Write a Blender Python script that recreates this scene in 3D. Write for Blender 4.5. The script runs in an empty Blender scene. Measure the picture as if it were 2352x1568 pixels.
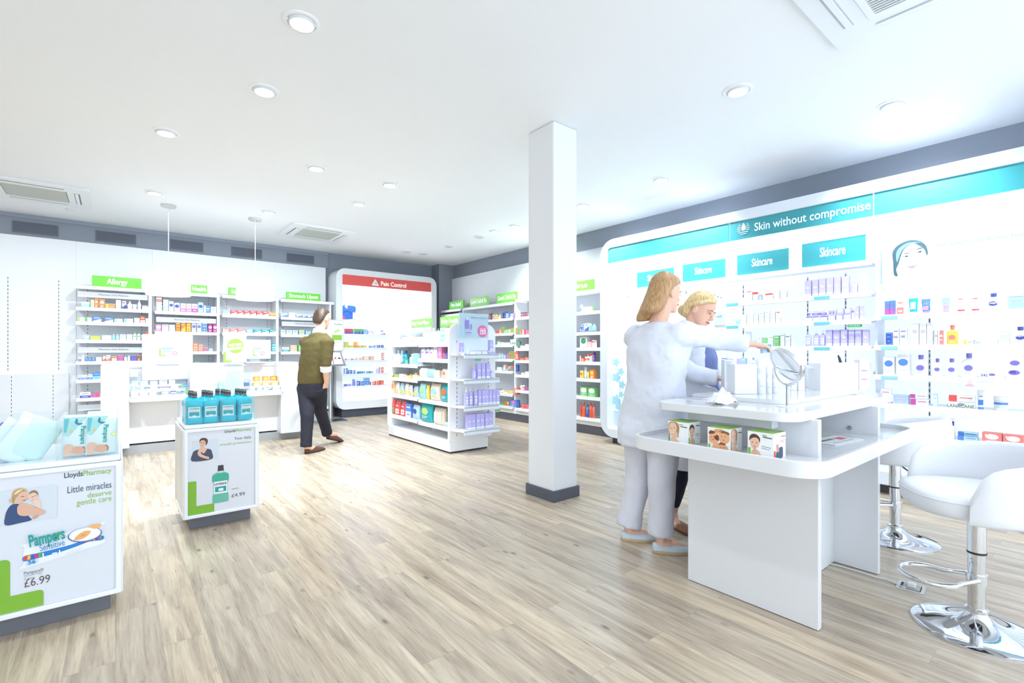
import bpy, bmesh, math, random
from mathutils import Vector, Matrix
random.seed(7)
sc = bpy.context.scene
COL = sc.collection
PI = math.pi
# ------------------------------------------------------------------ camera, world, big lights, exposure
FPX, YH, TH, EYE = 1123.0, 807.0, 0.6815, 1.2
CT, ST = math.cos(TH), math.sin(TH)
cam = bpy.data.objects.new('camera', bpy.data.cameras.new('camera'))
COL.objects.link(cam)
cam.location = (0, 0, EYE)
cam.rotation_euler = (PI / 2, 0, -TH)
cam.data.sensor_width = 36
cam.data.lens = 36 * FPX / 2352
cam.data.shift_y = (YH - 784) / 2352
cam.data.clip_start = 0.05
sc.camera = cam
sc.view_settings.view_transform = 'Standard'
sc.view_settings.look = 'None'
sc.view_settings.gamma = 1
sc.view_settings.use_curve_mapping = False
sc.view_settings.exposure = 0.94
w = bpy.data.worlds.new('world')
sc.world = w
w.use_nodes = True
w.node_tree.nodes['Background'].inputs[0].default_value = (0.77, 0.88, 1.0, 1)
w.node_tree.nodes['Background'].inputs[1].default_value = 1.55
sc.cycles.max_bounces = 8
sc.cycles.transparent_max_bounces = 16
HC = 3.04          # ceiling height
YA, XB = 9.25, 5.65  # the two far walls


def area_light(name, loc, rot, sx, sy, power, color=(1, 1, 1), spread=PI):
    l = bpy.data.lights.new(name, 'AREA')
    l.shape = 'RECTANGLE'; l.size = sx; l.size_y = sy; l.energy = power; l.color = color; l.spread = spread
    o = bpy.data.objects.new(name, l); COL.objects.link(o)
    o.location = loc; o.rotation_euler = rot
    return o


# LED strips that the lit wall units have behind their headers
area_light('skin_unit_light', (5.14, 1.9, 2.34), (0, math.radians(-20), 0), 0.10, 4.5, 12, (0.90, 0.96, 1.0))
area_light('pain_unit_light', (4.1, 8.93, 2.38), (math.radians(20), 0, 0), 1.7, 0.10, 14, (0.95, 0.98, 1.0))

# ------------------------------------------------------------------ photo geometry helpers (same pinhole as the camera)


def ray(u, v):
    a = (u - 1176) / FPX
    return (ST + a * CT, CT - a * ST, -(v - YH) / FPX)


def uy(u, y):
    d = ray(u, 0); return d[0] / d[1] * y


def ux(u, x):
    d = ray(u, 0); return d[1] / d[0] * x


def zy(u, v, y):
    d = ray(u, v); return EYE + d[2] * y / d[1]


def zx(u, v, x):
    d = ray(u, v); return EYE + d[2] * x / d[0]


def onz(u, v, z=0):
    d = ray(u, v); t = (z - EYE) / d[2]; return (d[0] * t, d[1] * t)


def mpp(x, y):
    return (x * ST + y * CT) / FPX


# ------------------------------------------------------------------ materials
def lin(c):
    return c / 12.92 if c <= 0.04045 else ((c + 0.055) / 1.055) ** 2.4


MATS = {}


def M(rgb, rough=0.5, metal=0.0, emit=0.0, k=1.0, trans=0.0, alpha=1.0, noise=0.0, coat=0.0, key=None):
    """rgb 0-255 as the thing looks in neutral light"""
    kk = (tuple(rgb), rough, metal, emit, k, trans, alpha, noise, coat)
    if kk in MATS: return MATS[kk]
    m = bpy.data.materials.new('surface'); m.use_nodes = True
    nt = m.node_tree; b = nt.nodes['Principled BSDF']
    c = [min(1, lin(v / 255) * k) for v in rgb] + [1]
    b.inputs['Base Color'].default_value = c
    b.inputs['Roughness'].default_value = rough
    b.inputs['Metallic'].default_value = metal
    if coat: b.inputs['Coat Weight'].default_value = coat
    if trans: b.inputs['Transmission Weight'].default_value = trans
    if alpha < 1: b.inputs['Alpha'].default_value = alpha
    if emit:
        b.inputs['Emission Color'].default_value = c; b.inputs['Emission Strength'].default_value = emit
    if noise or not (metal or trans or emit):
        n = nt.nodes.new('ShaderNodeTexNoise'); n.inputs['Scale'].default_value = 35; n.inputs['Detail'].default_value = 3
        mp = nt.nodes.new('ShaderNodeMapRange')
        a = noise or 0.02
        mp.inputs[3].default_value = 1 - a; mp.inputs[4].default_value = 1 + a * 0.5
        mx = nt.nodes.new('ShaderNodeVectorMath'); mx.operation = 'SCALE'
        mx.inputs[0].default_value = c[:3]
        nt.links.new(n.outputs[0], mp.inputs[0]); nt.links.new(mp.outputs[0], mx.inputs['Scale'])
        nt.links.new(mx.outputs[0], b.inputs['Base Color'])
    MATS[kk] = m
    return m


WHITE = M((236, 238, 241), 0.45)
PAINT = M((240, 242, 245), 0.7)
LAM = M((232, 235, 240), 0.18, coat=0.3)          # white laminate of the furniture
SHELFW = M((243, 245, 248), 0.4)
BACKSHADE = M((230, 234, 238), 0.6)  # shelf backs: shade between the shelves put into a darker colour
GREYW = M((143, 150, 162), 0.75)
PLINTH = M((98, 102, 114), 0.5)
CHROME = M((225, 228, 232), 0.06, 1.0)
STEEL = M((190, 195, 200), 0.25, 1.0)
DARK = M((45, 48, 55), 0.5)
LEDGLOW = M((240, 248, 255), 0.4, emit=1.1)
BACKLIT = M((232, 243, 255), 0.5, emit=0.30)
LAMPON = M((255, 252, 246), 0.4, emit=9)


def acrylic():
    m = bpy.data.materials.new('acrylic'); m.use_nodes = True
    nt = m.node_tree; b = nt.nodes['Principled BSDF']; out = nt.nodes['Material Output']
    b.inputs['Base Color'].default_value = (0.93, 0.98, 0.99, 1); b.inputs['Roughness'].default_value = 0.04
    tr = nt.nodes.new('ShaderNodeBsdfTransparent'); tr.inputs[0].default_value = (0.95, 0.98, 0.985, 1)
    mx = nt.nodes.new('ShaderNodeMixShader')
    fr = nt.nodes.new('ShaderNodeLayerWeight'); fr.inputs[0].default_value = 0.25
    mp = nt.nodes.new('ShaderNodeMapRange'); mp.inputs[3].default_value = 0.03; mp.inputs[4].default_value = 0.45
    nt.links.new(fr.outputs['Facing'], mp.inputs[0]); nt.links.new(mp.outputs[0], mx.inputs[0])
    nt.links.new(tr.outputs[0], mx.inputs[1]); nt.links.new(b.outputs[0], mx.inputs[2]); nt.links.new(mx.outputs[0], out.inputs[0])
    return m


ACRYL = acrylic()


def floor_mat():
    m = bpy.data.materials.new('wood_planks'); m.use_nodes = True
    nt = m.node_tree; N = nt.nodes.new; L = nt.links.new; b = nt.nodes['Principled BSDF']
    tc = N('ShaderNodeTexCoord')
    rot = N('ShaderNodeMapping'); rot.inputs['Rotation'].default_value = (0, 0, PI / 2)
    L(tc.outputs['Object'], rot.inputs[0])
    br = N('ShaderNodeTexBrick'); br.offset = 0.37; br.inputs['Scale'].default_value = 1
    br.inputs['Brick Width'].default_value = 1.22; br.inputs['Row Height'].default_value = 0.152
    br.inputs['Mortar Size'].default_value = 0.0012; br.inputs['Mortar Smooth'].default_value = 0.3
    br.inputs['Color1'].default_value = (0, 0, 0, 1); br.inputs['Color2'].default_value = (1, 1, 1, 1)
    br.inputs['Mortar'].default_value = (0.5, 0.5, 0.5, 1)
    L(rot.outputs[0], br.inputs['Vector'])
    # per plank offset for the grain
    off = N('ShaderNodeVectorMath'); off.operation = 'MULTIPLY_ADD'; off.inputs[1].default_value = (13, 7, 5)
    L(br.outputs['Color'], off.inputs[0]); L(rot.outputs[0], off.inputs[2])
    st = N('ShaderNodeMapping'); st.inputs['Scale'].default_value = (0.9, 11, 1)
    L(off.outputs[0], st.inputs[0])
    n1 = N('ShaderNodeTexNoise'); n1.inputs['Scale'].default_value = 1.6; n1.inputs['Detail'].default_value = 8; n1.inputs['Roughness'].default_value = 0.62; n1.inputs['Distortion'].default_value = 0.6
    L(st.outputs[0], n1.inputs[0])
    st2 = N('ShaderNodeMapping'); st2.inputs['Scale'].default_value = (5, 90, 1); L(off.outputs[0], st2.inputs[0])
    n2 = N('ShaderNodeTexNoise'); n2.inputs['Scale'].default_value = 1.5; n2.inputs['Detail'].default_value = 5; L(st2.outputs[0], n2.inputs[0])
    cr = N('ShaderNodeValToRGB'); e = cr.color_ramp.elements
    def C(r, g, bb): return (lin(r / 255), lin(g / 255), lin(bb / 255), 1)
    e[0].position = 0.24; e[0].color = C(158, 140, 122)
    e[1].position = 0.76; e[1].color = C(233, 218, 195)
    x = e.new(0.42); x.color = C(193, 175, 154)
    x = e.new(0.56); x.color = C(218, 201, 177)
    L(n1.outputs[0], cr.inputs[0])
    # plank to plank tone
    tone = N('ShaderNodeMix'); tone.data_type = 'RGBA'; tone.blend_type = 'MULTIPLY'; tone.inputs[0].default_value = 1
    tr = N('ShaderNodeValToRGB'); t = tr.color_ramp.elements
    t[0].color = (0.74, 0.73, 0.73, 1); t[1].color = (0.92, 0.89, 0.84, 1)
    x = t.new(0.5); x.color = (0.84, 0.855, 0.86, 1)
    L(br.outputs['Color'], tr.inputs[0]); L(cr.outputs[0], tone.inputs[6]); L(tr.outputs[0], tone.inputs[7])
    fg = N('ShaderNodeMix'); fg.data_type = 'RGBA'; fg.blend_type = 'MULTIPLY'; fg.inputs[0].default_value = 1
    fm = N('ShaderNodeMapRange'); fm.inputs[1].default_value = 0.35; fm.inputs[2].default_value = 0.65; fm.inputs[3].default_value = 0.86; fm.inputs[4].default_value = 1.05
    L(n2.outputs[0], fm.inputs[0]); L(tone.outputs[2], fg.inputs[6]); L(fm.outputs[0], fg.inputs[7])
    # knots and cracks
    st3 = N('ShaderNodeMapping'); st3.inputs['Scale'].default_value = (2.2, 5.0, 1); L(off.outputs[0], st3.inputs[0])
    vo = N('ShaderNodeTexVoronoi'); vo.inputs['Scale'].default_value = 1.3; L(st3.outputs[0], vo.inputs[0])
    kr = N('ShaderNodeMapRange'); kr.inputs[1].default_value = 0.035; kr.inputs[2].default_value = 0.10; kr.inputs[3].default_value = 0.42; kr.inputs[4].default_value = 1
    L(vo.outputs['Distance'], kr.inputs[0])
    kn = N('ShaderNodeMix'); kn.data_type = 'RGBA'; kn.blend_type = 'MULTIPLY'; kn.inputs[0].default_value = 1
    L(fg.outputs[2], kn.inputs[6]); L(kr.outputs[0], kn.inputs[7])
    mo = N('ShaderNodeMix'); mo.data_type = 'RGBA'; mo.inputs[7].default_value = C(140, 128, 116)
    mf = N('ShaderNodeMath'); mf.operation = 'MULTIPLY'; mf.inputs[1].default_value = 0.6
    L(br.outputs['Fac'], mf.inputs[0]); L(mf.outputs[0], mo.inputs[0]); L(kn.outputs[2], mo.inputs[6])
    L(mo.outputs[2], b.inputs['Base Color'])
    rr = N('ShaderNodeMapRange'); rr.inputs[3].default_value = 0.22; rr.inputs[4].default_value = 0.38
    L(n2.outputs[0], rr.inputs[0]); L(rr.outputs[0], b.inputs['Roughness'])
    b.inputs['Specular IOR Level'].default_value = 0.6
    bu = N('ShaderNodeBump'); bu.inputs['Strength'].default_value = 0.12; bu.inputs['Distance'].default_value = 0.002
    L(n2.outputs[0], bu.inputs['Height']); L(bu.outputs[0], b.inputs['Normal'])
    return m


# ------------------------------------------------------------------ mesh builder
class MB:
    def __init__(s, o=(0, 0, 0)):
        s.v, s.f, s.m, s.mats, s.o = [], [], [], [], Vector(o)

    def mi(s, mat):
        if mat not in s.mats: s.mats.append(mat)
        return s.mats.index(mat)

    def add(s, vs, fs, mat):
        b = len(s.v); k = s.mi(mat)
        s.v += [tuple(Vector(p) - s.o) for p in vs]
        s.f += [tuple(b + i for i in f) for f in fs]; s.m += [k] * len(fs)
        return s

    def box(s, a, b, mat=WHITE):
        x0, y0, z0 = a; x1, y1, z1 = b
        return s.add([(x0, y0, z0), (x1, y0, z0), (x1, y1, z0), (x0, y1, z0), (x0, y0, z1), (x1, y0, z1), (x1, y1, z1), (x0, y1, z1)],
                     [(0, 3, 2, 1), (4, 5, 6, 7), (0, 1, 5, 4), (1, 2, 6, 5), (2, 3, 7, 6), (3, 0, 4, 7)], mat)

    def prism(s, pts, d0, d1, mat=WHITE, axis='z'):
        """pts a 2D outline; axis z: (x,y) outline, y: (x,z) outline, x: (y,z) outline"""
        def q(p, d):
            return (p[0], p[1], d) if axis == 'z' else (p[0], d, p[1]) if axis == 'y' else (d, p[0], p[1])
        n = len(pts)
        vs = [q(p, d0) for p in pts] + [q(p, d1) for p in pts]
        fs = [tuple(range(n))[::-1], tuple(range(n, 2 * n))] + [(i, (i + 1) % n, n + (i + 1) % n, n + i) for i in range(n)]
        return s.add(vs, fs, mat)

    def ring(s, outer, inner, d0, d1, mat=WHITE, axis='y'):
        """frame between two outlines with the same number of points"""
        def q(p, d):
            return (p[0], p[1], d) if axis == 'z' else (p[0], d, p[1]) if axis == 'y' else (d, p[0], p[1])
        n = len(outer)
        vs = [q(p, d0) for p in outer] + [q(p, d0) for p in inner] + [q(p, d1) for p in outer] + [q(p, d1) for p in inner]
        fs = []
        for i in range(n):
            j = (i + 1) % n
            fs += [(i, j, n + j, n + i), (2 * n + i, 3 * n + i, 3 * n + j, 2 * n + j), (i, 2 * n + i, 2 * n + j, j), (n + i, n + j, 3 * n + j, 3 * n + i)]
        return s.add(vs, fs, mat)

    def loft(s, rings, mat=WHITE, caps=True, closed=True):
        n = len(rings[0]); vs = [p for r in rings for p in r]; fs = []
        for k in range(len(rings) - 1):
            for i in range(n if closed else n - 1):
                j = (i + 1) % n
                fs.append((k * n + i, k * n + j, (k + 1) * n + j, (k + 1) * n + i))
        if caps:
            fs.append(tuple(range(n))[::-1]); fs.append(tuple((len(rings) - 1) * n + i for i in range(n)))
        return s.add(vs, fs, mat)

    def lathe(s, prof, mat=WHITE, n=24, c=(0, 0, 0), sx=1, sy=1, caps=True):
        return s.loft([[(c[0] + r * sx * math.cos(2 * PI * i / n), c[1] + r * sy * math.sin(2 * PI * i / n), c[2] + z) for i in range(n)] for r, z in prof], mat, caps)

    def tube(s, path, rad, mat=WHITE, n=10, caps=True, flat=1.0):
        P = [Vector(p) for p in path]; rings = []
        up0 = None
        for i, p in enumerate(P):
            t = (P[min(i + 1, len(P) - 1)] - P[max(i - 1, 0)]).normalized()
            if up0 is None:
                a = Vector((0, 0, 1)) if abs(t.z) < 0.9 else Vector((0, 1, 0))
            else: a = up0
            b = t.cross(a).normalized(); a = b.cross(t).normalized(); up0 = a
            r = rad[i] if isinstance(rad, (list, tuple)) else rad
            rings.append([tuple(p + b * r * math.cos(2 * PI * k / n) + a * r * flat * math.sin(2 * PI * k / n)) for k in range(n)])
        return s.loft(rings, mat, caps)

    def sphere(s, c, r, mat=WHITE, n=16, m=10):
        rx, ry, rz = r if isinstance(r, tuple) else (r, r, r)
        rings = []
        for k in range(m + 1):
            a = -PI / 2 + PI * k / m
            cc = max(math.cos(a), 0.02)
            rings.append([(c[0] + rx * cc * math.cos(2 * PI * i / n), c[1] + ry * cc * math.sin(2 * PI * i / n), c[2] + rz * math.sin(a)) for i in range(n)])
        return s.loft(rings, mat)

    def build(s, name, parent=None, smooth=None, bevel=0, loc=None, rotz=0, label=None, remesh=0, subsurf=0, sm_iter=0, seg=2):
        me = bpy.data.meshes.new(name)
        me.from_pydata(s.v, [], s.f)
        for m in s.mats: me.materials.append(m)
        me.polygons.foreach_set('material_index', s.m)
        me.update()
        o = bpy.data.objects.new(name, me); COL.objects.link(o)
        if parent: o.parent = parent
        if loc: o.location = loc
        if rotz: o.rotation_euler = (0, 0, rotz)
        if remesh:
            r = o.modifiers.new('remesh', 'REMESH'); r.mode = 'VOXEL'; r.voxel_size = remesh; r.use_smooth_shade = True
            if sm_iter:
                q = o.modifiers.new('smooth', 'SMOOTH'); q.iterations = sm_iter; q.factor = 0.5
        if smooth is not None:
            me.polygons.foreach_set('use_smooth', [True] * len(me.polygons))
            if smooth > 0: me.set_sharp_from_angle(angle=math.radians(smooth))
        if bevel:
            q = o.modifiers.new('bevel', 'BEVEL'); q.width = bevel; q.segments = seg; q.limit_method = 'ANGLE'; q.angle_limit = math.radians(40)
        if subsurf:
            q = o.modifiers.new('sub', 'SUBSURF'); q.levels = subsurf; q.render_levels = subsurf
        if label: o['label'] = label
        return o


def rrect(x0, z0, x1, z1, r, n=6):
    """rounded rectangle outline, counter-clockwise"""
    if not isinstance(r, (list, tuple)): r = [r] * 4
    pts = []
    for (cx, cz, a0, rr) in ((x1 - r[0], z0 + r[0], -90, r[0]), (x1 - r[1], z1 - r[1], 0, r[1]), (x0 + r[2], z1 - r[2], 90, r[2]), (x0 + r[3], z0 + r[3], 180, r[3])):
        for i in range(n + 1):
            a = math.radians(a0 + 90 * i / n); pts.append((cx + rr * math.cos(a), cz + rr * math.sin(a)))
    return pts


def ell(cx, cz, rx, rz, n=20, rot=0):
    c, s_ = math.cos(rot), math.sin(rot)
    return [(cx + rx * math.cos(2 * PI * i / n) * c - rz * math.sin(2 * PI * i / n) * s_, cz + rx * math.cos(2 * PI * i / n) * s_ + rz * math.sin(2 * PI * i / n) * c) for i in range(n)]


def spline(pts, k=5):
    """closed Catmull-Rom through 2D points"""
    n = len(pts); out = []
    for i in range(n):
        p0, p1, p2, p3 = pts[i - 1], pts[i], pts[(i + 1) % n], pts[(i + 2) % n]
        for j in range(k):
            t = j / k
            out.append(tuple(0.5 * (2 * p1[a] + (p2[a] - p0[a]) * t + (2 * p0[a] - 5 * p1[a] + 4 * p2[a] - p3[a]) * t * t + (3 * p1[a] - p0[a] - 3 * p2[a] + p3[a]) * t ** 3) for a in (0, 1)))
    return out


USED = {}


def tag(o, label, cat, group=None):
    label = ' '.join(label.split())
    if len(label.split()) > 16: label = label.replace(' from the left', ' from left')
    if len(label.split()) > 16: label = label.replace('on the ', 'on ').replace(' of the ', ' of ').replace(' the ', ' ')
    o['label'] = label; o['category'] = cat
    if group: o['group'] = group
    USED.setdefault(label, []).append(o.name)
    return o


def thing(name, loc, label, cat, group=None, rotz=0):
    o = bpy.data.objects.new(name, None); COL.objects.link(o)
    o.location = loc; o.rotation_euler = (0, 0, rotz); o.empty_display_size = 0.05
    return tag(o, label, cat, group)


def struct(name, mb, **k):
    o = mb.build(name, **k); o['kind'] = 'structure'; return o


_txt = {}


def text(body, mat, parent, x=0, y=0, z=0, w=None, h=None, size=0.1, align='LEFT', bold=0.0, name='lettering', rotz=0, roty=0, ext=0.0004, label=None, space=1.0):
    """flat lettering standing in the local xz plane, facing -y; w/h fit the width and the cap height"""
    key = (body, bold, space)
    if key not in _txt:
        cu = bpy.data.curves.new('t', 'FONT'); cu.body = body; cu.size = 1; cu.offset = bold; cu.extrude = 0; cu.resolution_u = 3; cu.space_character = space
        t = bpy.data.objects.new('t', cu)
        me = t.to_mesh()
        vs = [v.co.copy() for v in me.vertices]; fs = [tuple(p.vertices) for p in me.polygons]
        t.to_mesh_clear(); bpy.data.objects.remove(t); bpy.data.curves.remove(cu)
        _txt[key] = (vs, fs)
    vs, fs = _txt[key]
    x0 = min(v.x for v in vs); x1 = max(v.x for v in vs)
    sx = size
    if w: sx = w / (x1 - x0)
    sz = sx if not h else h / 0.73
    if h and not w: sx = sz
    ax = {'LEFT': x0, 'CENTER': (x0 + x1) / 2, 'RIGHT': x1}[align]
    mb = MB()
    mb.add([((v.x - ax) * sx, -ext, v.y * sz) for v in vs], fs, mat)
    o = mb.build(name, parent, loc=(x, y, z))
    o.rotation_euler = (0, roty, rotz)
    if label: o['label'] = label
    return o


def art(parent, shapes, name='print', x=0, y=0, z=0, s=1.0, rotz=0, label=None, step=0.0004, sx=None):
    """flat printed picture: list of (rgb or material, outline) in the local xz plane, each laid over the last"""
    mb = MB(); n = 0
    for c, pts in shapes:
        m = c if not isinstance(c, tuple) else M(c, 0.5)
        n += 1
        mb.add([(p[0] * (sx or s), -step * n, p[1] * s) for p in pts], [tuple(range(len(pts)))], m)
    o = mb.build(name, parent, loc=(x, y, z), rotz=rotz)
    if label: o['label'] = label
    return o
# ------------------------------------------------------------------ the shell
FLOORM = floor_mat()
struct('floor', MB().box((-5, -2.2, -0.05), (6.2, 9.8, 0), FLOORM))
CEILM = M((247, 250, 253), 0.8)
struct('ceiling', MB().box((-5, -2.2, HC), (6.2, 9.8, HC + 0.1), CEILM))
struct('wall_left', MB().box((-5, YA, 0), (XB + 0.2, YA + 0.12, HC), GREYW))
struct('wall_right', MB().box((XB, -2.2, 0), (XB + 0.12, YA, HC), GREYW))
struct('wall_side', MB().box((-5.1, -2.2, 0), (-5, YA, HC), PAINT))
struct('trim_1', MB().box((5.282, 8.945, 0), (XB, YA, HC), GREYW), bevel=0.004)          # pilaster in the far corner
struct('trim_2', MB().box((-5, 9.20, 2.742), (3.06, YA, HC), GREYW))                     # bulkhead over the medicine bays
struct('trim_3', MB().box((-5, 9.185, 2.985), (3.06, 9.20, HC), M((150, 158, 172), 0.7)))
mb = MB().box((2.71, 2.815, 0), (2.98, 3.125, HC), PAINT)
struct('pillar', mb, bevel=0.012)
struct('baseboard_pillar', MB().ring([(2.695, 2.80), (2.995, 2.80), (2.995, 3.14), (2.695, 3.14)], [(2.71, 2.815), (2.98, 2.815), (2.98, 3.125), (2.71, 3.125)], 0, 0.09, M((88, 92, 104), 0.45), 'z'), bevel=0.003)
# air grilles in the bulkhead
for i, (a, b) in enumerate([(-1.066, -0.608), (-0.223, 0.242), (0.653, 1.094), (1.486, 1.951), (2.342, 2.811)]):
    t = thing('air_grille', (0.5 * (a + b), 9.2, 2.78), ['dark grey air grille in the grey bulkhead, leftmost of the five', 'dark grey bulkhead air grille above the Allergy sign', 'dark grey bulkhead air grille between the two hanging lamp cords', 'dark grey bulkhead air grille behind the right lamp cord', 'dark grey bulkhead air grille nearest the red lit unit'][i], 'air vent', 'air grilles in the grey bulkhead')
    g = MB(t.location); VG = M((112, 118, 132), 0.6)
    g.ring([(a, 2.785), (b, 2.785), (b, 2.938), (a, 2.938)], [(a + .012, 2.797), (b - .012, 2.797), (b - .012, 2.926), (a + .012, 2.926)], 9.188, 9.2, VG)
    g.build('frame', t)
    g = MB(t.location); g.box((a + .012, 9.196, 2.797), (b - .012, 9.1995, 2.926), M((95, 100, 114), 0.6))
    for k in range(8):
        z = 2.803 + k * 0.0155
        g.box((a + .012, 9.189, z), (b - .012, 9.196, z + 0.006), VG)
    g.build('slats', t)

# ------------------------------------------------------------------ downlights
LP = [(0.808, 2.859, 'round ceiling downlight, largest and brightest, at the top of the picture', 1), (0.814, 3.774, 'round ceiling downlight second nearest on the left side of the ceiling', 1), (0.329, 5.012, 'round ceiling downlight above the left air conditioner side, towards the Allergy bay', 1),
      (1.561, 5.039, 'round ceiling downlight in the middle of the left ceiling, above the hanging lamps', 1), (2.344, 5.027, 'tilted round ceiling downlight right of the middle air conditioner', 1), (0.351, 6.985, 'round ceiling downlight just left of the left lamp cord', 1),
      (2.349, 5.92, 'small tilted ceiling downlight above the middle air conditioner', 1), (1.571, 7.014, 'round ceiling downlight just right of the right lamp cord', 1), (4.498, 5.957, 'small lit ceiling downlight left of the pillar', 1), (4.539, 5.525, 'small tilted ceiling downlight touching the pillar on its left', 1),
      (4.55, 4.205, 'tilted ceiling downlight just right of the pillar', 1), (4.521, 3.051, 'tilted ceiling downlight above the left end of the teal header', 1), (3.406, 1.672, 'round ceiling downlight nearest on the right side of the ceiling', 1), (4.498, 1.044, 'tilted ceiling downlight below the large air conditioner corner', 1),
      (4.525, 6.408, 'unlit ceiling downlight left of the small lit one', 0), (4.15, 8.202, 'unlit ceiling downlight nearest the red header', 0), (4.49, 8.183, 'unlit ceiling downlight nearest the far corner pilaster', 0), (4.517, 7.331, 'unlit ceiling downlight third from the far corner', 0)]
SPOTPOW = 90
LP += [(-1.1, 5.0, 'round ceiling downlight outside the picture to the left, before the counters', 1), (-1.1, 2.9, 'round ceiling downlight outside the picture on the near left', 1), (-1.3, 7.0, 'round ceiling downlight outside the picture, far left', 1), (.8, .9, 'added unseen ceiling downlight above the camera', 1), (2.6, -.9, 'added unseen ceiling downlight behind the camera', 1)]  # unseen downlights, added to help light the left and near side
for (x, y, lab, on) in LP:
    t = thing('downlight', (x, y, HC), lab, 'downlight', 'ceiling downlights')
    mb = MB(); RW = M((246, 248, 250), 0.3)
    mb.lathe([(0.097, 0), (0.097, -0.006), (0.088, -0.010), (0.078, -0.009), (0.074, 0.0)], RW, 32, caps=False); mb.build('trim_ring', t, smooth=40)
    mb = MB(); mb.lathe([(0.074, -0.0005), (0.070, -0.014), (0.062, -0.020), (0.058, -0.012)], M((225, 230, 235), 0.3), 32, caps=False); mb.build('gimbal', t, smooth=40)
    mb = MB(); mb.lathe([(0.058, -0.013), (0.03, -0.018), (0.004, -0.019)], LAMPON if on else M((200, 205, 212), 0.3), 32); mb.build('lamp', t, smooth=40)
    if on:
        l = bpy.data.lights.new('spot', 'SPOT'); far = y > 4.0 or x > 4.0; l.energy = (120 if x > 4 else 62 if y > 6.5 else 100 if y > 5.5 else 140) if far else 26; l.spot_size = math.radians((100 if x > 4 else 116) if x > 4 or y > 5.5 else 128); l.spot_blend = 0.9; l.shadow_soft_size = 0.06; l.color = (0.87, 0.94, 1.0)
        o = bpy.data.objects.new('spot_light', l); COL.objects.link(o); o.parent = t; o.location = (0, 0, -0.03)
        if x > 4.0: o.rotation_euler = (0, math.radians(-38), 0)
        elif y > 4.0: o.rotation_euler = (math.radians(40 if y > 5.5 else 18), 0, 0)

# ------------------------------------------------------------------ ceiling air conditioners
def cassette(cx, cy, lab, grille):
    S = 0.475
    t = thing('ceiling_air_conditioner', (cx, cy, HC), lab, 'air conditioner', 'ceiling cassette air conditioners')
    W2 = M((240, 244, 247), 0.35)
    mb = MB(); mb.ring(rrect(-S, -S, S, S, 0.03, 3), rrect(-.27, -.27, .27, .27, 0.0001, 3), -0.028, 0, W2, 'z'); mb.build('fascia', t, bevel=0.004)
    mb = MB(); mb.box((-.268, -.268, -0.020), (.268, .268, -0.004), M((150, 155, 150), 0.5) if not grille else M((12, 12, 15), .7))
    if not grille:
        for k in range(30): mb.box((-.262, -.262 + k * .0178, -.026), (.262, -.250 + k * .0178, -.020), M((205, 208, 200), 0.5))
    mb.build('intake', t)
    if grille:
        mb = MB(); mb.ring(rrect(-.268, -.268, .268, .268, 0.02, 3), rrect(-.235, -.235, .235, .235, 0.005, 3), -0.034, -0.02, W2, 'z')
        for k in range(21): mb.box((-.235 + k * .0225, -.235, -.034), (-.235 + k * .0225 + .008, .235, -.026), W2)
        mb.build('grille', t)
    for k in range(4):
        mb = MB(); SL = M((118, 116, 108), 0.6)
        mb.box((-.255, .335, -0.030), (.255, .385, -0.027), SL if not grille else M((190, 198, 206), 0.5))
        mb.box((-.255, .342, -0.036), (.255, .372, -0.030), W2)
        o = mb.build('air_flap', t); o.rotation_euler = (0, 0, k * PI / 2)
    return t
cassette(-0.705, 7.79, 'white cassette air conditioner at the left edge of the ceiling', False)
cassette(2.43, 7.81, 'white cassette air conditioner above the Stomach Upset sign, smallest in view', False)
cassette(2.925, 0.575, 'large white cassette air conditioner with slatted grille at the top right', True)
mb = MB(); mb.lathe([(0.055, 0), (0.055, -0.012), (0.03, -0.018), (0.002, -0.018)], M((235, 238, 242), .4), 24)
tag(mb.build('smoke_detector', loc=(-0.45, 8.52, HC), smooth=40), 'flat white ceiling disc below the left air conditioner', 'detector')

# ------------------------------------------------------------------ the two pendant lamps
for (x, y, z0, z1, lab) in ((0.519, 7.498, 1.905, 2.185, 'white drum pendant lamp hanging left, before the Women\'s Health sign'), (1.504, 7.504, 1.912, 2.18, 'white drum pendant lamp hanging right, hiding the Stomach sign middle')):
    t = thing('pendant_lamp', (x, y, HC), lab, 'lamp', 'drum pendant lamps')
    MB().lathe([(0.082, 0), (0.082, -0.022), (0.078, -0.028), (0.002, -0.028)], M((205, 206, 202), .4), 28).build('ceiling_rose', t, smooth=40)
    MB().tube([(0, 0, -0.02), (0, 0, z1 - HC)], 0.005, M((185, 188, 188), .5), 8).build('cord', t, smooth=60)
    SH = M((246, 249, 252), 0.7, emit=0.2)
    a, b = z0 - HC, z1 - HC
    MB().lathe([(0.235, a), (0.235, b), (0.231, b), (0.231, a)], SH, 48, caps=False).build('lamp_shade', t, smooth=40)
    MB().prism(ell(0, 0, .225, .225, 40), a + .012, a + .016, M((250, 252, 255), .5, emit=.6), 'z').build('diffuser', t)
    mb = MB(); mb.tube([(0, 0, b), (0, 0, a + 0.14)], 0.02, WHITE, 12); mb.tube([(-0.23, 0, b - .005), (0.23, 0, b - .005)], .003, STEEL, 6); mb.tube([(0, -0.23, b - .005), (0, 0.23, b - .005)], .003, STEEL, 6); mb.build('fitting', t, smooth=60)
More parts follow.
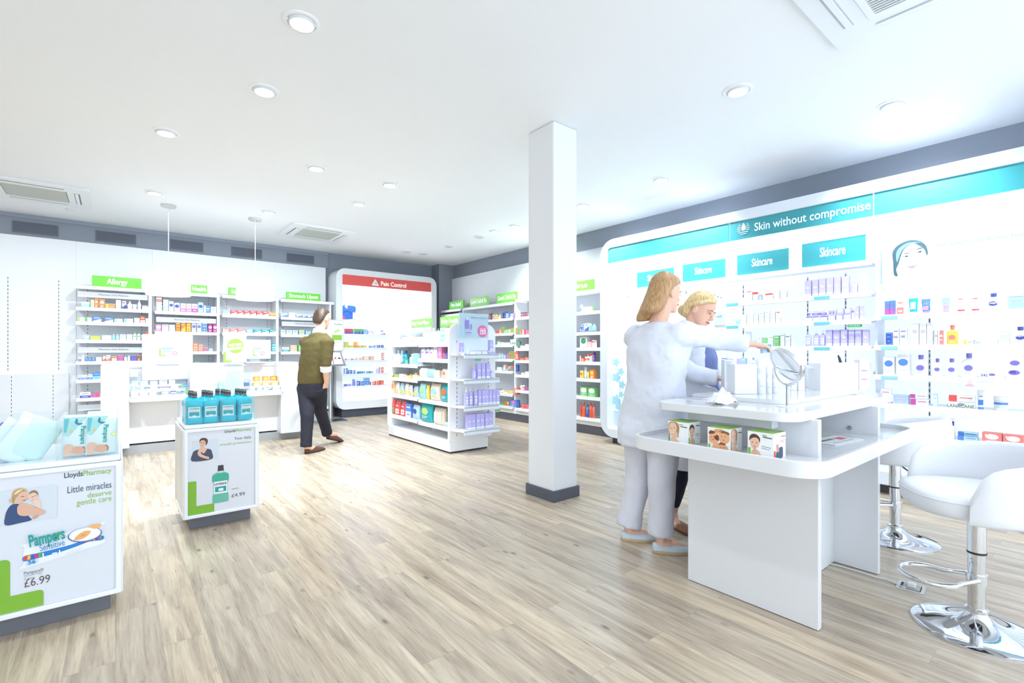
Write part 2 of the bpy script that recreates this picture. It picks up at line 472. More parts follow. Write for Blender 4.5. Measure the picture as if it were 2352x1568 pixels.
# ------------------------------------------------------------------ white cladding and medicine bays on the left wall
GREEN = M((118, 214, 70), 0.45)
GREEN2 = M((134, 186, 66), 0.5)
CLAD = M((240, 243, 247), 0.6)
for i, (a, b) in enumerate([(-4.4, -2.9), (-2.9, -1.3), (-1.3, -0.426)]):
    struct('trim_%d' % (i + 4), MB().box((a + .0006, 9.16, 0), (b - .0006, 9.20, 2.742), CLAD))
YS = 8.85
BX = [-0.426, 0.434, 1.294, 2.153, 3.009]


def slots(parent, o, x, y, z0, z1, name='slotted_strip', axis='Y', pitch=0.05):
    mb = MB(o)
    n = int((z1 - z0) / pitch)
    if axis == 'Y': mb.box((x - .008, y - .0008, z0), (x + .008, y, z0 + n * pitch), CLAD)
    else: mb.box((y - .0008, x - .008, z0), (y, x + .008, z0 + n * pitch), CLAD)
    for k in range(n):
        z = z0 + k * pitch
        if axis == 'Y': mb.box((x - .0035, y - .002, z), (x + .0035, y, z + pitch * .6), M((95, 95, 100), .6))
        else: mb.box((y - .002, x - .0035, z), (y, x + .0035, z + pitch * .6), M((95, 95, 100), .6))
    return mb.build(name, parent)


t = thing('wall_panel', (-0.86, 9.16, 0), 'blank white wall panel with slotted strips at the left edge', 'wall panel')
MB(t.location).box((-1.28, 9.10, 0.0), (-0.50, 9.158, 0.90), M((225, 228, 233), .5)).build('lower_panel', t, bevel=.003)
for x in (-1.097, -0.606): slots(t, t.location, x, 9.16, 0.95, 2.2)
for x in (-1.057, -0.658): slots(t, t.location, x, 9.10, 0.15, 0.90)

BAYS = [
    ('medicine_shelving', 'white medicine shelving bay under the Allergy sign, seven shelves', [2.098, 1.804, 1.607, 1.359, 1.064, .814, .563, .22], [(2.0, 'Pharmacy Only Medicine'), (1.24, 'Pharmacy Only Medicine'), (.45, '')]),
    ('medicine_shelving', "white medicine shelving bay under the Women's Health sign", [2.09, 1.795, 1.495, 1.20, .95, .6, .22], [(1.69, 'Pharmacy Only Medicine')]),
    ('medicine_shelving', 'white medicine shelving bay between the lamp and the green essentials sign', [2.09, 1.785, 1.50, 1.20, .95, .6, .22], []),
    ('medicine_shelving', 'white medicine shelving bay under the Stomach Upset sign, beside the walking man', [2.085, 1.784, 1.49, 1.197, .9, .6, .22], [(1.69, 'Pharmacy Only Medicine')]),
]
for i, (nm, lab, zs, rails) in enumerate(BAYS):
    a, b = BX[i], BX[i + 1]
    t = thing(nm, ((a + b) / 2, 9.0, 0), lab, 'shelving', 'medicine shelving bays on the left wall'); o = t.location
    MB(o).box((a + .0006, 9.16, 2.14), (b - .0006, 9.2, 2.741), CLAD).box((a + .002, 9.165, 0), (b - .002, 9.2, 2.14), BACKSHADE).build('back_panel', t)
    MB(o).box((b - .06 if i < 3 else b - .03, YS + .01, 0), (b + (-.02 if i < 3 else 0), 9.165, 2.09), SHELFW).build('upright', t, bevel=.002)
    for z in zs:
        MB(o).box((a + .012, YS, z - .045), (b - (.022 if i < 3 else -.05 if z > 2 else .03), YS + .012, z + .003), SHELFW).box((a + .012, YS + .012, z - .02), (b - (.062 if i < 3 else .03), 9.165, z), SHELFW).build('shelf', t, bevel=.002)
    for z, s in rails:
        MB(o).box((a + .03, YS + .02, z - .04), (b - .07, YS + .03, z + .02), M((205, 208, 214), .3)).box((a + .03, YS + .01, z - .055), (b - .07, YS + .04, z - .04), SHELFW).build('price_rail', t)
        if s: text(s, M((90, 92, 100), .6), t, (a + b) / 2 - .02 - o.x, YS + .018 - o.y, z - .02, w=.32, h=.022, align='CENTER')
    for x in (a + .12, b - .13): slots(t, o, x, 9.165, 0.25, 2.22)
    MB(o).box((a, YS + .05, 0), (b, 9.16, .13), M((190, 192, 196), .5)).build('plinth', t)


def sign(name, a, b, z0, z1, plane, axis, txt, mat, lab, group, depth=0.035, side=None, tw=.6, bold=.02, txtx=.5, th=.5):
    """box sign with lettering; axis Y faces -y, axis X faces -x (a = left end as seen)"""
    w = abs(b - a)
    z0 += .004; z1 += .004
    if axis == 'Y': loc, rz = ((a + b) / 2, plane, z0), 0
    else: loc, rz = (plane, (a + b) / 2, z0), -PI / 2
    t = thing(name, loc, lab, 'sign', group, rz)
    mb = MB().box((-w / 2, 0, 0), (w / 2, depth, z1 - z0), side or mat).box((-w / 2, -.001, 0), (w / 2, 0, z1 - z0), mat)
    mb.build('sign_board', t)
    if txt: text(txt, M((250, 252, 255), .5, emit=.15), t, (txtx - .5) * w, -.002, (z1 - z0) * (.5 - th * .36), w=tw * w, h=(z1 - z0) * th * .95, align='CENTER', bold=bold)
    return t


G = 'green category signs'
sign('category_sign', uy(211, 8.86), uy(325, 8.86), 2.098, 2.245, 8.86, 'Y', 'Allergy', GREEN, 'green Allergy sign standing on the leftmost top shelf', G, tw=.42, bold=.025, th=.55)
sign('category_sign', uy(385, 8.86), uy(476, 8.86), 2.085, 2.215, 8.86, 'Y', "Women's Health", GREEN, "green Women's Health sign half hidden behind the left pendant lamp", G, tw=.94, bold=.025, th=.55)
sign('category_sign', uy(525, 8.86), uy(603, 8.86), 2.08, 2.215, 8.86, 'Y', 'Stomach Upset', GREEN, 'green sign reading Sto, mostly hidden behind the right pendant lamp', G, tw=.85, bold=.02)
sign('category_sign', uy(658, 8.86), uy(736, 8.86), 2.085, 2.21, 8.86, 'Y', 'Stomach Upset', GREEN, 'green Stomach Upset sign above the walking man', G, tw=.85, bold=.02, th=.5)

# ------------------------------------------------------------------ red Pain Control lit unit
def lit_frame(t, o, outer, inner, r0, r1, front, back, axis, mat):
    mb = MB(o); mb.ring(rrect(*outer, r0, 8), rrect(*inner, r1, 8), front, back, mat, axis)
    return mb.build('frame', t, smooth=35, bevel=.006)


RED = M((238, 92, 86), .4)
t = thing('lit_shelf_unit', (4.1, 9.0, 0), 'white round-cornered lit shelf unit with a red Pain Control header', 'shelf unit'); o = t.location
lit_frame(t, o, (3.07, .145, 5.13, 2.71), (3.185, .30, 5.006, 2.60), .17, .03, 8.78, 9.23, 'y', M((238, 242, 247), .35))
MB(o).box((3.185, 9.15, .3), (5.006, 9.2, 2.6), BACKLIT).build('back_panel', t)
MB(o).box((3.19, 8.83, 0), (5.02, 9.2, .145), M((72, 78, 92), .5)).build('plinth', t)
MB(o).box((3.185, 8.80, 2.412), (5.006, 8.815, 2.598), RED).build('header', t)
text('Pain Control', M((255, 255, 255), .5, emit=.2), t, uy(875, 8.8) - o.x, 8.798 - o.y, 2.455, w=uy(933, 8.8) - uy(875, 8.8), h=.085, bold=.015)
px = uy(862, 8.8) - o.x
art(t, [((250, 250, 252), [(-.06, 0), (.06, 0), (.072, .012), (.01, .118), (-.01, .118), (-.072, .012)]), ((226, 62, 58), [(-.004, .06), (.02, .03), (.03, .032), (.008, .068)]), ((226, 62, 58), [(-.03, .025), (-.012, .022), (-.016, .03)])], 'warning_emblem', px, 8.798 - o.y, 2.44)
for z in (1.527, 1.274, 1.036, .783, .554, .32):
    MB(o).box((3.19, 8.95, z - .035), (4.2, 8.965, z + .002), SHELFW).box((3.19, 8.965, z - .02), (4.2, 9.15, z), SHELFW).build('shelf', t)
    MB(o).box((4.205, 8.95, z - .035), (5.0, 8.965, z + .002), SHELFW).box((4.205, 8.965, z - .02), (5.0, 9.15, z), SHELFW).build('shelf', t)
# lit poster of a man in a blue shirt
p = MB(o).box((3.19, 8.98, 1.80), (4.38, 9.15, 2.26), M((238, 246, 255), .5, emit=.2)).build('poster', t, label='backlit poster with a man in a blue shirt')
MB(o).box((4.42, 8.98, 1.80), (5.0, 9.15, 2.26), M((238, 246, 255), .5, emit=.2)).build('poster', t)
text('Solutions to help you', M((150, 172, 205), .6), t, uy(842, 8.98) - o.x, 8.976 - o.y, 2.08, w=.62, h=.07)
text('from headaches to back pain', M((180, 196, 218), .6), t, uy(856, 8.98) - o.x, 8.976 - o.y, 1.99, w=.48, h=.04)
art(t, [((226, 232, 238), spline([(.02, .30), (.12, .34), (.16, .40), (.13, .46), (.06, .455), (.02, .42)])), ((205, 212, 222), spline([(.0, .36), (.03, .44), (.10, .465), (.15, .43), (.09, .44), (.05, .40), (.02, .33)])),
        ((60, 112, 208), spline([(0, 0), (.0, .2), (.10, .27), (.17, .30), (.2, .275), (.27, .275), (.38, .26), (.40, .19), (.37, .13), (.33, .14), (.32, .02), (.30, 0)], 4)), ((226, 236, 246), [(.14, .33), (.2, .27), (.19, .2), (.13, .24)]),
        ((40, 88, 180), spline([(.10, .12), (.2, .14), (.29, .1), (.3, .13), (.2, .17), (.1, .15)])), ((228, 90, 110), spline([(0, .0), (.0, .05), (.08, .06), (.13, .03), (.14, 0)], 3))],
    'portrait', 3.195 - o.x, 8.978 - o.y, 1.805, s=.92, sx=.78)

# ------------------------------------------------------------------ right wall shelving (cough and cold) seen left and right of the pillar
XS = 5.30
DIVS = [8.93, 8.10, 6.48, 4.86, 4.33]
zsB = [[2.05, 1.96, 1.75, 1.52, 1.3, 1.07, .86, .46, .25], [2.05, 1.78, 1.52, 1.32, 1.066, .858, .463, .248], [2.084, 1.779, 1.48, 1.254, 1.05, .806, .545, .24], [2.06, 1.5]]
for i in range(3):
    y1, y0 = DIVS[i], DIVS[i + 1]
    if i == 2: y0 = 4.42
    t = thing('wall_shelving', (5.5, (y0 + y1) / 2, 0), ['white wall shelving bay nearest the far corner pilaster, behind the gondola', 'white wall shelving bay left of the pillar, under Cough Cold & Flu', 'white wall shelving bay showing either side of the pillar'][i], 'shelving', 'shelving bays on the right wall'); o = t.location
    wb = MB(o)
    if i < 2: wb.box((5.60, y0, 2.14), (XB, y1 - (.0 if i else -.01), 2.75), CLAD)
    else: wb.box((5.60, 5.5, 2.14), (XB, y1, 2.75), CLAD)
    wb.box((5.61, y0, .13), (XB, y1, 2.14 if i < 2 else 2.75), BACKSHADE if i < 2 else M((196, 200, 206), .6)).build('back_panel', t)
    MB(o).box((5.33, y0 + .0, .13), (5.61, y0 + .03, 2.05), SHELFW).build('upright', t) if i < 2 else None
    for z in zsB[i]:
        # a shelf with chamfered end brackets, as the photo shows
        MB(o).box((XS, y0 + .05, z - .045), (XS + .012, y1 - .03, z + .003), SHELFW).prism([(XS + .012, y0 + .05), (XS + .012, y1 - .03), (5.61, y1), (5.61, y0 + .005)], z - .022, z, SHELFW).build('shelf', t, bevel=.002)
    for y in (y0 + .15, y1 - .2): slots(t, o, y, 5.61, .3, 2.1, axis='X')
    MB(o).box((5.36, y0, 0), (XB, y1, .13), PLINTH).box((5.345, y0, .13), (5.36, y1, .235), SHELFW).build('plinth', t)
G = 'green category signs'
sign('category_sign', ux(1030, 5.3), ux(1062, 5.3), 2.055, 2.21, 5.32, 'X', 'Pain Relief', GREEN, 'green Pain Relief sign at the far end of the right wall', G, tw=.7, bold=.02)
sign('category_sign', ux(1078, 5.3), ux(1117, 5.3), 2.055, 2.225, 5.32, 'X', 'Cough Cold & Flu', M((150, 224, 112), .45), 'paler green Cough Cold & Flu sign, left of the other', G, tw=.9, bold=.02)
sign('category_sign', ux(1139, 5.3), ux(1184, 5.3), 2.055, 2.225, 5.32, 'X', 'Cough Cold & Flu', GREEN, 'bright green Cough Cold & Flu sign close left of the pillar', G, tw=.9, bold=.02)
sign('category_sign', 5.9, ux(1360, 5.3), 2.085, 2.235, 5.32, 'X', 'Vitamins', GREEN, 'green sign ending in ns, cut off by the pillar right edge', G, tw=.62, bold=.02, txtx=.60, th=.5)

# ------------------------------------------------------------------ the long lit skincare unit
XF = 5.0
TEAL = M((66, 166, 176), .35)
zt, zb_ = 2.657, .083
yl = 4.31; yr = -1.3
t = thing('lit_shelf_unit', (5.3, 1.6, 0), 'long white round-cornered lit skincare unit with a teal header', 'shelf unit'); o = t.location
FR = M((232, 240, 250), .3)
lit_frame(t, o, (yr, zb_, yl, zt), (yr + .06, .20, ux(1395, XF), 2.548), .22, .04, XF, 5.6, 'x', FR)
MB(o).box((5.42, yr + .06, .2), (5.45, ux(1395, XF), 2.56), BACKLIT).build('back_panel', t)
MB(o).box((5.08, yr, 0), (5.5, 4.16, .083), M((70, 72, 82), .5)).build('plinth', t)
segs = [(ux(1395, 5.02), ux(1674, 5.02)), (ux(1674, 5.02) - .012, ux(2006, 5.02) + .006), (ux(2006, 5.02) - .006, -.5)]
for k, (a, b) in enumerate(segs):
    MB(o).box((5.02, b, 2.36), (5.035, a, 2.556), TEAL).build('header', t)
ya = ux(1733, 5.018)
text('Skin without compromise', M((225, 240, 250), .5, emit=.2), t, 5.016 - o.x, ya - o.y, 2.418, w=ya - ux(2000, 5.018), h=.082, bold=.012, rotz=-PI / 2)
em = [((225, 242, 250), spline([(0, .075), (.022, .03), (.016, .0), (-.016, .0), (-.022, .03)], 6))]
for k in range(6):
    zz = .052 - k * .019; wd = [.05, .062, .066, .062, .05, .03][k]
    em += [((225, 242, 250), [(-wd, zz), (-.028 if k < 4 else -.0, zz), (-.028 if k < 4 else 0, zz + .008), (-wd, zz + .008)]), ((225, 242, 250), [(.028 if k < 4 else .0, zz), (wd, zz), (wd, zz + .008), (.028 if k < 4 else 0, zz + .008)])]
art(t, em, 'skin_emblem', 5.016 - o.x, ux(1708, 5.018) - o.y, 2.447, rotz=-PI / 2)
# shelves, left and right section, on front plane 5.12
YM = 1.32
zL = [2.0, 1.725, 1.485, 1.25, 1.02, .78, .5]; zR = [1.512, 1.254, 1.0, .756, .505]
GLOWU = M((235, 245, 255), .5, emit=.9)
for z in zL:
    MB(o).box((5.12, YM + .02, z - .042), (5.132, 3.86, z + .002), SHELFW).box((5.132, YM + .02, z - .02), (5.42, 3.86, z), SHELFW).build('shelf', t)
for z in zR:
    MB(o).box((5.12, yr + .1, z - .042), (5.132, YM, z + .002), SHELFW).box((5.132, yr + .1, z - .02), (5.42, YM, z), SHELFW).build('shelf', t)
for y in (3.30, 2.60, 1.95, 1.62, 1.0, .2):
    slots(t, o, y, 5.42, .6, 2.0 if y > YM else 1.6, axis='X')
MB(o).box((5.2, YM - .006, .2), (5.42, YM + .008, 2.36), M((236, 243, 250), .4)).build('divider', t)
MB(o).box((5.2, ux(1448, 5.2), .2), (5.42, ux(1448, 5.2) + .01, 2.0), M((236, 243, 250), .4)).build('divider', t)
# box poster of the right section
PW = M((240, 248, 255), .5, emit=.08)
MB(o).box((5.2, yr + .1, 1.76), (5.42, 1.28, 2.158), PW).build('poster', t, label='backlit poster with a smiling woman')
ty = ux(2137, 5.198)
BL = M((120, 165, 205), .6)
text('Our experts have had extra training', BL, t, 5.197 - o.x, ty - o.y, 2.052, w=(ty - ux(2352, 5.198)) * 1.72, h=.036, rotz=-PI / 2, bold=.0)
text('accredited by the Skin Health Alliance', M((200, 222, 238), .6), t, 5.197 - o.x, ux(2155, 5.198) - o.y, 1.975, w=(ux(2155, 5.198) - ux(2352, 5.198)) * 1.75, h=.036, rotz=-PI / 2)
text('Speak to one of our team today', M((196, 212, 226), .6), t, 5.197 - o.x, ux(2255, 5.198) - o.y, 1.925, w=.30 * 1.6, h=.024, rotz=-PI / 2)
HA, SKN, TE = (62, 92, 104), (206, 224, 232), (40, 50, 64)
face = [((236, 245, 250), spline([(-.06, 0), (.02, .05), (.09, .07), (.115, .1), (.19, .1), (.22, .06), (.31, .03), (.35, 0)], 4)), (SKN, spline([(.075, .21), (.085, .15), (.115, .095), (.155, .085), (.195, .12), (.222, .2), (.23, .29), (.2, .34), (.11, .34), (.075, .28)], 5)),
        (HA, spline([(.03, .1), (.025, .2), (.02, .29), (.06, .35), (.13, .375), (.19, .36), (.23, .32), (.245, .26), (.238, .23), (.225, .28), (.19, .32), (.15, .345), (.1, .31), (.075, .25), (.06, .19), (.045, .14), (.055, .085)], 4)),
        ((120, 155, 165), spline([(.05, .3), (.12, .355), (.2, .345), (.13, .34), (.08, .29), (.05, .2)], 4)),
        (TE, spline([(.085, .262), (.11, .272), (.135, .262), (.11, .267)])), (TE, spline([(.172, .285), (.195, .30), (.218, .296), (.195, .293)])),
        (TE, ell(.108, .243, .016, .0055)), (TE, ell(.193, .268, .015, .0055)), ((250, 252, 255), ell(.102, .243, .004, .003)), ((250, 252, 255), ell(.187, .269, .004, .003)),
        ((190, 210, 220), spline([(.150, .235), (.158, .205), (.148, .2), (.165, .196), (.172, .206), (.163, .21)])), ((190, 140, 150), spline([(.115, .163), (.15, .153), (.185, .172), (.155, .143), (.135, .145)])), ((205, 165, 175), spline([(.12, .162), (.15, .158), (.18, .17), (.15, .166)]))]
art(t, face, 'portrait', 5.198 - o.x, ux(2043, 5.198) - o.y, 1.762, rotz=-PI / 2, s=1.0, sx=1.05)
art(t, [((214, 244, 244), [(0, 0), (.06, 0), (.06, .2), (0, .2)])], 'print', 5.199 - o.x, 1.278 - o.y, 1.762, rotz=-PI / 2)
G = 'teal Skincare signs'
for k, (a, b, z0, z1) in enumerate([(1461, 1546, 1.998, 2.203), (1566, 1664, 1.998, 2.215), (1691, 1810, 1.998, 2.225), (1840, 1987, 1.998, 2.24)]):
    sign('category_sign', ux(a, 5.12), ux(b, 5.12), 2.004, z1 - .01, 5.14, 'X', 'Skincare', TEAL, ['teal Skincare sign behind the long-haired woman\'s head', 'teal Skincare sign above the blonde bent head', 'teal Skincare sign third from the left', 'largest teal Skincare sign, beside the portrait poster'][k], G, side=M((205, 232, 250), .3), tw=.40, bold=.018, th=.42)
for z in zL[1:4]:
    for yy in (ux(1668, 5.118), ux(1870, 5.118)):
        MB(o).box((5.114, yy - .13, z - .036), (5.119, yy, z - .010), M((110, 205, 215), .4)).build('shelf_tag', t)
for z in zR[:3]:
    MB(o).box((5.114, ux(2062, 5.118), z - .036), (5.119, ux(2024, 5.118), z - .010), M((150, 218, 225), .4)).build('shelf_tag', t)
# acrylic flower panel at the left end of the unit
ya, yb = ux(1395, 5.12) - .03, ux(1447, 5.12)
z0, z1 = .42, 1.97
t2 = thing('flower_panel', (5.12, (ya + yb) / 2, z0), 'pale acrylic panel with a blue flower print at the left end of the skincare unit', 'panel', rotz=-PI / 2)
wv = ya - yb
MB().box((-wv / 2, 0, 0), (wv / 2, .01, z1 - z0), M((235, 245, 252), .2, emit=.2)).build('sheet', t2)
for sx_ in (-1, 1):
    for zz in (.06, .85, 1.49): MB().lathe([(.009, 0), (.009, .006), (.004, .008)], STEEL, 10).build('standoff', t2, loc=(sx_ * (wv / 2 - .02), -.002, zz)).rotation_euler = (PI / 2, 0, 0)
fl = []
for (cx, cz, r) in ((-.05, .62, .05), (.03, .5, .045), (-.04, .42, .06), (.05, .33, .05), (-.05, .12, .07), (.04, .2, .04), (.0, .05, .06)):
    for k in range(5): fl.append(((175, 222, 236), ell(cx + r * .6 * math.cos(k * 1.256), cz + r * .6 * math.sin(k * 1.256), r * .55, r * .4, 10, k * 1.256)))
fl.append(((180, 225, 238), [(-.02, 0), (-.01, 0), (.03, .3), (-.02, .6), (-.03, .6), (.02, .3)]))
art(t2, fl, 'flower_print', 0, -.001, .02)
# ------------------------------------------------------------------ service counters
CW = M((222, 225, 231), .35)
def counter(name, x0, x1, bay0, bay1, rslab, lab, wing_z=1.045):
    t = thing(name, ((x0 + x1) / 2, 7.6, 0), lab, 'counter', 'service counters'); o = t.location
    MB(o).box((x0, 7.05, .10), (bay0, 8.0, wing_z), CW).build('side_wing', t, bevel=.008)
    if rslab:
        MB(o).prism(rrect(bay1, 7.05, x1, 8.0, [.10, .12, .0001, .0001], 6), .10, wing_z + .005, CW, 'z').build('side_wing', t, smooth=40, bevel=.006)
    MB(o).box((bay0, 7.25, .12), (bay1 if rslab else x1, 8.0, .62), M((240, 240, 241), .4)).build('front_panel', t)
    MB(o).box((bay0, 7.42, .62), (bay1 if rslab else x1, 8.0, wing_z - .04), M((238, 241, 245), .4)).build('body', t)
    MB(o).box((bay0, 7.40, wing_z - .04), (bay1 if rslab else x1, 8.0, wing_z), WHITE).build('worktop', t, bevel=.004)
    MB(o).prism(rrect(bay0, 6.98, (bay1 - .001) if rslab else x1, 7.42, .02, 3), .625, .665, M((246, 247, 249), .3), 'z').build('display_ledge', t, bevel=.004)
    MB(o).box((x0 + .02, 7.20, 0), (x1 - .02, 7.9, .10), M((168, 170, 172), .5)).build('plinth', t)
    return t
counter('service_counter', uy(231, 7.1), .70, uy(297, 7.1), .69, False, 'white service counter behind the wipes stand, with creams on its ledge')
counter('service_counter', .702, uy(698, 7.1), 1.28, uy(643, 7.1), True, 'white service counter beside the walking man, rounded at its right end')

# till screens seen from behind with posters on them
def till(x0, x1, z0, z1, y, lab, px0, px1, pz0, pz1):
    t = thing('till_screen', ((x0 + x1) / 2, y, 1.045), lab, 'screen', 'till screens'); o = t.location
    MB(o).box((x0, y, z0), (x1, y + .04, z1), M((228, 233, 239), .4)).build('screen_back', t, bevel=.01)
    cx = (x0 + x1) / 2
    MB(o).box((cx - .06, y + .05, 1.06), (cx + .06, y + .09, z0 + .05), M((220, 224, 230), .4)).build('stand', t)
    MB(o).box((cx - .12, y - .03, 1.045), (cx + .12, y + .17, 1.06), M((220, 224, 230), .4)).build('foot', t, bevel=.004)
    p = thing('till_poster', (0, 0, 0), 'small white price poster with a blue bowl and pink offer dot ' + ('on the left till screen' if x0 < .9 else 'on the right till screen'), 'poster', 'small posters on the till screens')
    p.location = (px0, y - .008, pz0); w_, h_ = px1 - px0, pz1 - pz0
    MB().box((0, 0, 0), (w_, .004, h_), M((250, 251, 253), .4)).build('card', p)
    sh = [((170, 190, 225), [(w_ * .30, h_ * .60), (w_ * .62, h_ * .60), (w_ * .57, h_ * .30), (w_ * .36, h_ * .30)]), ((120, 140, 200), [(w_ * .30, h_ * .60), (w_ * .62, h_ * .60), (w_ * .62, h_ * .56), (w_ * .30, h_ * .56)]),
          ((190, 205, 232), [(w_ * .06, h_ * .50), (w_ * .2, h_ * .50), (w_ * .18, h_ * .34), (w_ * .08, h_ * .34)]),
          ((140, 214, 80), [(w_ * .26, h_ * .08), (w_ * .42, h_ * .08), (w_ * .42, h_ * .15), (w_ * .30, h_ * .15), (w_ * .30, h_ * .55), (w_ * .26, h_ * .55)]), ((230, 60, 120), ell(w_ * .66, h_ * .25, h_ * .12, h_ * .12)), ((250, 200, 220), ell(w_ * .66, h_ * .25, h_ * .09, h_ * .09))]
    for k in range(4): sh.append(((190, 196, 206), [(w_ * .74, h_ * (.85 - k * .1)), (w_ * .95, h_ * (.85 - k * .1)), (w_ * .95, h_ * (.83 - k * .1)), (w_ * .74, h_ * (.83 - k * .1))]))
    art(p, sh, 'print', 0, -.001, 0)
yS = 7.3
till(uy(326, yS), uy(443, yS), zy(385, 872, yS), zy(385, 768, yS), yS, 'large pale till screen seen from behind, left counter', uy(341, yS), uy(432, yS), zy(385, 820, yS), zy(385, 784, yS))
till(uy(552, yS), uy(622, yS), zy(585, 824, yS), zy(585, 780, yS), yS, 'small pale till screen seen from behind, right counter', uy(566, yS), uy(621, yS), zy(590, 820, yS), zy(590, 784, yS))

# green essentials sign on an acrylic stand
yE = 6.99
t = thing('showcard', (uy(540, yE), yE, .665), 'white showcard with a green MUST HAVE ESSENTIALS disc', 'sign'); o = t.location
x0, x1 = uy(513, yE), uy(566, yE); z0, z1 = zy(540, 831, yE), zy(540, 770, yE)
MB(o).box((x0, yE, z0), (x1, yE + .005, z1), M((250, 252, 254), .35)).build('card', t)
MB(o).box((x0 + .05, yE + .005, .667), (x1 - .05, yE + .015, z0 + .02), ACRYL).box((x0 + .03, yE - .04, .667), (x1 - .03, yE + .10, .677), ACRYL).build('stand', t)
wc, hc = x1 - x0, z1 - z0
LG = (150, 212, 74)
art(t, [(LG, ell(wc * .52, hc * .60, wc * .36, wc * .36, 32)), (LG, rrect(0, 0, wc * .36, hc * .07, .005, 3)), (LG, [(0, 0), (wc * .11, 0), (wc * .11, hc * .38), (0, hc * .38)])], 'print', x0 - o.x, -.001, z0 - o.z)
text('MUST HAVE', M((250, 253, 250), .5), t, x0 + wc * .52 - o.x, -.003, z0 + hc * .60 - o.z, w=wc * .56, h=hc * .10, align='CENTER', bold=.04, roty=-.12)
text('ESSENTIALS', M((250, 253, 250), .5), t, x0 + wc * .53 - o.x, -.003, z0 + hc * .46 - o.z, w=wc * .62, h=hc * .10, align='CENTER', bold=.04, roty=-.12)

# ------------------------------------------------------------------ the two floor display units
UNITG = M((108, 110, 118), .5)
def snap_frame(t, o, x0, x1, z0, z1, y, r=.022):
    """mitred snap frame around a poster"""
    q = M((240, 243, 247), .3)
    mb = MB(o)
    mb.ring([(x0, z0), (x1, z0), (x1, z1), (x0, z1)], [(x0 + r, z0 + r), (x1 - r, z0 + r), (x1 - r, z1 - r), (x0 + r, z1 - r)], y - .012, y, q, 'y')
    mb.build('snap_frame', t, bevel=.005)


def display_unit(x0, x1, y0, y1, ztop, lab):
    t = thing('display_unit', ((x0 + x1) / 2, (y0 + y1) / 2, 0), lab, 'display stand', 'floor display units'); o = t.location
    MB(o).box((x0 + .015, y0 + .015, .09), (x1 - .015, y1 - .015, ztop - .02), M((232, 235, 240), .4)).build('body', t)
    MB(o).box((x0 + .04, y0 + .06, 0), (x1 - .04, y1 - .06, .09), UNITG).build('plinth', t, bevel=.002)
    MB(o).box((x0 + .004, y0 + .004, ztop - .02), (x1 - .004, y1 - .004, ztop + .004), M((238, 242, 246), .2)).build('tray', t, bevel=.003)
    MB(o).box((x0 + .022, y0 + .002, .10), (x1 - .022, y0 + .014, ztop - .04), M((222, 225, 232), .3)).build('poster', t)
    snap_frame(t, o, x0, x1, .088, ztop - .022, y0 + .002)
    # side panel with its own frame
    for xx, s_ in ((x0, 1), (x1, -1)):
        MB(o).box((xx + (0 if s_ > 0 else -.012), y0 + .02, .10), (xx + (.012 if s_ > 0 else 0), y1 - .02, ztop - .04), M((228, 226, 220), .4)).build('side_panel', t)
        MB(o).ring([(y0, .088), (y1, .088), (y1, ztop - .022), (y0, ztop - .022)], [(y0 + .02, .108), (y1 - .02, .108), (y1 - .02, ztop - .042), (y0 + .02, ztop - .042)], xx - .006 * s_, xx + .004 * s_, M((240, 243, 247), .3), 'x').build('side_frame', t, bevel=.003)
    # acrylic box on the top
    a = .004; h = .175
    for (p, q) in (((x0 + .01, y0 + .01), (x1 - .01, y0 + .01 + a)), ((x0 + .01, y1 - .01 - a), (x1 - .01, y1 - .01)), ((x0 + .01, y0 + .015), (x0 + .01 + a, y1 - .015)), ((x1 - .01 - a, y0 + .015), (x1 - .01, y1 - .015))):
        MB(o).box((p[0], p[1], ztop + .005), (q[0], q[1], ztop + h), ACRYL).build('acrylic_side', t)
    return t, o


DKG, LGN = M((58, 84, 78), .5), M((150, 190, 76), .5)
# unit with the mouthwash
UX0, UX1, UY0, UY1, UZ = .350, .794, 3.865, 4.40, .705
t, o = display_unit(UX0, UX1, UY0, UY1, UZ, 'white floor display with the mouthwash poster, holding blue bottles'); U2 = t
MB(o).box(((uy(504, UY0 + .1)) - .003, UY0 + .016, UZ + .005), (uy(504, UY0 + .1) + .003, UY1 - .016, UZ + .17), ACRYL).build('divider', t)
yy = UY0 + .0005 - o.y
def U(u): return uy(u, UY0) - o.x
def V(u, v): return zy(u, v, UY0)
text('Lloyds', DKG, t, U(516.5), yy, V(516, 993.5), w=U(541) - U(516.5), h=.017, bold=.012)
text('Pharmacy', LGN, t, U(541.8), yy, V(541, 991), w=U(578) - U(541.8), h=.017, bold=.012)
text('Your daily', M((70, 84, 92), .5), t, U(577), yy, V(577, 1006), w=U(577) - U(538), h=.02, align='RIGHT')
text('mouth protection', LGN, t, U(577), yy, V(577, 1016), w=U(577) - U(505.5), h=.018, align='RIGHT')
text('Listerine', M((120, 120, 124), .5), t, U(532), yy, V(532, 1124), w=.045, h=.010)
text('£4.99', M((96, 92, 92), .5), t, U(532), yy, V(532, 1142), w=U(562.5) - U(532), h=.026)
gx0, gx1 = U(432), U(492)
gz = .112
GL = (128, 182, 52)
lh = V(440, 1108) - V(440, 1185)
art(t, [(GL, rrect(gx0, gz, U(451), gz + lh, [.001, .008, .001, .001], 4)), (GL, rrect(gx0, gz, gx1, gz + .055, [.001, .008, .001, .001], 4))], 'green_letter', 0, yy, 0)
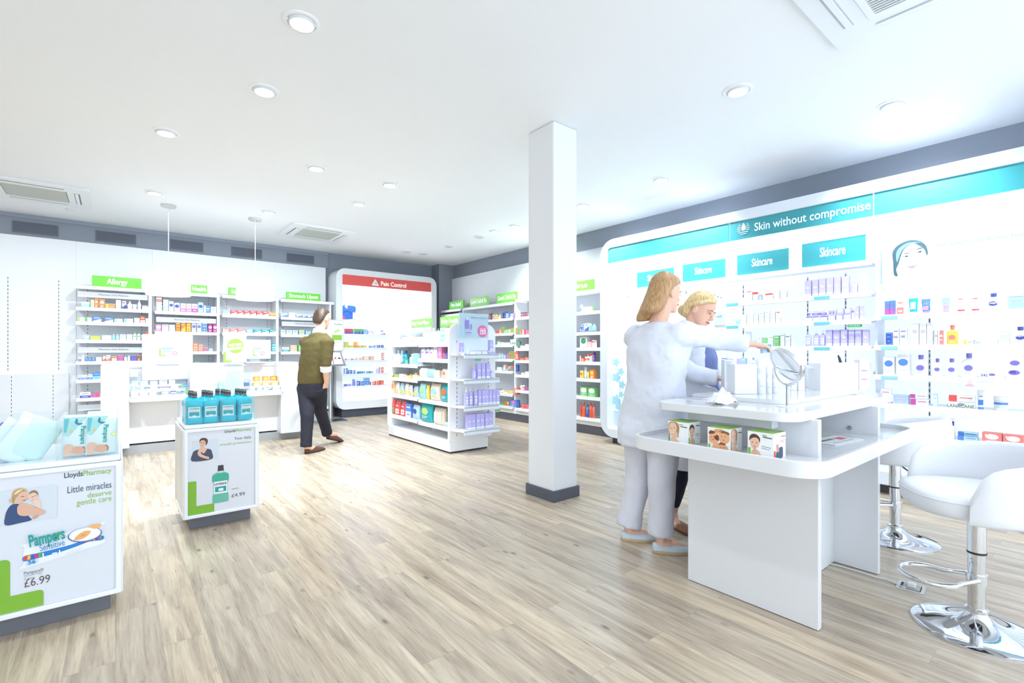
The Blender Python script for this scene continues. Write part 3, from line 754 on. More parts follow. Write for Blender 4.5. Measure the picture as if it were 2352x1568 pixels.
# printed mouthwash bottle
b0, b1 = U(487), U(526); bw = b1 - b0; bz0, bz1 = V(506, 1153), V(506, 1068); bh = bz1 - bz0
def rel(pts): return [(b0 + p[0] * bw, bz0 + p[1] * bh) for p in pts]
art(t, [((104, 186, 164), rel(spline([(.1, 0), (.9, 0), (.97, .06), (.97, .20), (.92, .25), (.92, .50), (.97, .55), (1, .6), (.98, .74), (.8, .79), (.62, .82), (.38, .82), (.2, .79), (.02, .74), (0, .6), (.05, .55), (.08, .5), (.08, .25), (.03, .2), (.03, .06)], 3))),
        ((64, 172, 148), rel([(.03, .58), (.97, .58), (.98, .73), (.8, .78), (.2, .78), (.02, .73)])), ((62, 60, 62), rel([(.33, .84), (.69, .84), (.67, 1), (.35, 1)])), ((200, 225, 222), rel([(.36, .80), (.66, .80), (.64, .845), (.38, .845)])),
        ((236, 240, 240), rel([(.1, .24), (.9, .24), (.9, .57), (.1, .57)])), ((40, 160, 160), rel([(.17, .29), (.83, .29), (.83, .43), (.17, .43)])), ((240, 246, 246), rel([(.38, .31), (.66, .31), (.66, .38), (.38, .38)]))], 'bottle_print', 0, yy, 0)
text('LISTERINE', M((58, 66, 96), .5), t, b0 + bw * .5, yy - .0035, bz0 + bh * .475, w=bw * .72, h=bh * .055, align='CENTER', bold=.02)
# printed woman touching her shoulder
w0, w1 = U(441.5), U(487); ww = w1 - w0; wz0 = V(460, 1057); wh = V(460, 1006) - wz0
def rel2(pts, k=4): return [(w0 + p[0] * ww, wz0 + p[1] * wh) for p in spline(pts, k)]
SK = (226, 184, 160)
art(t, [((212, 220, 228), [(w0, wz0), (w0 + ww * 1.3, wz0), (w0 + ww * 1.3, wz0 + wh * .9), (w0, wz0 + wh * .9)]),
        ((70, 76, 98), rel2([(0, 0), (.02, .35), (.12, .46), (.35, .50), (.7, .5), (.93, .44), (1, .3), (.98, 0)])), (SK, rel2([(.32, .5), (.42, .4), (.58, .3), (.7, .42), (.75, .52), (.62, .56), (.60, .66), (.42, .66), (.42, .56)])),
        (SK, rel2([(.37, .74), (.39, .62), (.48, .565), (.58, .58), (.66, .68), (.69, .82), (.62, .92), (.46, .93), (.38, .86)])),
        ((84, 62, 54), rel2([(.36, .88), (.42, .97), (.55, 1.0), (.70, .97), (.78, .88), (.76, .74), (.68, .65), (.68, .76), (.64, .86), (.52, .9), (.42, .88), (.385, .8)])),
        (SK, rel2([(.28, .40), (.33, .48), (.42, .40), (.45, .3), (.6, .2), (.85, .1), (.8, .02), (.5, .12), (.34, .2), (.27, .30)])),
        ((60, 44, 42), rel2([(.42, .79), (.47, .80), (.50, .785), (.46, .78)])), ((60, 44, 42), rel2([(.55, .79), (.6, .80), (.63, .785), (.58, .78)])), ((176, 92, 88), rel2([(.45, .675), (.50, .665), (.56, .68), (.50, .65)])), ((196, 146, 122), rel2([(.505, .77), (.50, .71), (.525, .70), (.52, .73)]))], 'woman_print', 0, yy, 0)

# unit with the wipes
WX0, WX1, WY0, WY1, WZ = -.86, .022, 2.90, 3.46, .718
t, o = display_unit(WX0, WX1, WY0, WY1, WZ, 'white floor display in the left foreground with the baby wipes poster')
for dv in (uy(134, WY0 + .1), uy(134, WY0 + .1) - .36):
    MB(o).box((dv - .003, WY0 + .016, WZ + .005), (dv + .003, WY1 - .016, WZ + .17), ACRYL).build('divider', t)
yy = WY0 + .0005 - o.y
def U(u): return uy(u, WY0) - o.x
def V(u, v): return zy(u, v, WY0)
text('Lloyds', DKG, t, U(147.5), yy, V(148, 1097.5), w=U(190) - U(147.5), h=.0235, bold=.012)
text('Pharmacy', LGN, t, U(191), yy, V(191, 1092.5), w=U(256) - U(191), h=.0235, bold=.012)
text('Little miracles', M((66, 92, 92), .5), t, U(256), yy, V(256, 1119), w=U(256) - U(155), h=.031, align='RIGHT')
text('deserve', LGN, t, U(256), yy, V(256, 1135), w=U(256) - U(201), h=.024, align='RIGHT')
text('gentle care', LGN, t, U(256), yy, V(256, 1149), w=U(256) - U(176), h=.026, align='RIGHT')
text('Pampers®', M((110, 110, 114), .5), t, U(55), yy, V(55, 1320), w=U(100) - U(55), h=.014)
text('Sensitive Wipe', M((168, 168, 174), .5), t, U(55), yy, V(55, 1325), w=U(97) - U(55), h=.009)
text('56 wipes', M((168, 168, 174), .5), t, U(55), yy, V(55, 1332), w=U(80) - U(55), h=.009)
text('£6.99', M((104, 88, 88), .5), t, U(56), yy, V(56, 1349), w=U(115) - U(56), h=.036)
gz = .112
art(t, [(GL, rrect(WX0 + .03 - o.x + .02, gz, U(23), V(20, 1284), [.001, .018, .001, .001], 4)), (GL, rrect(WX0 + .05 - o.x, gz, U(100), gz + .068, [.001, .016, .001, .001], 4))], 'green_letter', 0, yy, 0)
# mother and baby print
w0, w1 = U(8), U(104); ww = w1 - w0; wz0 = V(30, 1203); wh = V(45, 1120) - wz0
art(t, [((212, 220, 226), [(w0 - .06, wz0), (w0 + ww * 1.3, wz0), (w0 + ww * 1.3, wz0 + wh * .95), (w0 - .06, wz0 + wh * .95)]),
        ((222, 196, 158), rel2([(.18, .80), (.24, .96), (.42, 1.0), (.58, .9), (.56, .72), (.40, .60), (.24, .55), (.14, .42), (.04, .36), (.02, .22), (.10, .30), (.18, .50)])),
        ((52, 76, 120), rel2([(.04, 0), (.05, .3), (.12, .48), (.22, .56), (.40, .52), (.5, .3), (.62, .12), (.66, .03), (.4, 0)])),
        ((226, 184, 162), rel2([(.30, .88), (.26, .74), (.28, .62), (.38, .56), (.50, .60), (.58, .68), (.60, .76), (.56, .86), (.50, .92), (.42, .90)])),
        ((190, 152, 102), rel2([(.20, .78), (.24, .92), (.40, .98), (.54, .90), (.50, .88), (.40, .86), (.32, .76), (.26, .66), (.24, .56), (.20, .66)])), ((238, 216, 176), rel2([(.24, .84), (.34, .94), (.46, .95), (.40, .91), (.30, .84)])),
        ((232, 196, 176), rel2([(.58, .70), (.60, .82), (.70, .87), (.80, .82), (.83, .70), (.80, .60), (.70, .56), (.62, .60)])), ((150, 112, 84), rel2([(.60, .78), (.64, .86), (.74, .88), (.82, .80), (.82, .72), (.78, .78), (.70, .82)])),
        ((236, 202, 182), rel2([(.70, .58), (.84, .58), (.90, .44), (.86, .34), (.76, .42)])),
        ((222, 176, 150), rel2([(.34, .50), (.44, .56), (.60, .50), (.80, .36), (.98, .26), (1.0, .20), (.92, .14), (.72, .18), (.50, .18), (.36, .24), (.32, .36)])), ((206, 160, 134), rel2([(.70, .14), (.84, .16), (.80, .08), (.70, .06)])),
        ((70, 50, 44), rel2([(.40, .755), (.46, .76), (.50, .74), (.45, .745)])), ((176, 86, 84), rel2([(.44, .645), (.50, .64), (.56, .665), (.50, .62)])), ((84, 60, 50), rel2([(.66, .70), (.69, .71), (.72, .70), (.69, .695)])), ((84, 60, 50), rel2([(.74, .72), (.77, .73), (.79, .72), (.77, .715)])), ((196, 110, 104), rel2([(.67, .62), (.71, .615), (.74, .63), (.71, .605)])),
        ((200, 176, 160), rel2([(.14, .70), (.20, .74), (.22, .68), (.18, .62)]))], 'mother_and_baby_print', 0, yy, 0)
# printed wipes pack
b0, b1 = U(44), U(241); bw = b1 - b0; bz0, bz1 = V(60, 1303), V(230, 1200); bh = bz1 - bz0
def rel(pts): return [(b0 + p[0] * bw, bz0 + p[1] * bh) for p in pts]
cols = [(230, 70, 60), (240, 190, 50), (70, 90, 190), (200, 60, 140), (90, 180, 80), (240, 120, 50)]
sh = [((238, 240, 243), rel(spline([(.0, .0), (.05, .14), (.04, .4), (.06, .62), (.02, .70), (.1, .74), (.3, .80), (.6, .90), (.92, .98), (1, 1), (.96, .8), (.98, .5), (1, .34), (.9, .26), (.6, .16), (.3, .06), (.1, .0)], 3))),
      ((40, 130, 205), rel(spline([(.05, .36), (.2, .38), (.45, .42), (.65, .48), (.8, .60), (.97, .56), (.97, .42), (.8, .44), (.65, .36), (.45, .28), (.2, .22), (.05, .20)], 3)))]
for k in range(5): sh += [(cols[k % 6], rel([(.05 + k * .04, .22 + k * .004), (.085 + k * .04, .225 + k * .004), (.085 + k * .04, .36 + k * .004), (.05 + k * .04, .355 + k * .004)]))]
for k in range(9): sh += [(cols[(k + 2) % 6], rel([(.72 + k * .027, .42 + .012 * min(k, 4)), (.742 + k * .027, .42 + .012 * min(k, 4)), (.742 + k * .027, .54 + .01 * min(k, 4)), (.72 + k * .027, .53 + .01 * min(k, 4))]))]
sh += [((90, 110, 190), rel(ell(.755, .70, .205, .235, 28, .35))), ((246, 248, 250), rel(ell(.755, .715, .190, .215, 28, .35))), ((238, 176, 110), rel(spline([(.62, .58), (.66, .72), (.74, .82), (.82, .80), (.80, .68), (.72, .58)]))), ((240, 180, 112), rel(spline([(.80, .93), (.84, .98), (.94, .97), (.95, .88), (.88, .84)]))),
       ((204, 140, 80), rel(spline([(.70, .66), (.73, .72), (.77, .71), (.73, .69)]))), ((226, 214, 60), rel(ell(.40, .83, .03, .04, 12))), ((226, 214, 60), rel(ell(.44, .86, .03, .04, 12))), ((226, 214, 60), rel([(.37, .82), (.47, .85), (.43, .74)])), ((200, 232, 244), rel([(.08, .06), (.2, .10), (.21, .2), (.08, .18)]))]
art(t, sh, 'wipes_print', 0, yy, 0, step=.0003)
PT = M((0, 158, 152), .5)
text('Pampers', PT, t, U(69), yy - .0125, V(69, 1254), w=U(151) - U(69), h=.052, bold=.03, roty=-.10)
text('Sensitive', M((40, 130, 205), .5), t, U(93), yy - .0125, V(93, 1264), w=U(150) - U(93), h=.030, roty=-.10)
text('1', M((250, 250, 252), .5), t, U(99), yy - .0125, V(99, 1279), h=.022, bold=.02, roty=-.08)
text('=1', M((250, 250, 252), .5), t, U(121), yy - .0125, V(121, 1276), h=.022, bold=.02, roty=-.08)
text('unicef', M((215, 235, 248), .5), t, U(153), yy - .0125, V(153, 1271), h=.015, roty=-.08)
text('56', M((40, 130, 205), .5), t, U(65), yy - .0125, V(65, 1294), h=.018, bold=.02)

# ------------------------------------------------------------------ gondola in the middle of the shop
GX0, GX1, GY0, GY1 = 3.045, 3.60, 4.905, 6.55
GWH = M((244, 246, 249), .35)
t = thing('gondola_shelving', (3.33, 5.7, 0), 'free-standing white double-sided gondola shelf in the middle of the shop', 'shelving'); o = t.location
def endp(y0, y1):
    z1 = 1.535
    pts = [(GX0 - .012, .145), (GX0 - .012, z1 - .13)] + [(GX0 - .012 + .13 - .13 * math.cos(a * PI / 12), z1 - .13 + .13 * math.sin(a * PI / 12)) for a in range(1, 7)]
    pts += [(3.71 - .13 + .13 * math.sin(a * PI / 12), z1 - .13 + .13 * math.cos(a * PI / 12)) for a in range(0, 7)]
    pts += [(3.71, .33), (3.69, .23), (3.64, .155), (3.60, .145), (GX0 + .06, .125)]
    MB(o).prism(pts[::-1], y0, y1, GWH, 'y').build('end_panel', t, bevel=.004)
endp(GY0, GY0 + .035); endp(GY1, GY1 + .035)
MB(o).box((GX0, GY0 + .005, .02), (GX1, GY1 + .03, .14), GWH).build('plinth', t, bevel=.003)
MB(o).box((GX0 + .01, GY0 + .015, 0), (GX1 - .01, GY1 + .02, .02), M((50, 50, 56), .6)).build('foot_rail', t)
MB(o).box((3.355, GY0 + .035, .14), (3.385, GY1, 1.48), M((212, 216, 218), .6)).build('spine', t)
YMG = 5.74
MB(o).box((3.30, YMG - .015, .14), (3.356, YMG + .015, 1.45), GWH).build('upright', t)
for (y0, y1, zs) in ((GY0 + .04, YMG, [1.30, 1.107, .871, .588, .295]), (YMG + .005, GY1 - .005, [1.307, 1.026, .833, .596, .304])):
    for z in zs:
        MB(o).box((GX0 + .015, y0 + .0, z - .045), (GX0 + .027, y1 - .03, z + .004), SHELFW).prism([(GX0 + .027, y0), (GX0 + .027, y1 - .03), (3.356, y1), (3.356, y0)], z - .02, z, SHELFW).build('shelf', t, bevel=.002)
    for z in (1.3, .87, .45):
        MB(o).box((3.386, y0, z - .02), (3.68, y1, z), SHELFW).build('shelf', t)
    for y in (y0 + .12, y1 - .12): slots(t, o, y, 3.355, .3, 1.25, axis='X')
ZE = [1.17, .877, .562, .285]
for z in ZE:
    MB(o).prism([(3.06, GY0), (3.06, GY0 - .05), (3.10, GY0 - .215), (3.60, GY0 - .23), (3.69, GY0 - .10), (3.69, GY0)], z - .018, z, M((242, 245, 250), .3), 'z').prism([(3.10, GY0 - .215), (3.10, GY0 - .205), (3.60, GY0 - .22), (3.60, GY0 - .23)], z - .05, z, M((226, 234, 246), .3), 'z').build('end_shelf', t, bevel=.002)
for x in (3.14, 3.60): slots(t, o, x, GY0 + .001, .2, 1.40)
sign('category_sign', ux(945, 3.2), ux(988, 3.2), zx(966, 752, 3.2), zx(966, 733, 3.2), 3.2, 'X', 'Baby Food Wipes', M((150, 224, 112), .45), 'pale green Baby Food Wipes sign standing on the gondola', 'green category signs', tw=.9, bold=.02)
sign('category_sign', ux(1011, 3.3), ux(1056, 3.3), zx(1030, 750, 3.3), zx(1030, 727, 3.3), 3.3, 'X', 'Baby Health', M((140, 220, 96), .45), 'green Baby Health sign behind the skincare offer poster', 'green category signs', tw=.85, bold=.02)
t = thing('showcard', (3.2, ux(924, 3.2), zx(924, 762, 3.2)), 'blank pale showcard at the far end of the gondola top', 'sign', rotz=-PI / 2)
hw = (ux(903, 3.2) - ux(946, 3.2)) / 2
MB().box((-hw, 0, -.04), (hw, .004, .15), M((226, 232, 238), .4)).build('card', t)
MB().box((-hw, -.01, -.06), (hw, .03, -.04), ACRYL).build('foot', t)
# skincare offer poster in an acrylic holder on the end shelf
yP = GY0 - .12
x0, x1 = uy(1054, yP), uy(1121, yP); z0, z1 = zy(1087, 775, yP), zy(1087, 720, yP)
t = thing('poster_holder', ((x0 + x1) / 2, yP, 1.17), 'tall acrylic holder with the Effective skincare 30% OFF poster', 'poster'); o = t.location
MB(o).box((x0, yP, z0), (x1, yP + .004, z1), M((214, 226, 242), .3)).build('poster', t)
MB(o).box((x0, yP - .006, 1.172), (x1, yP - .002, z1 + .05), ACRYL).box((x0, yP - .04, 1.170), (x1, yP + .06, 1.174), ACRYL).build('holder', t)
wc, hc = x1 - x0, z1 - z0
art(t, [((170, 214, 236), rrect(0, 0, wc * .25, hc * .08, .003, 2)), ((170, 214, 236), [(0, 0), (wc * .09, 0), (wc * .09, hc * .5), (0, hc * .5)]), ((150, 140, 226), rrect(wc * .20, hc * .36, wc * .33, hc * .72, .004, 3)), ((226, 232, 242), rrect(wc * .24, hc * .72, wc * .29, hc * .84, .003, 3)), ((150, 140, 226), rrect(wc * .38, hc * .34, wc * .42, hc * .56, .002, 2)),
        ((206, 208, 240), rrect(wc * .20, hc * .14, wc * .42, hc * .26, .004, 3)), ((140, 130, 216), rrect(wc * .22, hc * .18, wc * .40, hc * .22, .002, 2)), ((236, 108, 176), ell(wc * .80, hc * .28, wc * .165, wc * .165, 30))], 'print', x0 - o.x, -.0065, z0 - o.z)
text('Effective skincare', M((120, 148, 184), .5), t, x0 + wc * .40 - o.x, -.008, z0 + hc * .80 - o.z, w=wc * .56, h=hc * .07)
text('Buy 2 get', M((252, 250, 252), .5), t, x0 + wc * .80 - o.x, -.011, z0 + hc * .37 - o.z, w=wc * .2, h=hc * .05, align='CENTER', bold=.02)
text('30%', M((252, 250, 252), .5), t, x0 + wc * .80 - o.x, -.011, z0 + hc * .25 - o.z, w=wc * .22, h=hc * .10, align='CENTER', bold=.03)
text('OFF', M((252, 250, 252), .5), t, x0 + wc * .80 - o.x, -.011, z0 + hc * .13 - o.z, w=wc * .22, h=hc * .10, align='CENTER', bold=.03)

# ------------------------------------------------------------------ steel literature stand beside the lit unit
t = thing('literature_stand', (2.87, 8.5, 0), 'slim steel literature stand behind the walking man', 'display stand'); o = t.location
MB(o).prism(rrect(2.60, 8.36, 3.14, 8.66, .05, 4), 0, .012, M((150, 175, 205), .25, 1.0), 'z').build('base', t, bevel=.003)
MB(o).tube([(2.85, 8.5, .01), (2.85, 8.5, 1.74)], .012, STEEL, 10).tube([(2.90, 8.5, .01), (2.90, 8.5, 1.3)], .008, STEEL, 8).build('pole', t, smooth=60)
x0, x1 = uy(733, 8.44), uy(789, 8.44)
MB(o).box((x0, 8.44, 1.205), (x1, 8.46, 1.745), M((206, 214, 220), .3, .5)).build('poster_frame', t, bevel=.003)
MB(o).box((x0 + .015, 8.436, 1.22), (x1 - .015, 8.44, 1.73), M((232, 236, 240), .4)).build('poster', t)
xr = x1 - .03 - o.x
art(t, [((140, 190, 70), [(xr - .17, 1.395), (xr, 1.395), (xr, 1.485), (xr - .17, 1.485)]), ((160, 205, 110), [(xr - .13, 1.53), (xr - .04, 1.57), (xr - .05, 1.585), (xr - .14, 1.545)]), ((176, 212, 130), [(xr - .1, 1.52), (xr - .02, 1.55), (xr - .03, 1.56), (xr - .11, 1.53)]), ((190, 196, 204), [(xr - .17, 1.35), (xr, 1.35), (xr, 1.356), (xr - .17, 1.356)]), ((200, 204, 210), [(xr - .17, 1.30), (xr - .05, 1.30), (xr - .05, 1.306), (xr - .17, 1.306)])], 'print', 0, 8.4355 - o.y, 0)
text('MyMeds', M((90, 100, 104), .5), t, xr, 8.4345 - o.y, 1.655, w=.13, h=.03, align='RIGHT')
yb = 8.30
x0, x1 = uy(740, yb), uy(795, yb)
mb = MB(o); mb.add([(x0, yb, .965), (x1, yb - .0, .965), (x1 - .05, yb + .12, 1.20), (x0, yb + .12, 1.20), (x0, yb + .015, .955), (x1, yb + .015, .955), (x1 - .05, yb + .14, 1.195), (x0, yb + .14, 1.195)], [(0, 1, 2, 3), (7, 6, 5, 4), (0, 4, 5, 1), (1, 5, 6, 2), (2, 6, 7, 3), (3, 7, 4, 0)], M((160, 168, 178), .3, .6)); mb.build('leaflet_tray', t)
for k in range(2):
    a = x0 + .03 + k * (x1 - x0) * .42; b = a + (x1 - x0) * .38
    mb = MB(o); mb.add([(a, yb - .004, .985), (b, yb - .004, .985), (b - .02, yb + .104, 1.185), (a, yb + .104, 1.185)], [(0, 1, 2, 3)], M((246, 247, 250), .4)); mb.add([(a + .08, yb + .036, 1.075), (b - .03, yb + .036, 1.075), (b - .03, yb + .048, 1.097), (a + .08, yb + .048, 1.097)], [(0, 1, 2, 3)], DARK); mb.add([(a + .02, yb + .036, 1.07), (a + .05, yb + .036, 1.07), (a + .05, yb + .052, 1.105), (a + .02, yb + .052, 1.105)], [(0, 1, 2, 3)], M((226, 90, 90), .5)); mb.build('leaflet', t)
# ------------------------------------------------------------------ the consultation table
LT = M((230, 231, 234), .14, coat=.4)
LTIN = M((228, 230, 232), .3)
t = thing('consultation_table', (2.9, 1.2, 0), 'white two-tier consultation table in the right foreground', 'table'); o = t.location; TBL = t
PXA, PXB = 2.34, 3.215
for x in (PXA, PXB - .035):
    MB(o).box((x, .80, .003), (x + .035, 1.415, .905), LT).build('end_panel', t, bevel=.002)
MB(o).box((PXA + .035, 1.01, .003), (PXB - .035, 1.03, .715), LTIN).build('spine_panel', t)
MB(o).box((PXA + .035, .88, .003), (PXA + .055, 1.01, .70), LTIN).box((PXA + .055, .985, .003), (PXA + .20, 1.01, .70), LTIN).build('cable_duct', t)
MB(o).box((PXA + .035, .82, .655), (PXB - .035, .84, .70), LTIN).build('rail', t)
# lower tray with its raised rim
TX0, TX1, TY0, TY1 = 2.072, 3.60, .705, 1.62
out = rrect(TX0, TY0, TX1, TY1, .14, 10); inn = rrect(TX0 + .022, TY0 + .022, TX1 - .022, TY1 - .022, .12, 10)
MB(o).ring(out, inn, .700, .768, LT, 'z').build('tray_rim', t, smooth=40, bevel=.003)
MB(o).prism(inn, .715, .744, LT, 'z').build('tray_floor', t, smooth=40)
# upper top
MB(o).prism(rrect(2.165, .83, 3.68, 1.52, .10, 10), .902, .942, LT, 'z').build('table_top', t, smooth=40, bevel=.004, seg=3)
MB(o).box((2.27, .96, .855), (2.335, 1.36, .900), LT).build('drawer', t, bevel=.003)
MB().lathe([(.012, 0), (.012, .004), (.007, .005), (.007, .001), (.001, .001)], STEEL, 16).build('cable_grommet', t, loc=(3.178 - o.x, ux(1952, 3.18) - o.y, zx(1952, 982, 3.18))).rotation_euler = (0, -PI / 2, 0)
# brochures in the open compartment
t = thing('brochure', (2.86, .93, .745), 'open green and white brochure lying in the table compartment', 'brochure', rotz=-.12)
MB().box((-.15, -.10, 0), (.15, .05, .003), M((248, 249, 250), .3)).box((-.15, .045, .003), (.15, .05, .004), M((90, 180, 60), .4)).build('pages', t)
mb = MB(); mb.box((-.12, -.02, .003), (.02, .0, .0034), M((120, 120, 120), .4)).box((.04, -.04, .003), (.11, .0, .0034), M((230, 90, 110), .4)).box((-.1, -.07, .003), (.1, -.065, .0034), M((150, 160, 150), .4)); mb.build('print', t)
t = thing('brochure', (2.78, 1.12, .745), 'pale green glossy brochure under the open one', 'brochure', rotz=.1)
MB().box((-.11, -.08, 0), (.13, .06, .002), M((226, 240, 226), .15)).build('pages', t)

# ------------------------------------------------------------------ photo cubes
FACES = {
    'woman': [((246, 248, 248), [(0, 0), (1, 0), (1, 1), (0, 1)]), ((60, 170, 160), [(0, 0), (.09, 0), (.09, .4), (0, .4)]), ((186, 140, 92), spline([(.02, .3), (.0, .8), (.1, 1.0), (.45, 1.0), (.58, .8), (.54, .45), (.5, .3), (.3, .5), (.14, .5)], 4)), ((240, 200, 172), spline([(.06, .86), (.02, .6), (.10, .38), (.24, .32), (.38, .5), (.44, .75), (.36, .95), (.16, .97)], 4)),
              ((236, 192, 164), spline([(.1, .0), (.16, .3), (.3, .46), (.44, .56), (.50, .4), (.42, .24), (.6, .1), (.74, .0)], 4)), ((90, 60, 50), ell(.13, .70, .04, .018, 10)), ((90, 60, 50), ell(.31, .74, .04, .018, 10)), ((250, 250, 250), ell(.20, .48, .075, .03, 12, .2)), ((200, 90, 90), ell(.20, .455, .07, .014, 12, .2)), ((80, 96, 80), [(.64, .86), (.98, .84), (.98, .80), (.64, .82)])],
    'boy': [((248, 249, 249), [(0, 0), (1, 0), (1, 1), (0, 1)]), ((130, 196, 70), [(0, 0), (.11, 0), (.11, .36), (0, .36)]), ((236, 190, 160), spline([(.12, .0), (.14, .2), (.24, .3), (.4, .3), (.5, .18), (.54, .0)], 4)), ((240, 196, 166), spline([(.08, .64), (.12, .42), (.26, .32), (.42, .42), (.48, .62), (.42, .8), (.2, .84), (.1, .78)], 4)), ((96, 66, 50), spline([(.06, .66), (.08, .84), (.2, .94), (.38, .92), (.5, .78), (.48, .62), (.42, .76), (.28, .80), (.14, .74)], 4)),
            ((60, 40, 36), ell(.19, .60, .03, .018, 10)), ((60, 40, 36), ell(.36, .60, .03, .018, 10)), ((190, 96, 90), ell(.27, .44, .045, .014, 10)), ((232, 182, 150), spline([(.2, .1), (.24, .36), (.3, .42), (.34, .3), (.3, .1)], 4)), ((120, 140, 110), [(.56, .5), (.94, .46), (.94, .44), (.56, .48)]), ((120, 140, 110), [(.56, .42), (.9, .38), (.9, .36), (.56, .40)]), ((80, 96, 80), [(.62, .88), (.98, .86), (.98, .82), (.62, .84)])],
    'family': [((250, 246, 240), [(0, 0), (1, 0), (1, 1), (0, 1)]), ((110, 190, 70), [(0, 0), (.12, 0), (.1, .3), (.03, .3)]), ((238, 178, 132), spline([(.04, .55), (.1, .76), (.3, .8), (.5, .7), (.5, .45), (.3, .35), (.1, .36)], 4)), ((240, 182, 138), spline([(.5, .62), (.56, .84), (.78, .88), (.98, .8), (.98, .5), (.8, .38), (.6, .42)], 4)), ((236, 176, 130), spline([(.3, .8), (.34, .98), (.7, .99), (.72, .84), (.5, .78)], 4)), ((238, 182, 140), spline([(.2, .02), (.26, .34), (.4, .44), (.52, .34), (.56, .1), (.4, .0)], 4)), ((238, 178, 132), spline([(.5, .05), (.55, .3), (.75, .36), (.92, .24), (.9, .06), (.7, .0)], 4)),
               ((120, 70, 44), spline([(.3, .62), (.46, .74), (.52, .6), (.5, .48), (.36, .52)], 4)), ((130, 76, 48), spline([(.04, .76), (.12, .9), (.34, .86), (.28, .78), (.12, .74)], 4)), ((150, 90, 50), spline([(.6, .84), (.74, .94), (.98, .88), (.96, .78), (.78, .84)], 4)), ((150, 80, 50), spline([(.5, .30), (.6, .42), (.82, .38), (.78, .32), (.6, .32)], 4))] + [((70, 44, 36), ell(a, b, .025, .016, 8)) for a, b in ((.16, .6), (.28, .64), (.64, .68), (.8, .7), (.4, .9), (.56, .9), (.62, .2), (.76, .22))] + [((190, 90, 80), ell(a, b, .05, .016, 8)) for a, b in ((.24, .5), (.74, .54), (.68, .1))] + [((214, 60, 50), [(.92, 0), (1, 0), (1, .14), (.94, .14)])],
    'arm': [((248, 249, 249), [(0, 0), (1, 0), (1, 1), (0, 1)]), ((70, 86, 116), spline([(.2, 0), (.18, .24), (.34, .40), (.74, .44), (.78, .1), (.7, 0)], 4)), ((214, 150, 120), spline([(.2, .4), (.18, .56), (.34, .6), (.44, .4), (.42, .26), (.3, .28)], 4)), ((220, 80, 60), [(0, 0), (.14, 0), (.14, .34), (0, .34)]), ((210, 80, 90), [(.5, .72), (.96, .72), (.96, .70), (.5, .70)]), ((210, 80, 90), [(.56, .66), (.9, .66), (.9, .64), (.56, .64)]), ((80, 96, 80), [(.6, .90), (.98, .88), (.98, .85), (.6, .87)])],
}
def cube(u, v, s, phi, f1, f2, lab):
    """corner nearest the camera stands at the pixel (u, v); left face turned by phi"""
    z = .745
    x, y = onz(u, v, z)
    t = thing('photo_cube', (x, y, z), lab, 'display cube', 'photo cubes on the table tray', rotz=phi)
    # local: left face lies in the -x direction seen from the front, right face goes to +y
    MB().box((-s, 0, 0), (0, s, s), M((248, 249, 250), .4)).box((-s, 0, s - .0), (0, s, s + .0012), M((140, 190, 76), .4)).build('card_cube', t, bevel=.0015)
    art(t, FACES[f1], 'photo_print', -s + .002, -.0003, .002, s=s - .006, step=.00012)
    art(t, FACES[f2], 'photo_print', .0003, .002, .002, s=s - .006, rotz=PI / 2, step=.00012)
    text('Lloyds', M((60, 84, 60), .5), t, -s * .42, -.003, s * .88, h=s * .05, bold=.02)
cube(1581, 1024, .110, -1.56, 'woman', 'boy', 'photo cube with a smiling woman on its left face, leftmost of the three')
cube(1678, 1042, .108, -1.56, 'family', 'woman', 'middle photo cube with a ring of family faces')
cube(1777, 1057, .110, -1.60, 'boy', 'arm', 'photo cube with a small boy on its left face, nearest the table corner')

# ------------------------------------------------------------------ swivel mirror
x, y = onz(1808, 934, .942)
t = thing('swivel_mirror', (x, y, .942), 'round double-sided chrome swivel mirror on a thin stem', 'mirror')
MB().lathe([(.045, 0), (.045, .003), (.01, .006), (.003, .008)], M((236, 238, 242), .2), 24).build('base', t, smooth=50)
k = mpp(x, y)
R = .090; cz = (934 - 838) * k + .002
MB().tube([(0, 0, .004), (0, 0, cz - R * 1.05)], .0052, M((165, 170, 176), .25, 1.0), 12).build('stem', t, smooth=60)
k = mpp(x, y)
R = .090; cz = (934 - 838) * k + .002
# yoke: half ring under the mirror
yk = Vector((.524, .852, 0))
mb = MB(); n = 16
for dz in (0,):
    pth = []
    for i in range(n + 1):
        a = PI + PI * i / n
        pth.append(yk * (R * 1.04) * math.cos(a) + Vector((0, 0, cz + R * 1.05 * math.sin(a))))
mb.tube(pth, .0045, CHROME, 8, flat=1.6); mb.build('yoke', t, smooth=60)
mr = bpy.data.objects.new('mirror_head', None); COL.objects.link(mr); mr.parent = t
mr.location = (0, 0, cz)
# the disc: axis tilted up and away
MB().ring(ell(0, 0, R, R, 48), ell(0, 0, R * .93, R * .93, 48), -.010, .010, CHROME, 'z').build('rim', mr, smooth=40, bevel=.002)
MB().prism(ell(0, 0, R * .94, R * .94, 48), -.006, .006, M((235, 238, 242), .01, 1.0), 'z').build('mirror_glass', mr)
d = Vector((-CT * .62 - ST * .62, ST * .62 - CT * .62, -.42)).normalized()
mr.rotation_euler = Vector((-.709, .436, -.554)).to_track_quat('Z', 'Y').to_euler()

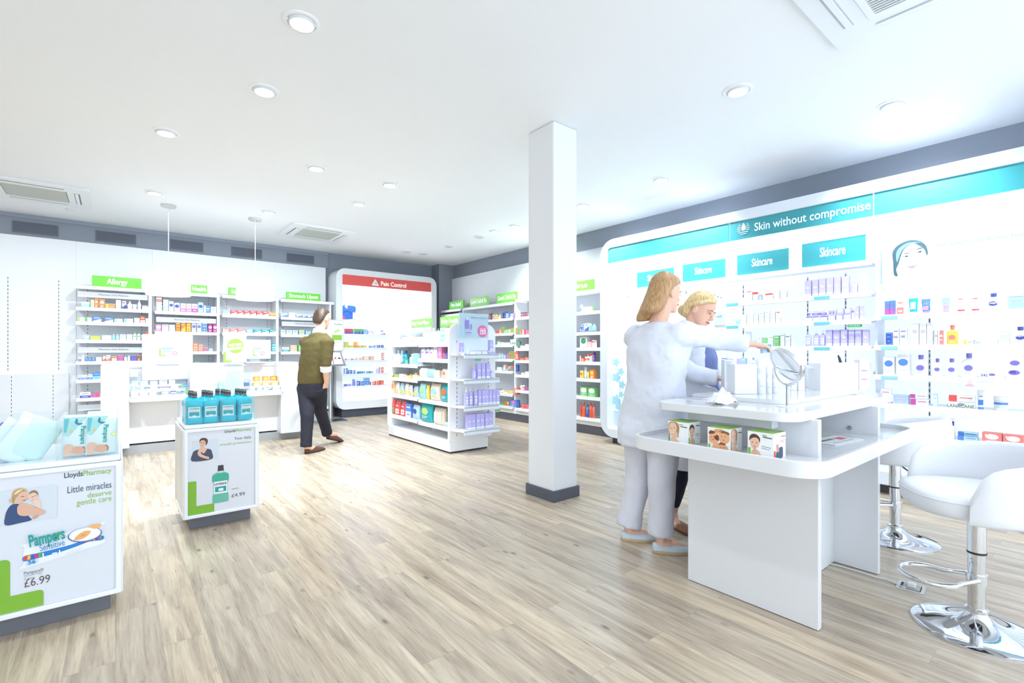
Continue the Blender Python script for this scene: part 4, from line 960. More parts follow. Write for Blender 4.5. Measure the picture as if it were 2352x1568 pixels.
# ------------------------------------------------------------------ bar stools
LEATH = M((236, 238, 243), .38, coat=.15)
def bar_stool(x, y, rz, lab):
    t = thing('bar_stool', (x, y, 0), lab, 'stool', 'white bar stools', rz)
    MB().lathe([(.222, 0), (.222, .006), (.215, .010), (.17, .016), (.11, .028), (.06, .052), (.038, .075), (.034, .085), (.002, .085)], CHROME, 64).build('base_plate', t, smooth=50)
    MB().lathe([(.219, -.001), (.219, .002), (.002, .002)], DARK, 48).build('rubber_ring', t)
    MB().lathe([(.040, .082), (.040, .094), (.033, .10), (.030, .10), (.030, .32), (.0305, .33), (.032, .33), (.032, .50), (.002, .50)], CHROME, 40).build('column', t, smooth=40)
    MB().lathe([(.0325, .331), (.0335, .333), (.0335, .338), (.0325, .340)], DARK, 32, caps=False).build('column_collar', t)
    pth = []
    for i in range(25):
        a = math.radians(-205 + 230 * i / 24) - PI / 2 * 0
        pth.append((.135 * math.cos(a) * .95, -.145 + .105 * math.sin(a) * 1.05 - .02, .215))
    pth = [(.035, -.01, .225)] + [(p[0], p[1], .218) for p in [(.11 * math.cos(math.radians(a)), -.17 + .105 * math.sin(math.radians(a)), 0) for a in range(50, -231, -14)]] + [(-.035, -.01, .225)]
    MB().tube(pth, .0095, CHROME, 12).build('footrest', t, smooth=60)
    MB().lathe([(.036, .20), (.036, .245)], CHROME, 28).build('footrest_clamp', t, smooth=40)
    MB().tube([(.02, .02, .49), (.10, .07, .475), (.17, .11, .47)], .006, CHROME, 8).build('height_lever', t, smooth=60)
    MB().prism(rrect(-.10, -.10, .10, .10, .02, 3), .495, .515, DARK, 'z').build('mounting_plate', t)
    # seat: padded rounded cushion, lofted superellipse
    rings = []
    for zz, s_ in ((.512, .80), (.520, .93), (.540, .99), (.585, 1.0), (.600, .985), (.612, .90), (.620, .6), (.6225, .02)):
        rings.append([(math.copysign(abs(math.cos(a)) ** .72, math.cos(a)) * .225 * s_, -.02 + math.copysign(abs(math.sin(a)) ** .78, math.sin(a)) * .232 * s_, zz) for a in [2 * PI * i / 48 for i in range(48)]])
    MB().loft(rings, LEATH).build('seat', t, smooth=60)
    MB().tube([(math.copysign(abs(math.cos(a)) ** .72, math.cos(a)) * .2255, -.02 + math.copysign(abs(math.sin(a)) ** .78, math.sin(a)) * .2325, .588) for a in [2 * PI * i / 48 for i in range(49)]], .0028, LEATH, 6).build('seam', t, smooth=60)
    # wrap-around back: swept section round the rear, tapering to the arms
    secs = []
    for i in range(33):
        a = math.radians(-28 + 236 * i / 32)
        e = abs(i - 16) / 16
        top = .80 - .075 * e ** 2 - (.05 if e > .97 else 0) - .06 * max(0, e - .86) / .14
        bot = .515 + .0 * e
        r0, r1 = .238, .283
        sec = []
        for q in range(14):
            b = 2 * PI * q / 14
            rr = (r0 + r1) / 2 + (r1 - r0) / 2 * math.copysign(abs(math.cos(b)) ** .6, math.cos(b)) + .012 * (1 if math.sin(b) > 0 else 0)
            zz = (top + bot) / 2 + (top - bot) / 2 * math.copysign(abs(math.sin(b)) ** .55, math.sin(b))
            sc_ = 1 - .5 * max(0, e - .93) / .07
            rr = (r0 + r1) / 2 + (rr - (r0 + r1) / 2) * sc_
            sec.append((rr * math.cos(a), rr * math.sin(a) * 1.0 - .02, zz))
        secs.append(sec)
    MB().loft(secs, LEATH).build('backrest', t, smooth=70)
    return t
bar_stool(2.885, .375, math.radians(-145), 'white leather bar stool in the right foreground, its chrome base fully visible')
bar_stool(3.875, .885, math.radians(-178), 'white leather bar stool behind the table, by the skincare shelves')

# floor socket and its cable
x, y = onz(2092, 1349)
t = thing('floor_socket', (x, y, 0), 'flush floor socket box with its lid ajar, right of the table', 'socket', rotz=.1)
MB().ring(rrect(-.055, -.055, .055, .055, .004, 2), rrect(-.042, -.042, .042, .042, .004, 2), .0005, .004, M((200, 200, 200), .3), 'z').box((-.042, -.042, .0005), (.042, .042, .001), DARK).build('surround', t)
MB().box((-.038, -.038, .004), (.038, .030, .007), M((170, 168, 160), .4)).build('lid', t)
MB().box((-.02, -.02, .007), (.018, .012, .026), M((222, 222, 222), .4)).build('plug', t, bevel=.003)
mb = MB(); pts = [onz(u, v, .005) for u, v in ((1895, 1292), (1930, 1300), (1975, 1313), (2012, 1325), (2035, 1330), (2055, 1338), (2078, 1350))]
pts = [(p[0], p[1], .005) for p in pts]
mb.tube(pts, .0038, M((225, 225, 222), .4), 8)
tag(mb.build('power_cable', smooth=60), 'thin white power cable running from the table to the floor socket', 'cable')
# ------------------------------------------------------------------ products
PC = {'W': (246, 248, 250), 'w': (226, 231, 238), 'g': (202, 208, 218), 'G': (140, 147, 160), 'k': (52, 54, 66), 'o': (250, 128, 44), 'O': (236, 84, 30), 'y': (248, 196, 48), 'r': (226, 52, 54), 'R': (244, 112, 104),
      'p': (238, 120, 188), 'P': (186, 52, 146), 'b': (58, 118, 216), 'B': (36, 52, 156), 'c': (164, 208, 234), 't': (0, 158, 168), 'T': (134, 214, 216), 'n': (92, 186, 84), 'N': (24, 116, 72), 'l': (172, 216, 96),
      'v': (184, 176, 250), 'V': (112, 94, 196), 's': (244, 192, 158), 'e': (226, 208, 184)}
PN = {'W': 'white', 'w': 'off-white', 'g': 'pale grey', 'G': 'grey', 'k': 'black', 'o': 'orange', 'O': 'deep orange', 'y': 'yellow', 'r': 'red', 'R': 'coral', 'p': 'pink', 'P': 'magenta', 'b': 'blue', 'B': 'navy', 'c': 'pale blue', 't': 'teal', 'T': 'pale teal', 'n': 'green', 'N': 'dark green', 'l': 'lime', 'v': 'lilac', 'V': 'purple', 's': 'peach', 'e': 'beige'}
KIND = {'b': ('product_box', 'carton', 'box'), 'f': ('product_box', 'flat carton', 'box'), 't': ('cream_tube', 'tube', 'tube'), 'l': ('bottle', 'bottle', 'bottle'), 'j': ('jar', 'tub', 'jar'), 'p': ('soft_pack', 'soft pack', 'pack'), 'u': ('pump_bottle', 'pump bottle', 'bottle'), 'c': ('product_can', 'canister', 'can')}
ORD = 'first second third fourth fifth sixth seventh eighth ninth tenth eleventh twelfth thirteenth fourteenth fifteenth sixteenth seventeenth eighteenth nineteenth twentieth twenty-first twenty-second twenty-third twenty-fourth twenty-fifth twenty-sixth twenty-seventh twenty-eighth'.split()


def pm(c): return M(tuple(int(v + (255 - v) * .16) for v in PC[c]), .42)


def deco(mb, w, h, c1, c2, st, y=-.0007):
    """printing on the front: st picks the layout"""
    A, B = pm(c2), pm('g' if c1 != 'g' else 'w')
    def q(x0, z0, x1, z1, m, yy=y): mb.add([(x0 * w - w / 2, yy, z0 * h), (x1 * w - w / 2, yy, z0 * h), (x1 * w - w / 2, yy, z1 * h), (x0 * w - w / 2, yy, z1 * h)], [(0, 1, 2, 3)], m)
    if st == 1: q(0.0, .68, 1, .90, A); q(.15, .40, .85, .46, B); q(.15, .28, .65, .33, B)
    elif st == 2: q(0, 0, 1, .45, A); q(.15, .70, .85, .78, A); q(.2, .18, .8, .26, pm(c1), y * 2)
    elif st == 3:
        r = min(w * .36, h * .26); mb.add([(p[0], y, p[1]) for p in ell(0, h * .62, min(w * .4, r * 1.8), r, 14)], [tuple(range(14))], A); q(.2, .22, .8, .28, B); q(.2, .12, .65, .17, B)
    elif st == 4: q(0, 0, .32, 1, A); q(.42, .55, .92, .68, A); q(.42, .30, .86, .38, B)
    elif st == 5: q(.08, .12, .92, .88, A); q(.2, .58, .8, .72, pm(c1), y * 2); q(.3, .25, .7, .38, pm(c1), y * 2)
    elif st == 6: q(.12, .80, .88, .87, A); q(.2, .55, .8, .60, B); q(.2, .45, .7, .49, B); q(.2, .36, .75, .40, B)
    elif st == 7: mb.add([(-w / 2, y, 0), (w / 2, y, 0), (w / 2, y, .62 * h), (-w / 2, y, .22 * h)], [(0, 1, 2, 3)], A); q(.12, .74, .8, .84, A)
    elif st == 8:      # lilac skincare carton with a white foot
        q(0, 0, 1, .16, pm('W')); q(.22, .52, .80, .56, pm('W')); q(.3, .46, .7, .485, pm('W')); q(.2, .60, .45, .63, pm('W')); mb.add([(p[0], y, p[1]) for p in ell(0, h * .28, w * .13, w * .13, 12)], [tuple(range(12))], pm('w')); q(.0, -.0, 1, .012, pm('V'), y * 2)


def make_product(kind, w, h, c1, c2, st, parent_loc, rz):
    nm = KIND[kind][0]
    mb = MB(); m1, m2 = pm(c1), pm(c2)
    kid = None
    if kind in 'bf':
        d = max(.025, min(w * .8, .07)) if kind == 'b' else .05
        mb.box((-w / 2, 0, 0), (w / 2, d, h), m1); deco(mb, w, h, c1, c2, st)
        o = mb.build(nm)
    elif kind == 't':
        rg = []
        for z, sx_, sy in ((0.12, .36, .36), (.2, .40, .36), (.55, .45, .26), (.92, .49, .04), (1, .49, .03)):
            rg.append([(w * sx_ * math.cos(a), w * .36 + w * sy * math.sin(a), z * h) for a in [2 * PI * i / 16 for i in range(16)]])
        mb.loft(rg, m1); deco(mb, w * .62, h * .6, c1, c2, st, y=0)
        # push the printing on to the tube's front
        n0 = 16 * 5
        mb.v = mb.v[:n0] + [(v[0], (.36 - .36 * .985 + .0) * w * (1 - (v[2] / h)) * 0 + w * (.36 - (.36 if v[2] < .1 * h else .36 - .22 * (v[2] + .22 * h) / h)) - .001, v[2] + .22 * h) for v in mb.v[n0:]]
        o = mb.build(nm, smooth=40)
        kid = ('cap', MB().lathe([(w * .33, 0), (w * .35, .12 * h), (.001, .12 * h)], m2 if st in (2, 6) else pm('W'), 14, (0, w * .36, 0)))
    elif kind in 'lu':
        d = w * .32; rg = []
        for z, s_ in ((0, .90), (.02, 1), (.60, 1), (.68, .92), (.74, .55), (.78, .30), (.84, .28)):
            rg.append([(math.copysign(abs(math.cos(a)) ** .6, math.cos(a)) * w / 2 * s_, d + math.copysign(abs(math.sin(a)) ** .6, math.sin(a)) * d * s_, z * h) for a in [2 * PI * i / 20 for i in range(20)]])
        mb.loft(rg, m1)
        n0 = len(mb.v); deco(mb, w * .74, h * .52, c1, c2, st, y=-.001)
        mb.v = mb.v[:n0] + [(v[0], v[1], v[2] + .06 * h) for v in mb.v[n0:]]
        o = mb.build(nm, smooth=50)
        if kind == 'l': kid = ('cap', MB().lathe([(w * .2, .80 * h), (w * .2, h), (.001, h)], m2, 14, (0, d, 0)))
        else: kid = ('pump', MB().lathe([(w * .18, .80 * h), (w * .18, .88 * h), (w * .05, .89 * h), (w * .05, .96 * h), (w * .12, .965 * h), (w * .12, h), (.001, h)], m2, 12, (0, d, 0)))
    elif kind in 'jc':
        k = .74 if kind == 'j' else .9
        mb.lathe([(w * .46, 0), (w * .48, .03 * h), (w * .48, k * h), (.001, k * h)], m1, 20, (0, w / 2, 0))
        # label wraps the front of the cylinder
        for (z0, z1, mm, a0, a1) in ((.18, .50, m2, -60, 60),) if st not in (1, 6) else ((.42, .58, m2, -70, 70), (.2, .26, pm('g'), -40, 40)):
            aa = [math.radians(a0 + (a1 - a0) * i / 8) for i in range(9)]
            mb.add([(w * .487 * math.sin(a), w / 2 - w * .487 * math.cos(a), z * h) for z in (z0, z1) for a in aa], [(i, i + 1, 10 + i, 9 + i) for i in range(8)], mm)
        o = mb.build(nm, smooth=40)
        kid = ('lid', MB().lathe([(w * .5, k * h), (w * .5, h * .98), (w * .47, h), (.001, h)], m2 if st in (2, 1) else pm('W'), 20, (0, w / 2, 0)))
    else:  # soft pack
        rg = []
        d = min(w * .45, .09)
        for z, s_, t_ in ((0, .97, .35), (.05, .99, .8), (.25, 1, 1), (.7, .99, .95), (.9, .97, .45), (.97, 1.0, .06), (1, 1.0, .04)):
            rg.append([(math.copysign(abs(math.cos(a)) ** .55, math.cos(a)) * w / 2 * s_, d / 2 + math.copysign(abs(math.sin(a)) ** .7, math.sin(a)) * d / 2 * t_, z * h) for a in [2 * PI * i / 20 for i in range(20)]])
        mb.loft(rg, m1)
        n0 = len(mb.v); deco(mb, w * .8, h * .72, c1, c2, st, y=-.0015)
        mb.v = mb.v[:n0] + [(v[0], v[1], v[2] + .12 * h) for v in mb.v[n0:]]
        o = mb.build(nm, smooth=60)
    if kid:
        c = kid[1].build(kid[0], o, smooth=40)
    o.location = parent_loc; o.rotation_euler = (0, 0, rz)
    return o


def copy_product(src, loc, rz):
    c = src.copy(); COL.objects.link(c); c.location = loc; c.rotation_euler = (0, 0, rz)
    for k in src.children:
        q = k.copy(); COL.objects.link(q); q.parent = c
    return c


def shelf(place, axis, coord, z, spec, group=None, inset=.02, jit=.03):
    """spec: 'u0 u1 height_px kind colours style[ *n][ ^raise]' separated by ';' — one row of goods on a shelf, left to right"""
    n = 0; grp = group or ('goods ' + place)
    pl = coord + inset
    for item in spec.split(';'):
        p = item.split()
        if not p: continue
        u0, u1, hp = float(p[0]), float(p[1]), float(p[2]); kind = p[3]; c1, c2 = p[4][0], p[4][1]; st = int(p[5]) if len(p) > 5 and p[5].isdigit() else 1
        rep, up, word = 1, 0.0, None
        for q in p[5:]:
            if q[0] == '*': rep = int(q[1:])
            elif q[0] == '^': up = float(q[1:])
            elif q[0] == '=': word = q[1:].replace('_', ' ')
        src = None
        for r in range(rep):
            a = u0 + (u1 - u0) * r / rep; b = u0 + (u1 - u0) * (r + 1) / rep
            if axis == 'Y': xa, xb = uy(a, pl), uy(b, pl); k = mpp((xa + xb) / 2, pl); loc = ((xa + xb) / 2, pl + random.uniform(0, .012), z); rz = 0
            else: xa, xb = ux(a, pl), ux(b, pl); k = mpp(pl, (xa + xb) / 2); loc = (pl + random.uniform(0, .012), (xa + xb) / 2, z); rz = -PI / 2
            w_ = abs(xb - xa) * .95; h_ = hp * k
            loc = (loc[0], loc[1], z + .0005 + up * k)
            rz += random.uniform(-jit, jit)
            if src is None or kind in 'bf' and abs(w_ - w0) / w0 > .06: o = make_product(kind, w_, h_, c1, c2, st, loc, rz); src = o; w0 = w_
            else: o = copy_product(src, loc, rz)
            cw = PN[c1] + (' and ' + PN[c2] if c2 != c1 else '')
            look = f"{cw} {word or KIND[kind][1]}"
            tag(o, f"{look} {place}, {ORD[n] if n < len(ORD) else 'number ' + str(n + 1)} from the left", KIND[kind][2], grp)
            n += 1


# --- medicine bays on the left wall
Y0 = 8.85
P = 'on the top shelf under Allergy'
shelf(P, 'Y', Y0, 1.804, '186 206 13 b cW 1;208 216 18 b Wl 4;217 226 22 b oW 3;228 241 21 b oW 3;242 265 9 f oy 4;266 278 20 b We 7;281 290 18 b WB 7;293 304 18 l WW 6;305 314 12 b wc 6;316 324 22 l WW 6;326 342 9 f Wc 1')
P = 'on the second shelf under Allergy'
shelf(P, 'Y', Y0, 1.607, '179 195 10 f Wl 4;196 211 10 f Wn 4;213 233 12 b bW 7;240 260 11 b bW 7;262 282 9 f Wc 4;284 306 10 f WT 4;308 321 12 b We 2;322 333 16 b OW 2;334 343 12 b Ws 3')
P = 'on the third shelf under Allergy'
shelf(P, 'Y', Y0, 1.359, '188 207 10 j cW 1;208 231 9 f ly 5;233 256 11 f Wg 4;257 265 14 l TW 6;266 274 14 l cW 6;275 290 14 b gT 6;291 304 14 b wg 6;305 314 20 l Wn 1;315 323 20 l Wn 1;324 333 13 t WO 1;334 341 20 b OW 3')
P = 'on the fourth shelf under Allergy'
shelf(P, 'Y', Y0, 1.064, '180 186 11 b WB 2;187 194 16 l WW 6;195 202 12 l bc 1;203 210 12 l bc 1;211 218 12 l bc 1;220 234 10 b gw 6;236 243 12 b WO 7;244 254 14 b WR 7;256 269 11 b sO 1;271 283 14 b pP 5;285 292 12 l WT 6;293 299 12 b wn 6;300 315 11 b BV 5;316 322 14 b OB 3')
P = 'on the fifth shelf under Allergy'
shelf(P, 'Y', Y0, .814, '180 191 11 b Wb 2;192 201 11 b Wb 2;202 212 12 b Wb 2;213 230 16 b bT 2')
P = 'on the sixth shelf under Allergy'
shelf(P, 'Y', Y0, .563, '183 208 13 b WB 2;209 217 9 b pP 5;218 229 13 b RP 5')
P = 'on the lowest visible shelf under Allergy'
shelf(P, 'Y', Y0, .22, '187 197 20 j eG 2;198 208 20 j eG 2;210 219 20 j eN 2;220 229 22 j eG 2')
P = "on the top shelf under Women's Health"
shelf(P, 'Y', Y0, 1.795, '359 372 31 b wR 1;375 387 27 b wc 2;388 399 24 b gB 3;400 413 21 b gB 3;415 427 20 b Wp 2;428 440 20 b Wp 2;441 454 20 b WP 2;455 467 24 b cB 3;468 483 17 b bW 4;484 497 15 b Wc 3')
P = "on the second shelf under Women's Health"
shelf(P, 'Y', Y0, 1.495, '357 371 16 b pW 3;372 387 16 b Wk 6;388 402 16 b Ww 6;404 414 20 b yO 5;416 427 22 b oy 7;428 439 22 b oy 5;440 451 21 b gV 3;452 463 21 b gV 3;464 476 21 b cb 5;478 488 19 b PW 3;489 499 19 b PW 3')
P = "on the third shelf under Women's Health"
shelf(P, 'Y', Y0, 1.20, '444 454 20 b os 5;456 466 18 b Rs 5;467 478 9 b sP 5;479 491 8 j Wc 1')
P = "on the fourth shelf under Women's Health"
shelf(P, 'Y', Y0, .95, '434 444 13 b nN 5;446 459 14 f nT 5;461 480 10 f cV 5;482 499 10 f sV 6')
P = 'on the top shelf left of Stomach Upset'
shelf(P, 'Y', Y0, 1.785, '511 528 9 f TW 2;530 618 11 f rW 7 *6;619 634 8 f yR 2')
P = 'on the second shelf left of Stomach Upset'
shelf(P, 'Y', Y0, 1.50, '511 526 9 f RW 5;528 545 10 f RW 7;546 563 10 f RW 7;566 579 8 f TW 3;583 636 9 f tW 7 *3')
P = 'on the third shelf left of Stomach Upset'
shelf(P, 'Y', Y0, 1.20, '511 520 14 b cs 5;521 534 10 b sW 5;625 635 19 b tc 5')
shelf('on the fourth shelf left of Stomach Upset', 'Y', Y0, .95, '618 623 14 b Tt 5;625 631 13 b tW 5')
P = 'on the top shelf under Stomach Upset'
shelf(P, 'Y', Y0, 1.784, '645 661 8 b Wb 7;663 679 11 b Wg 6;681 694 8 b Wb 7;696 707 8 b Wb 7;708 720 8 b Wb 7;724 734 9 b cW 5;737 747 12 j Wg 6')
P = 'on the second shelf under Stomach Upset'
shelf(P, 'Y', Y0, 1.49, '645 656 10 b WT 3;658 671 10 b WT 3;673 685 10 b WT 3;687 700 11 b cy 3;702 715 9 b cT 3')
P = 'on the third shelf under Stomach Upset'
shelf(P, 'Y', Y0, 1.197, '648 665 10 b Wt 2;667 682 15 b es 5;685 699 15 b nl 5;700 712 13 b lW 5')
P = 'on the low shelf behind the walking man'
shelf(P, 'Y', Y0, .6, '700 710 14 b tB 5;712 724 12 b bW 5;726 740 13 b TW 5')
shelf('on the bottom shelf behind the walking man', 'Y', Y0, .22, '713 722 24 c tW 5;723 732 28 c Tt 5;733 742 28 c tW 5;743 751 24 c TW 5')

# --- goods in the red lit unit
Y1 = 8.95
P = 'on the top shelf of the red lit unit'
shelf(P, 'Y', Y1, 1.527, '792 798 12 b rB 7;799 805 12 b rB 7;806 812 12 b rB 7;814 820 12 b nB 7;821 827 12 b nB 7;828 834 12 b nB 7;835 844 11 b bc 5;846 856 9 b gW 6;857 867 8 b wg 6;872 888 9 l WB 7')
P = 'on the second shelf of the red lit unit'
shelf(P, 'Y', Y1, 1.274, '792 801 13 b ly 2;803 812 5 f yl 2;814 822 13 b yR 2;824 832 5 f yl 2;834 843 5 f ly 2;849 860 4 f cb 4;862 872 6 f bW 4;873 882 6 f Bc 4')
P = 'on the third shelf of the red lit unit'
shelf(P, 'Y', Y1, 1.036, '793 805 4 f wR 4;807 818 4 f wG 4;820 834 6 f sW 4;836 848 9 b sW 5;850 860 9 b es 5;878 883 16 b RW 5')
P = 'on the fourth shelf of the red lit unit'
shelf(P, 'Y', Y1, .783, '792 800 13 b bW 4;801 808 9 b bc 4;809 817 8 b bW 4;822 836 5 f tb 4;838 848 5 f tW 4;849 858 5 f Tb 4;866 872 10 b vW 4;873 882 13 b RW 4')
P = 'on the fifth shelf of the red lit unit'
shelf(P, 'Y', Y1, .554, '791 808 5 f vV 4;810 815 16 b vV 5;816 826 11 b bW 4;827 836 10 b bv 4;838 850 18 b cb 5;852 862 8 b RW 4;863 872 9 b Os 4;873 882 10 b RO 4')

# --- right wall shelving, far bay and the bay left of the pillar
X0 = 5.30
P = 'on the top shelf left of the pillar'
shelf(P, 'X', X0, 1.78, '1122 1128 14 b kR 4;1129 1135 12 b eR 4;1136 1142 11 l yW 1;1143 1149 11 l Wy 1;1150 1156 14 b kb 4;1157 1162 16 b Bk 4;1163 1169 12 b bW 4;1170 1176 13 l Wk 1;1177 1182 12 b VR 3;1183 1188 13 b WR 4')
P = 'on the second shelf left of the pillar'
shelf(P, 'X', X0, 1.52, '1139 1144 7 b Or 4;1145 1150 9 b sO 4;1151 1156 16 b nO 5;1157 1161 7 b ns 4;1162 1167 8 b nW 4;1168 1172 9 b lW 4;1173 1178 11 b nO 5;1179 1183 12 b se 5;1184 1189 12 b nO 5')
P = 'on the third shelf left of the pillar'
shelf(P, 'X', X0, 1.32, '1139 1145 8 j Wl 1;1146 1153 6 b wg 6;1154 1161 5 f Wc 1;1163 1169 5 f Wg 6;1170 1174 16 l WN 2;1175 1179 16 l WN 2;1180 1184 16 l WN 2;1186 1193 9 l Nn 2')
P = 'on the fourth shelf left of the pillar'
shelf(P, 'X', X0, 1.066, '1143 1148 13 l cW 1;1149 1154 13 l cW 1;1156 1161 11 b VW 5;1162 1166 10 b vP 5;1168 1173 18 b nO 5;1174 1178 18 b nO 5;1180 1184 18 b sO 5;1185 1189 20 b Rs 5')
P = 'on the fifth shelf left of the pillar'
shelf(P, 'X', X0, .858, '1140 1150 8 b Ww 6;1153 1159 14 t WT 6;1161 1166 14 b OT 7;1167 1172 12 b TO 7;1173 1178 13 b Ot 7;1179 1184 15 b BT 5;1185 1189 15 b Bb 5')
P = 'on the seventh shelf left of the pillar'
shelf(P, 'X', X0, .463, '1139 1146 9 b Gk 5;1147 1156 6 b Wy 2;1158 1166 7 b yW 2;1167 1177 7 b ey 2;1179 1188 14 b Os 5')
P = 'on the lowest shelf left of the pillar'
shelf(P, 'X', X0, .248, '1150 1156 6 b nN 4;1158 1162 12 l On 2;1163 1167 13 l yr 2;1169 1187 16 b bp 3;1188 1191 14 b Bb 5')
P = 'on the upper shelf hugging the pillar'
shelf(P, 'X', X0, 1.779, '1193 1198 11 j Rk 2;1199 1204 11 j Pk 2;1205 1210 11 j Ok 2')
shelf('on the second shelf hugging the pillar', 'X', X0, 1.48, '1194 1199 11 b OR 5;1200 1204 12 b rW 5;1206 1212 10 b OV 5')
shelf('on the third shelf hugging the pillar', 'X', X0, 1.254, '1194 1202 6 b wW 6;1203 1211 9 j Ww 6')
shelf('on the fourth shelf hugging the pillar', 'X', X0, 1.05, '1194 1203 5 b OR 4;1204 1211 7 b RO 4')
shelf('on the fifth shelf hugging the pillar', 'X', X0, .806, '1196 1203 5 b gW 6;1205 1211 8 b Ww 3')
shelf('on the sixth shelf hugging the pillar', 'X', X0, .545, '1194 1198 15 l WO 2;1199 1203 12 j OW 2;1205 1211 8 b PV 5')
shelf('on the lowest shelf hugging the pillar', 'X', X0, .24, '1197 1203 10 b OR 5;1204 1211 9 b RP 5')
# far bay
P = 'on the top shelf of the far right wall bay'
shelf(P, 'X', X0, 1.75, '1064 1070 8 b wg 5;1072 1078 9 b cW 5;1080 1086 8 b Wv 5;1088 1094 9 l Wc 1;1096 1102 9 b wc 5;1104 1110 10 b Rw 5;1112 1119 10 b vW 5')
# --- the part of the bay right of the pillar
R1 = 'right of the pillar'
shelf('on the top shelf ' + R1, 'X', X0, 1.779, '1331 1336 17 t Wt 2;1338 1347 11 b WN 6;1349 1357 11 b Wn 6;1358 1361 11 b nl 5')
shelf('on the second shelf ' + R1, 'X', X0, 1.50, '1331 1336 14 l Bc 2;1337 1341 16 b cB 5;1342 1352 17 b WB 7;1353 1358 12 b Tn 5;1359 1367 15 l TW 6')
shelf('on the third shelf ' + R1, 'X', X0, 1.254, '1331 1347 25 b WN 3;1348 1358 14 b RW 5;1359 1366 17 b WO 1')
shelf('on the fourth shelf ' + R1, 'X', X0, 1.05, '1331 1334 14 b RW 5;1335 1340 8 b Os 4;1341 1346 16 j WO 2;1347 1353 17 j WO 2;1354 1359 20 b cO 1;1360 1365 22 b BO 4')
shelf('on the fifth shelf ' + R1, 'X', X0, .806, '1331 1339 18 p yO 3;1340 1346 26 t WT 6;1347 1352 16 p yW 3;1353 1363 22 b oy 3')
shelf('on the sixth shelf ' + R1, 'X', X0, .545, '1331 1348 22 b nW 3;1349 1366 22 b nW 3')
shelf('on the lowest shelf ' + R1, 'X', X0, .24, '1331 1335 34 l rO 2;1336 1343 34 l OO 2;1345 1351 31 l bB 2;1352 1359 36 l Or 2;1360 1365 35 l RO 2')

# --- skincare unit, left section
XF2 = 5.12
S1 = 'on the top left skincare shelf'
shelf(S1, 'X', XF2, 1.725, '1455 1463 16 b es 5;1464 1472 16 b es 5;1473 1481 16 b es 5;1545 1550 34 u sW 5;1552 1557 34 u sW 5;1559 1564 33 u sW 5;1566 1571 34 u sW 5;1573 1579 33 u sW 5;1632 1637 17 l WB 6;1638 1643 24 l gG 6;1645 1650 18 l WB 6;1652 1658 15 l Wb 6;1683 1711 8 f Wg 6;1714 1727 26 b Wr 6;1728 1740 22 b wr 1;1742 1750 17 l Gw 5;1756 1774 16 b Wr 1;1776 1789 22 b Wg 6;1791 1806 24 b Wg 6;1808 1817 19 b wg 6;1848 1862 37 b vW 8;1864 1879 38 b vW 8;1880 1896 39 b vW 8;1897 1913 40 b vW 8;1914 1930 40 b vW 8;1932 1949 40 b vW 8;1953 1969 31 l vW 5;1972 1990 42 b vW 8', 'goods on the skincare unit shelves', jit=.01)
S2 = 'on the second left skincare shelf'
shelf(S2, 'X', XF2, 1.485, '1689 1698 17 l cW 6;1704 1714 23 b wg 6;1715 1729 25 b Wg 6;1730 1741 22 b wg 6;1743 1754 28 b Wc 6;1756 1767 29 b Wg 6;1768 1780 26 b wg 6;1781 1792 29 b Wr 6;1793 1798 15 b Wc 6;1802 1823 4 f Wg 6;1851 1866 13 b WV 1;1867 1882 13 b WV 1;1883 1899 13 b WV 1;1901 1918 12 b vW 3;1919 1935 13 b vW 3;1936 1955 13 b vW 3;1956 1961 24 b WV 1;1963 1972 31 b vW 8;1974 1984 31 b vW 8', 'goods on the skincare unit shelves', jit=.01)
for (a, b) in ((1863, 1880), (1881, 1898), (1920, 1937), (1938, 1954)):
    pass
shelf('stacked on second left skincare shelf', 'X', XF2, 1.485, '1856 1862 12 b wV 2 ^14;1864 1881 12 b WV 2 ^14;1882 1899 12 b WV 2 ^14;1903 1918 11 b WV 5 ^13;1920 1937 13 b vW 3 ^14;1938 1954 13 b vW 3 ^14', 'goods on the skincare unit shelves', jit=.01)
S3 = 'on the third left skincare shelf'
shelf(S3, 'X', XF2, 1.25, '1644 1649 20 l Wb 2;1653 1660 22 l Wb 2;1664 1668 18 l Wg 6;1685 1697 19 b Wr 1;1698 1711 20 b Wr 1;1712 1723 34 b wg 6;1727 1736 21 l cW 6;1738 1748 22 b wc 6;1750 1762 20 t nW 6;1765 1774 25 b WG 6;1778 1789 25 b nW 6;1792 1801 30 b wG 6;1803 1814 27 b wN 6;1816 1823 26 b wg 6;1849 1862 36 u vW 5;1866 1880 36 u vW 5;1882 1894 36 u vW 5;1896 1911 37 b vW 8;1912 1928 37 b vW 8;1930 1946 38 b vW 8;1948 1962 37 b vW 8;1963 1978 37 b vW 8;1980 1995 37 b vW 8', 'goods on the skincare unit shelves', jit=.01)
t = thing('shelf_flag', (5.11, ux(1963, 5.11), zx(1963, 750, 5.11)), 'small dark green EXCLUSIVELY flag over the lilac boxes', 'sign', rotz=-PI / 2)
MB().box((-.055, 0, 0), (.055, .003, .020), M((0, 140, 100), .4)).box((-.052, 0, -.012), (.052, .003, 0), M((150, 220, 150), .4)).build('flag', t)
text('EXCLUSIVELY', M((225, 246, 236), .5), t, 0, -.001, .005, w=.09, h=.010, align='CENTER', bold=.02)
S4 = 'on the fourth left skincare shelf'
shelf(S4, 'X', XF2, 1.02, '1655 1668 26 b Wb 6;1700 1712 24 b cW 6;1722 1734 26 l Wc 6;1738 1750 24 b Wg 6;1985 1998 22 b wp 6', 'goods on the skincare unit shelves')
t = thing('showcard', (5.11, ux(1652, 5.11), 1.487), 'small grey card behind the blonde head with mirrored lettering', 'sign', rotz=-PI / 2)
MB().box((-.062, 0, 0), (.062, .003, .135), M((208, 222, 228), .4)).build('card', t)
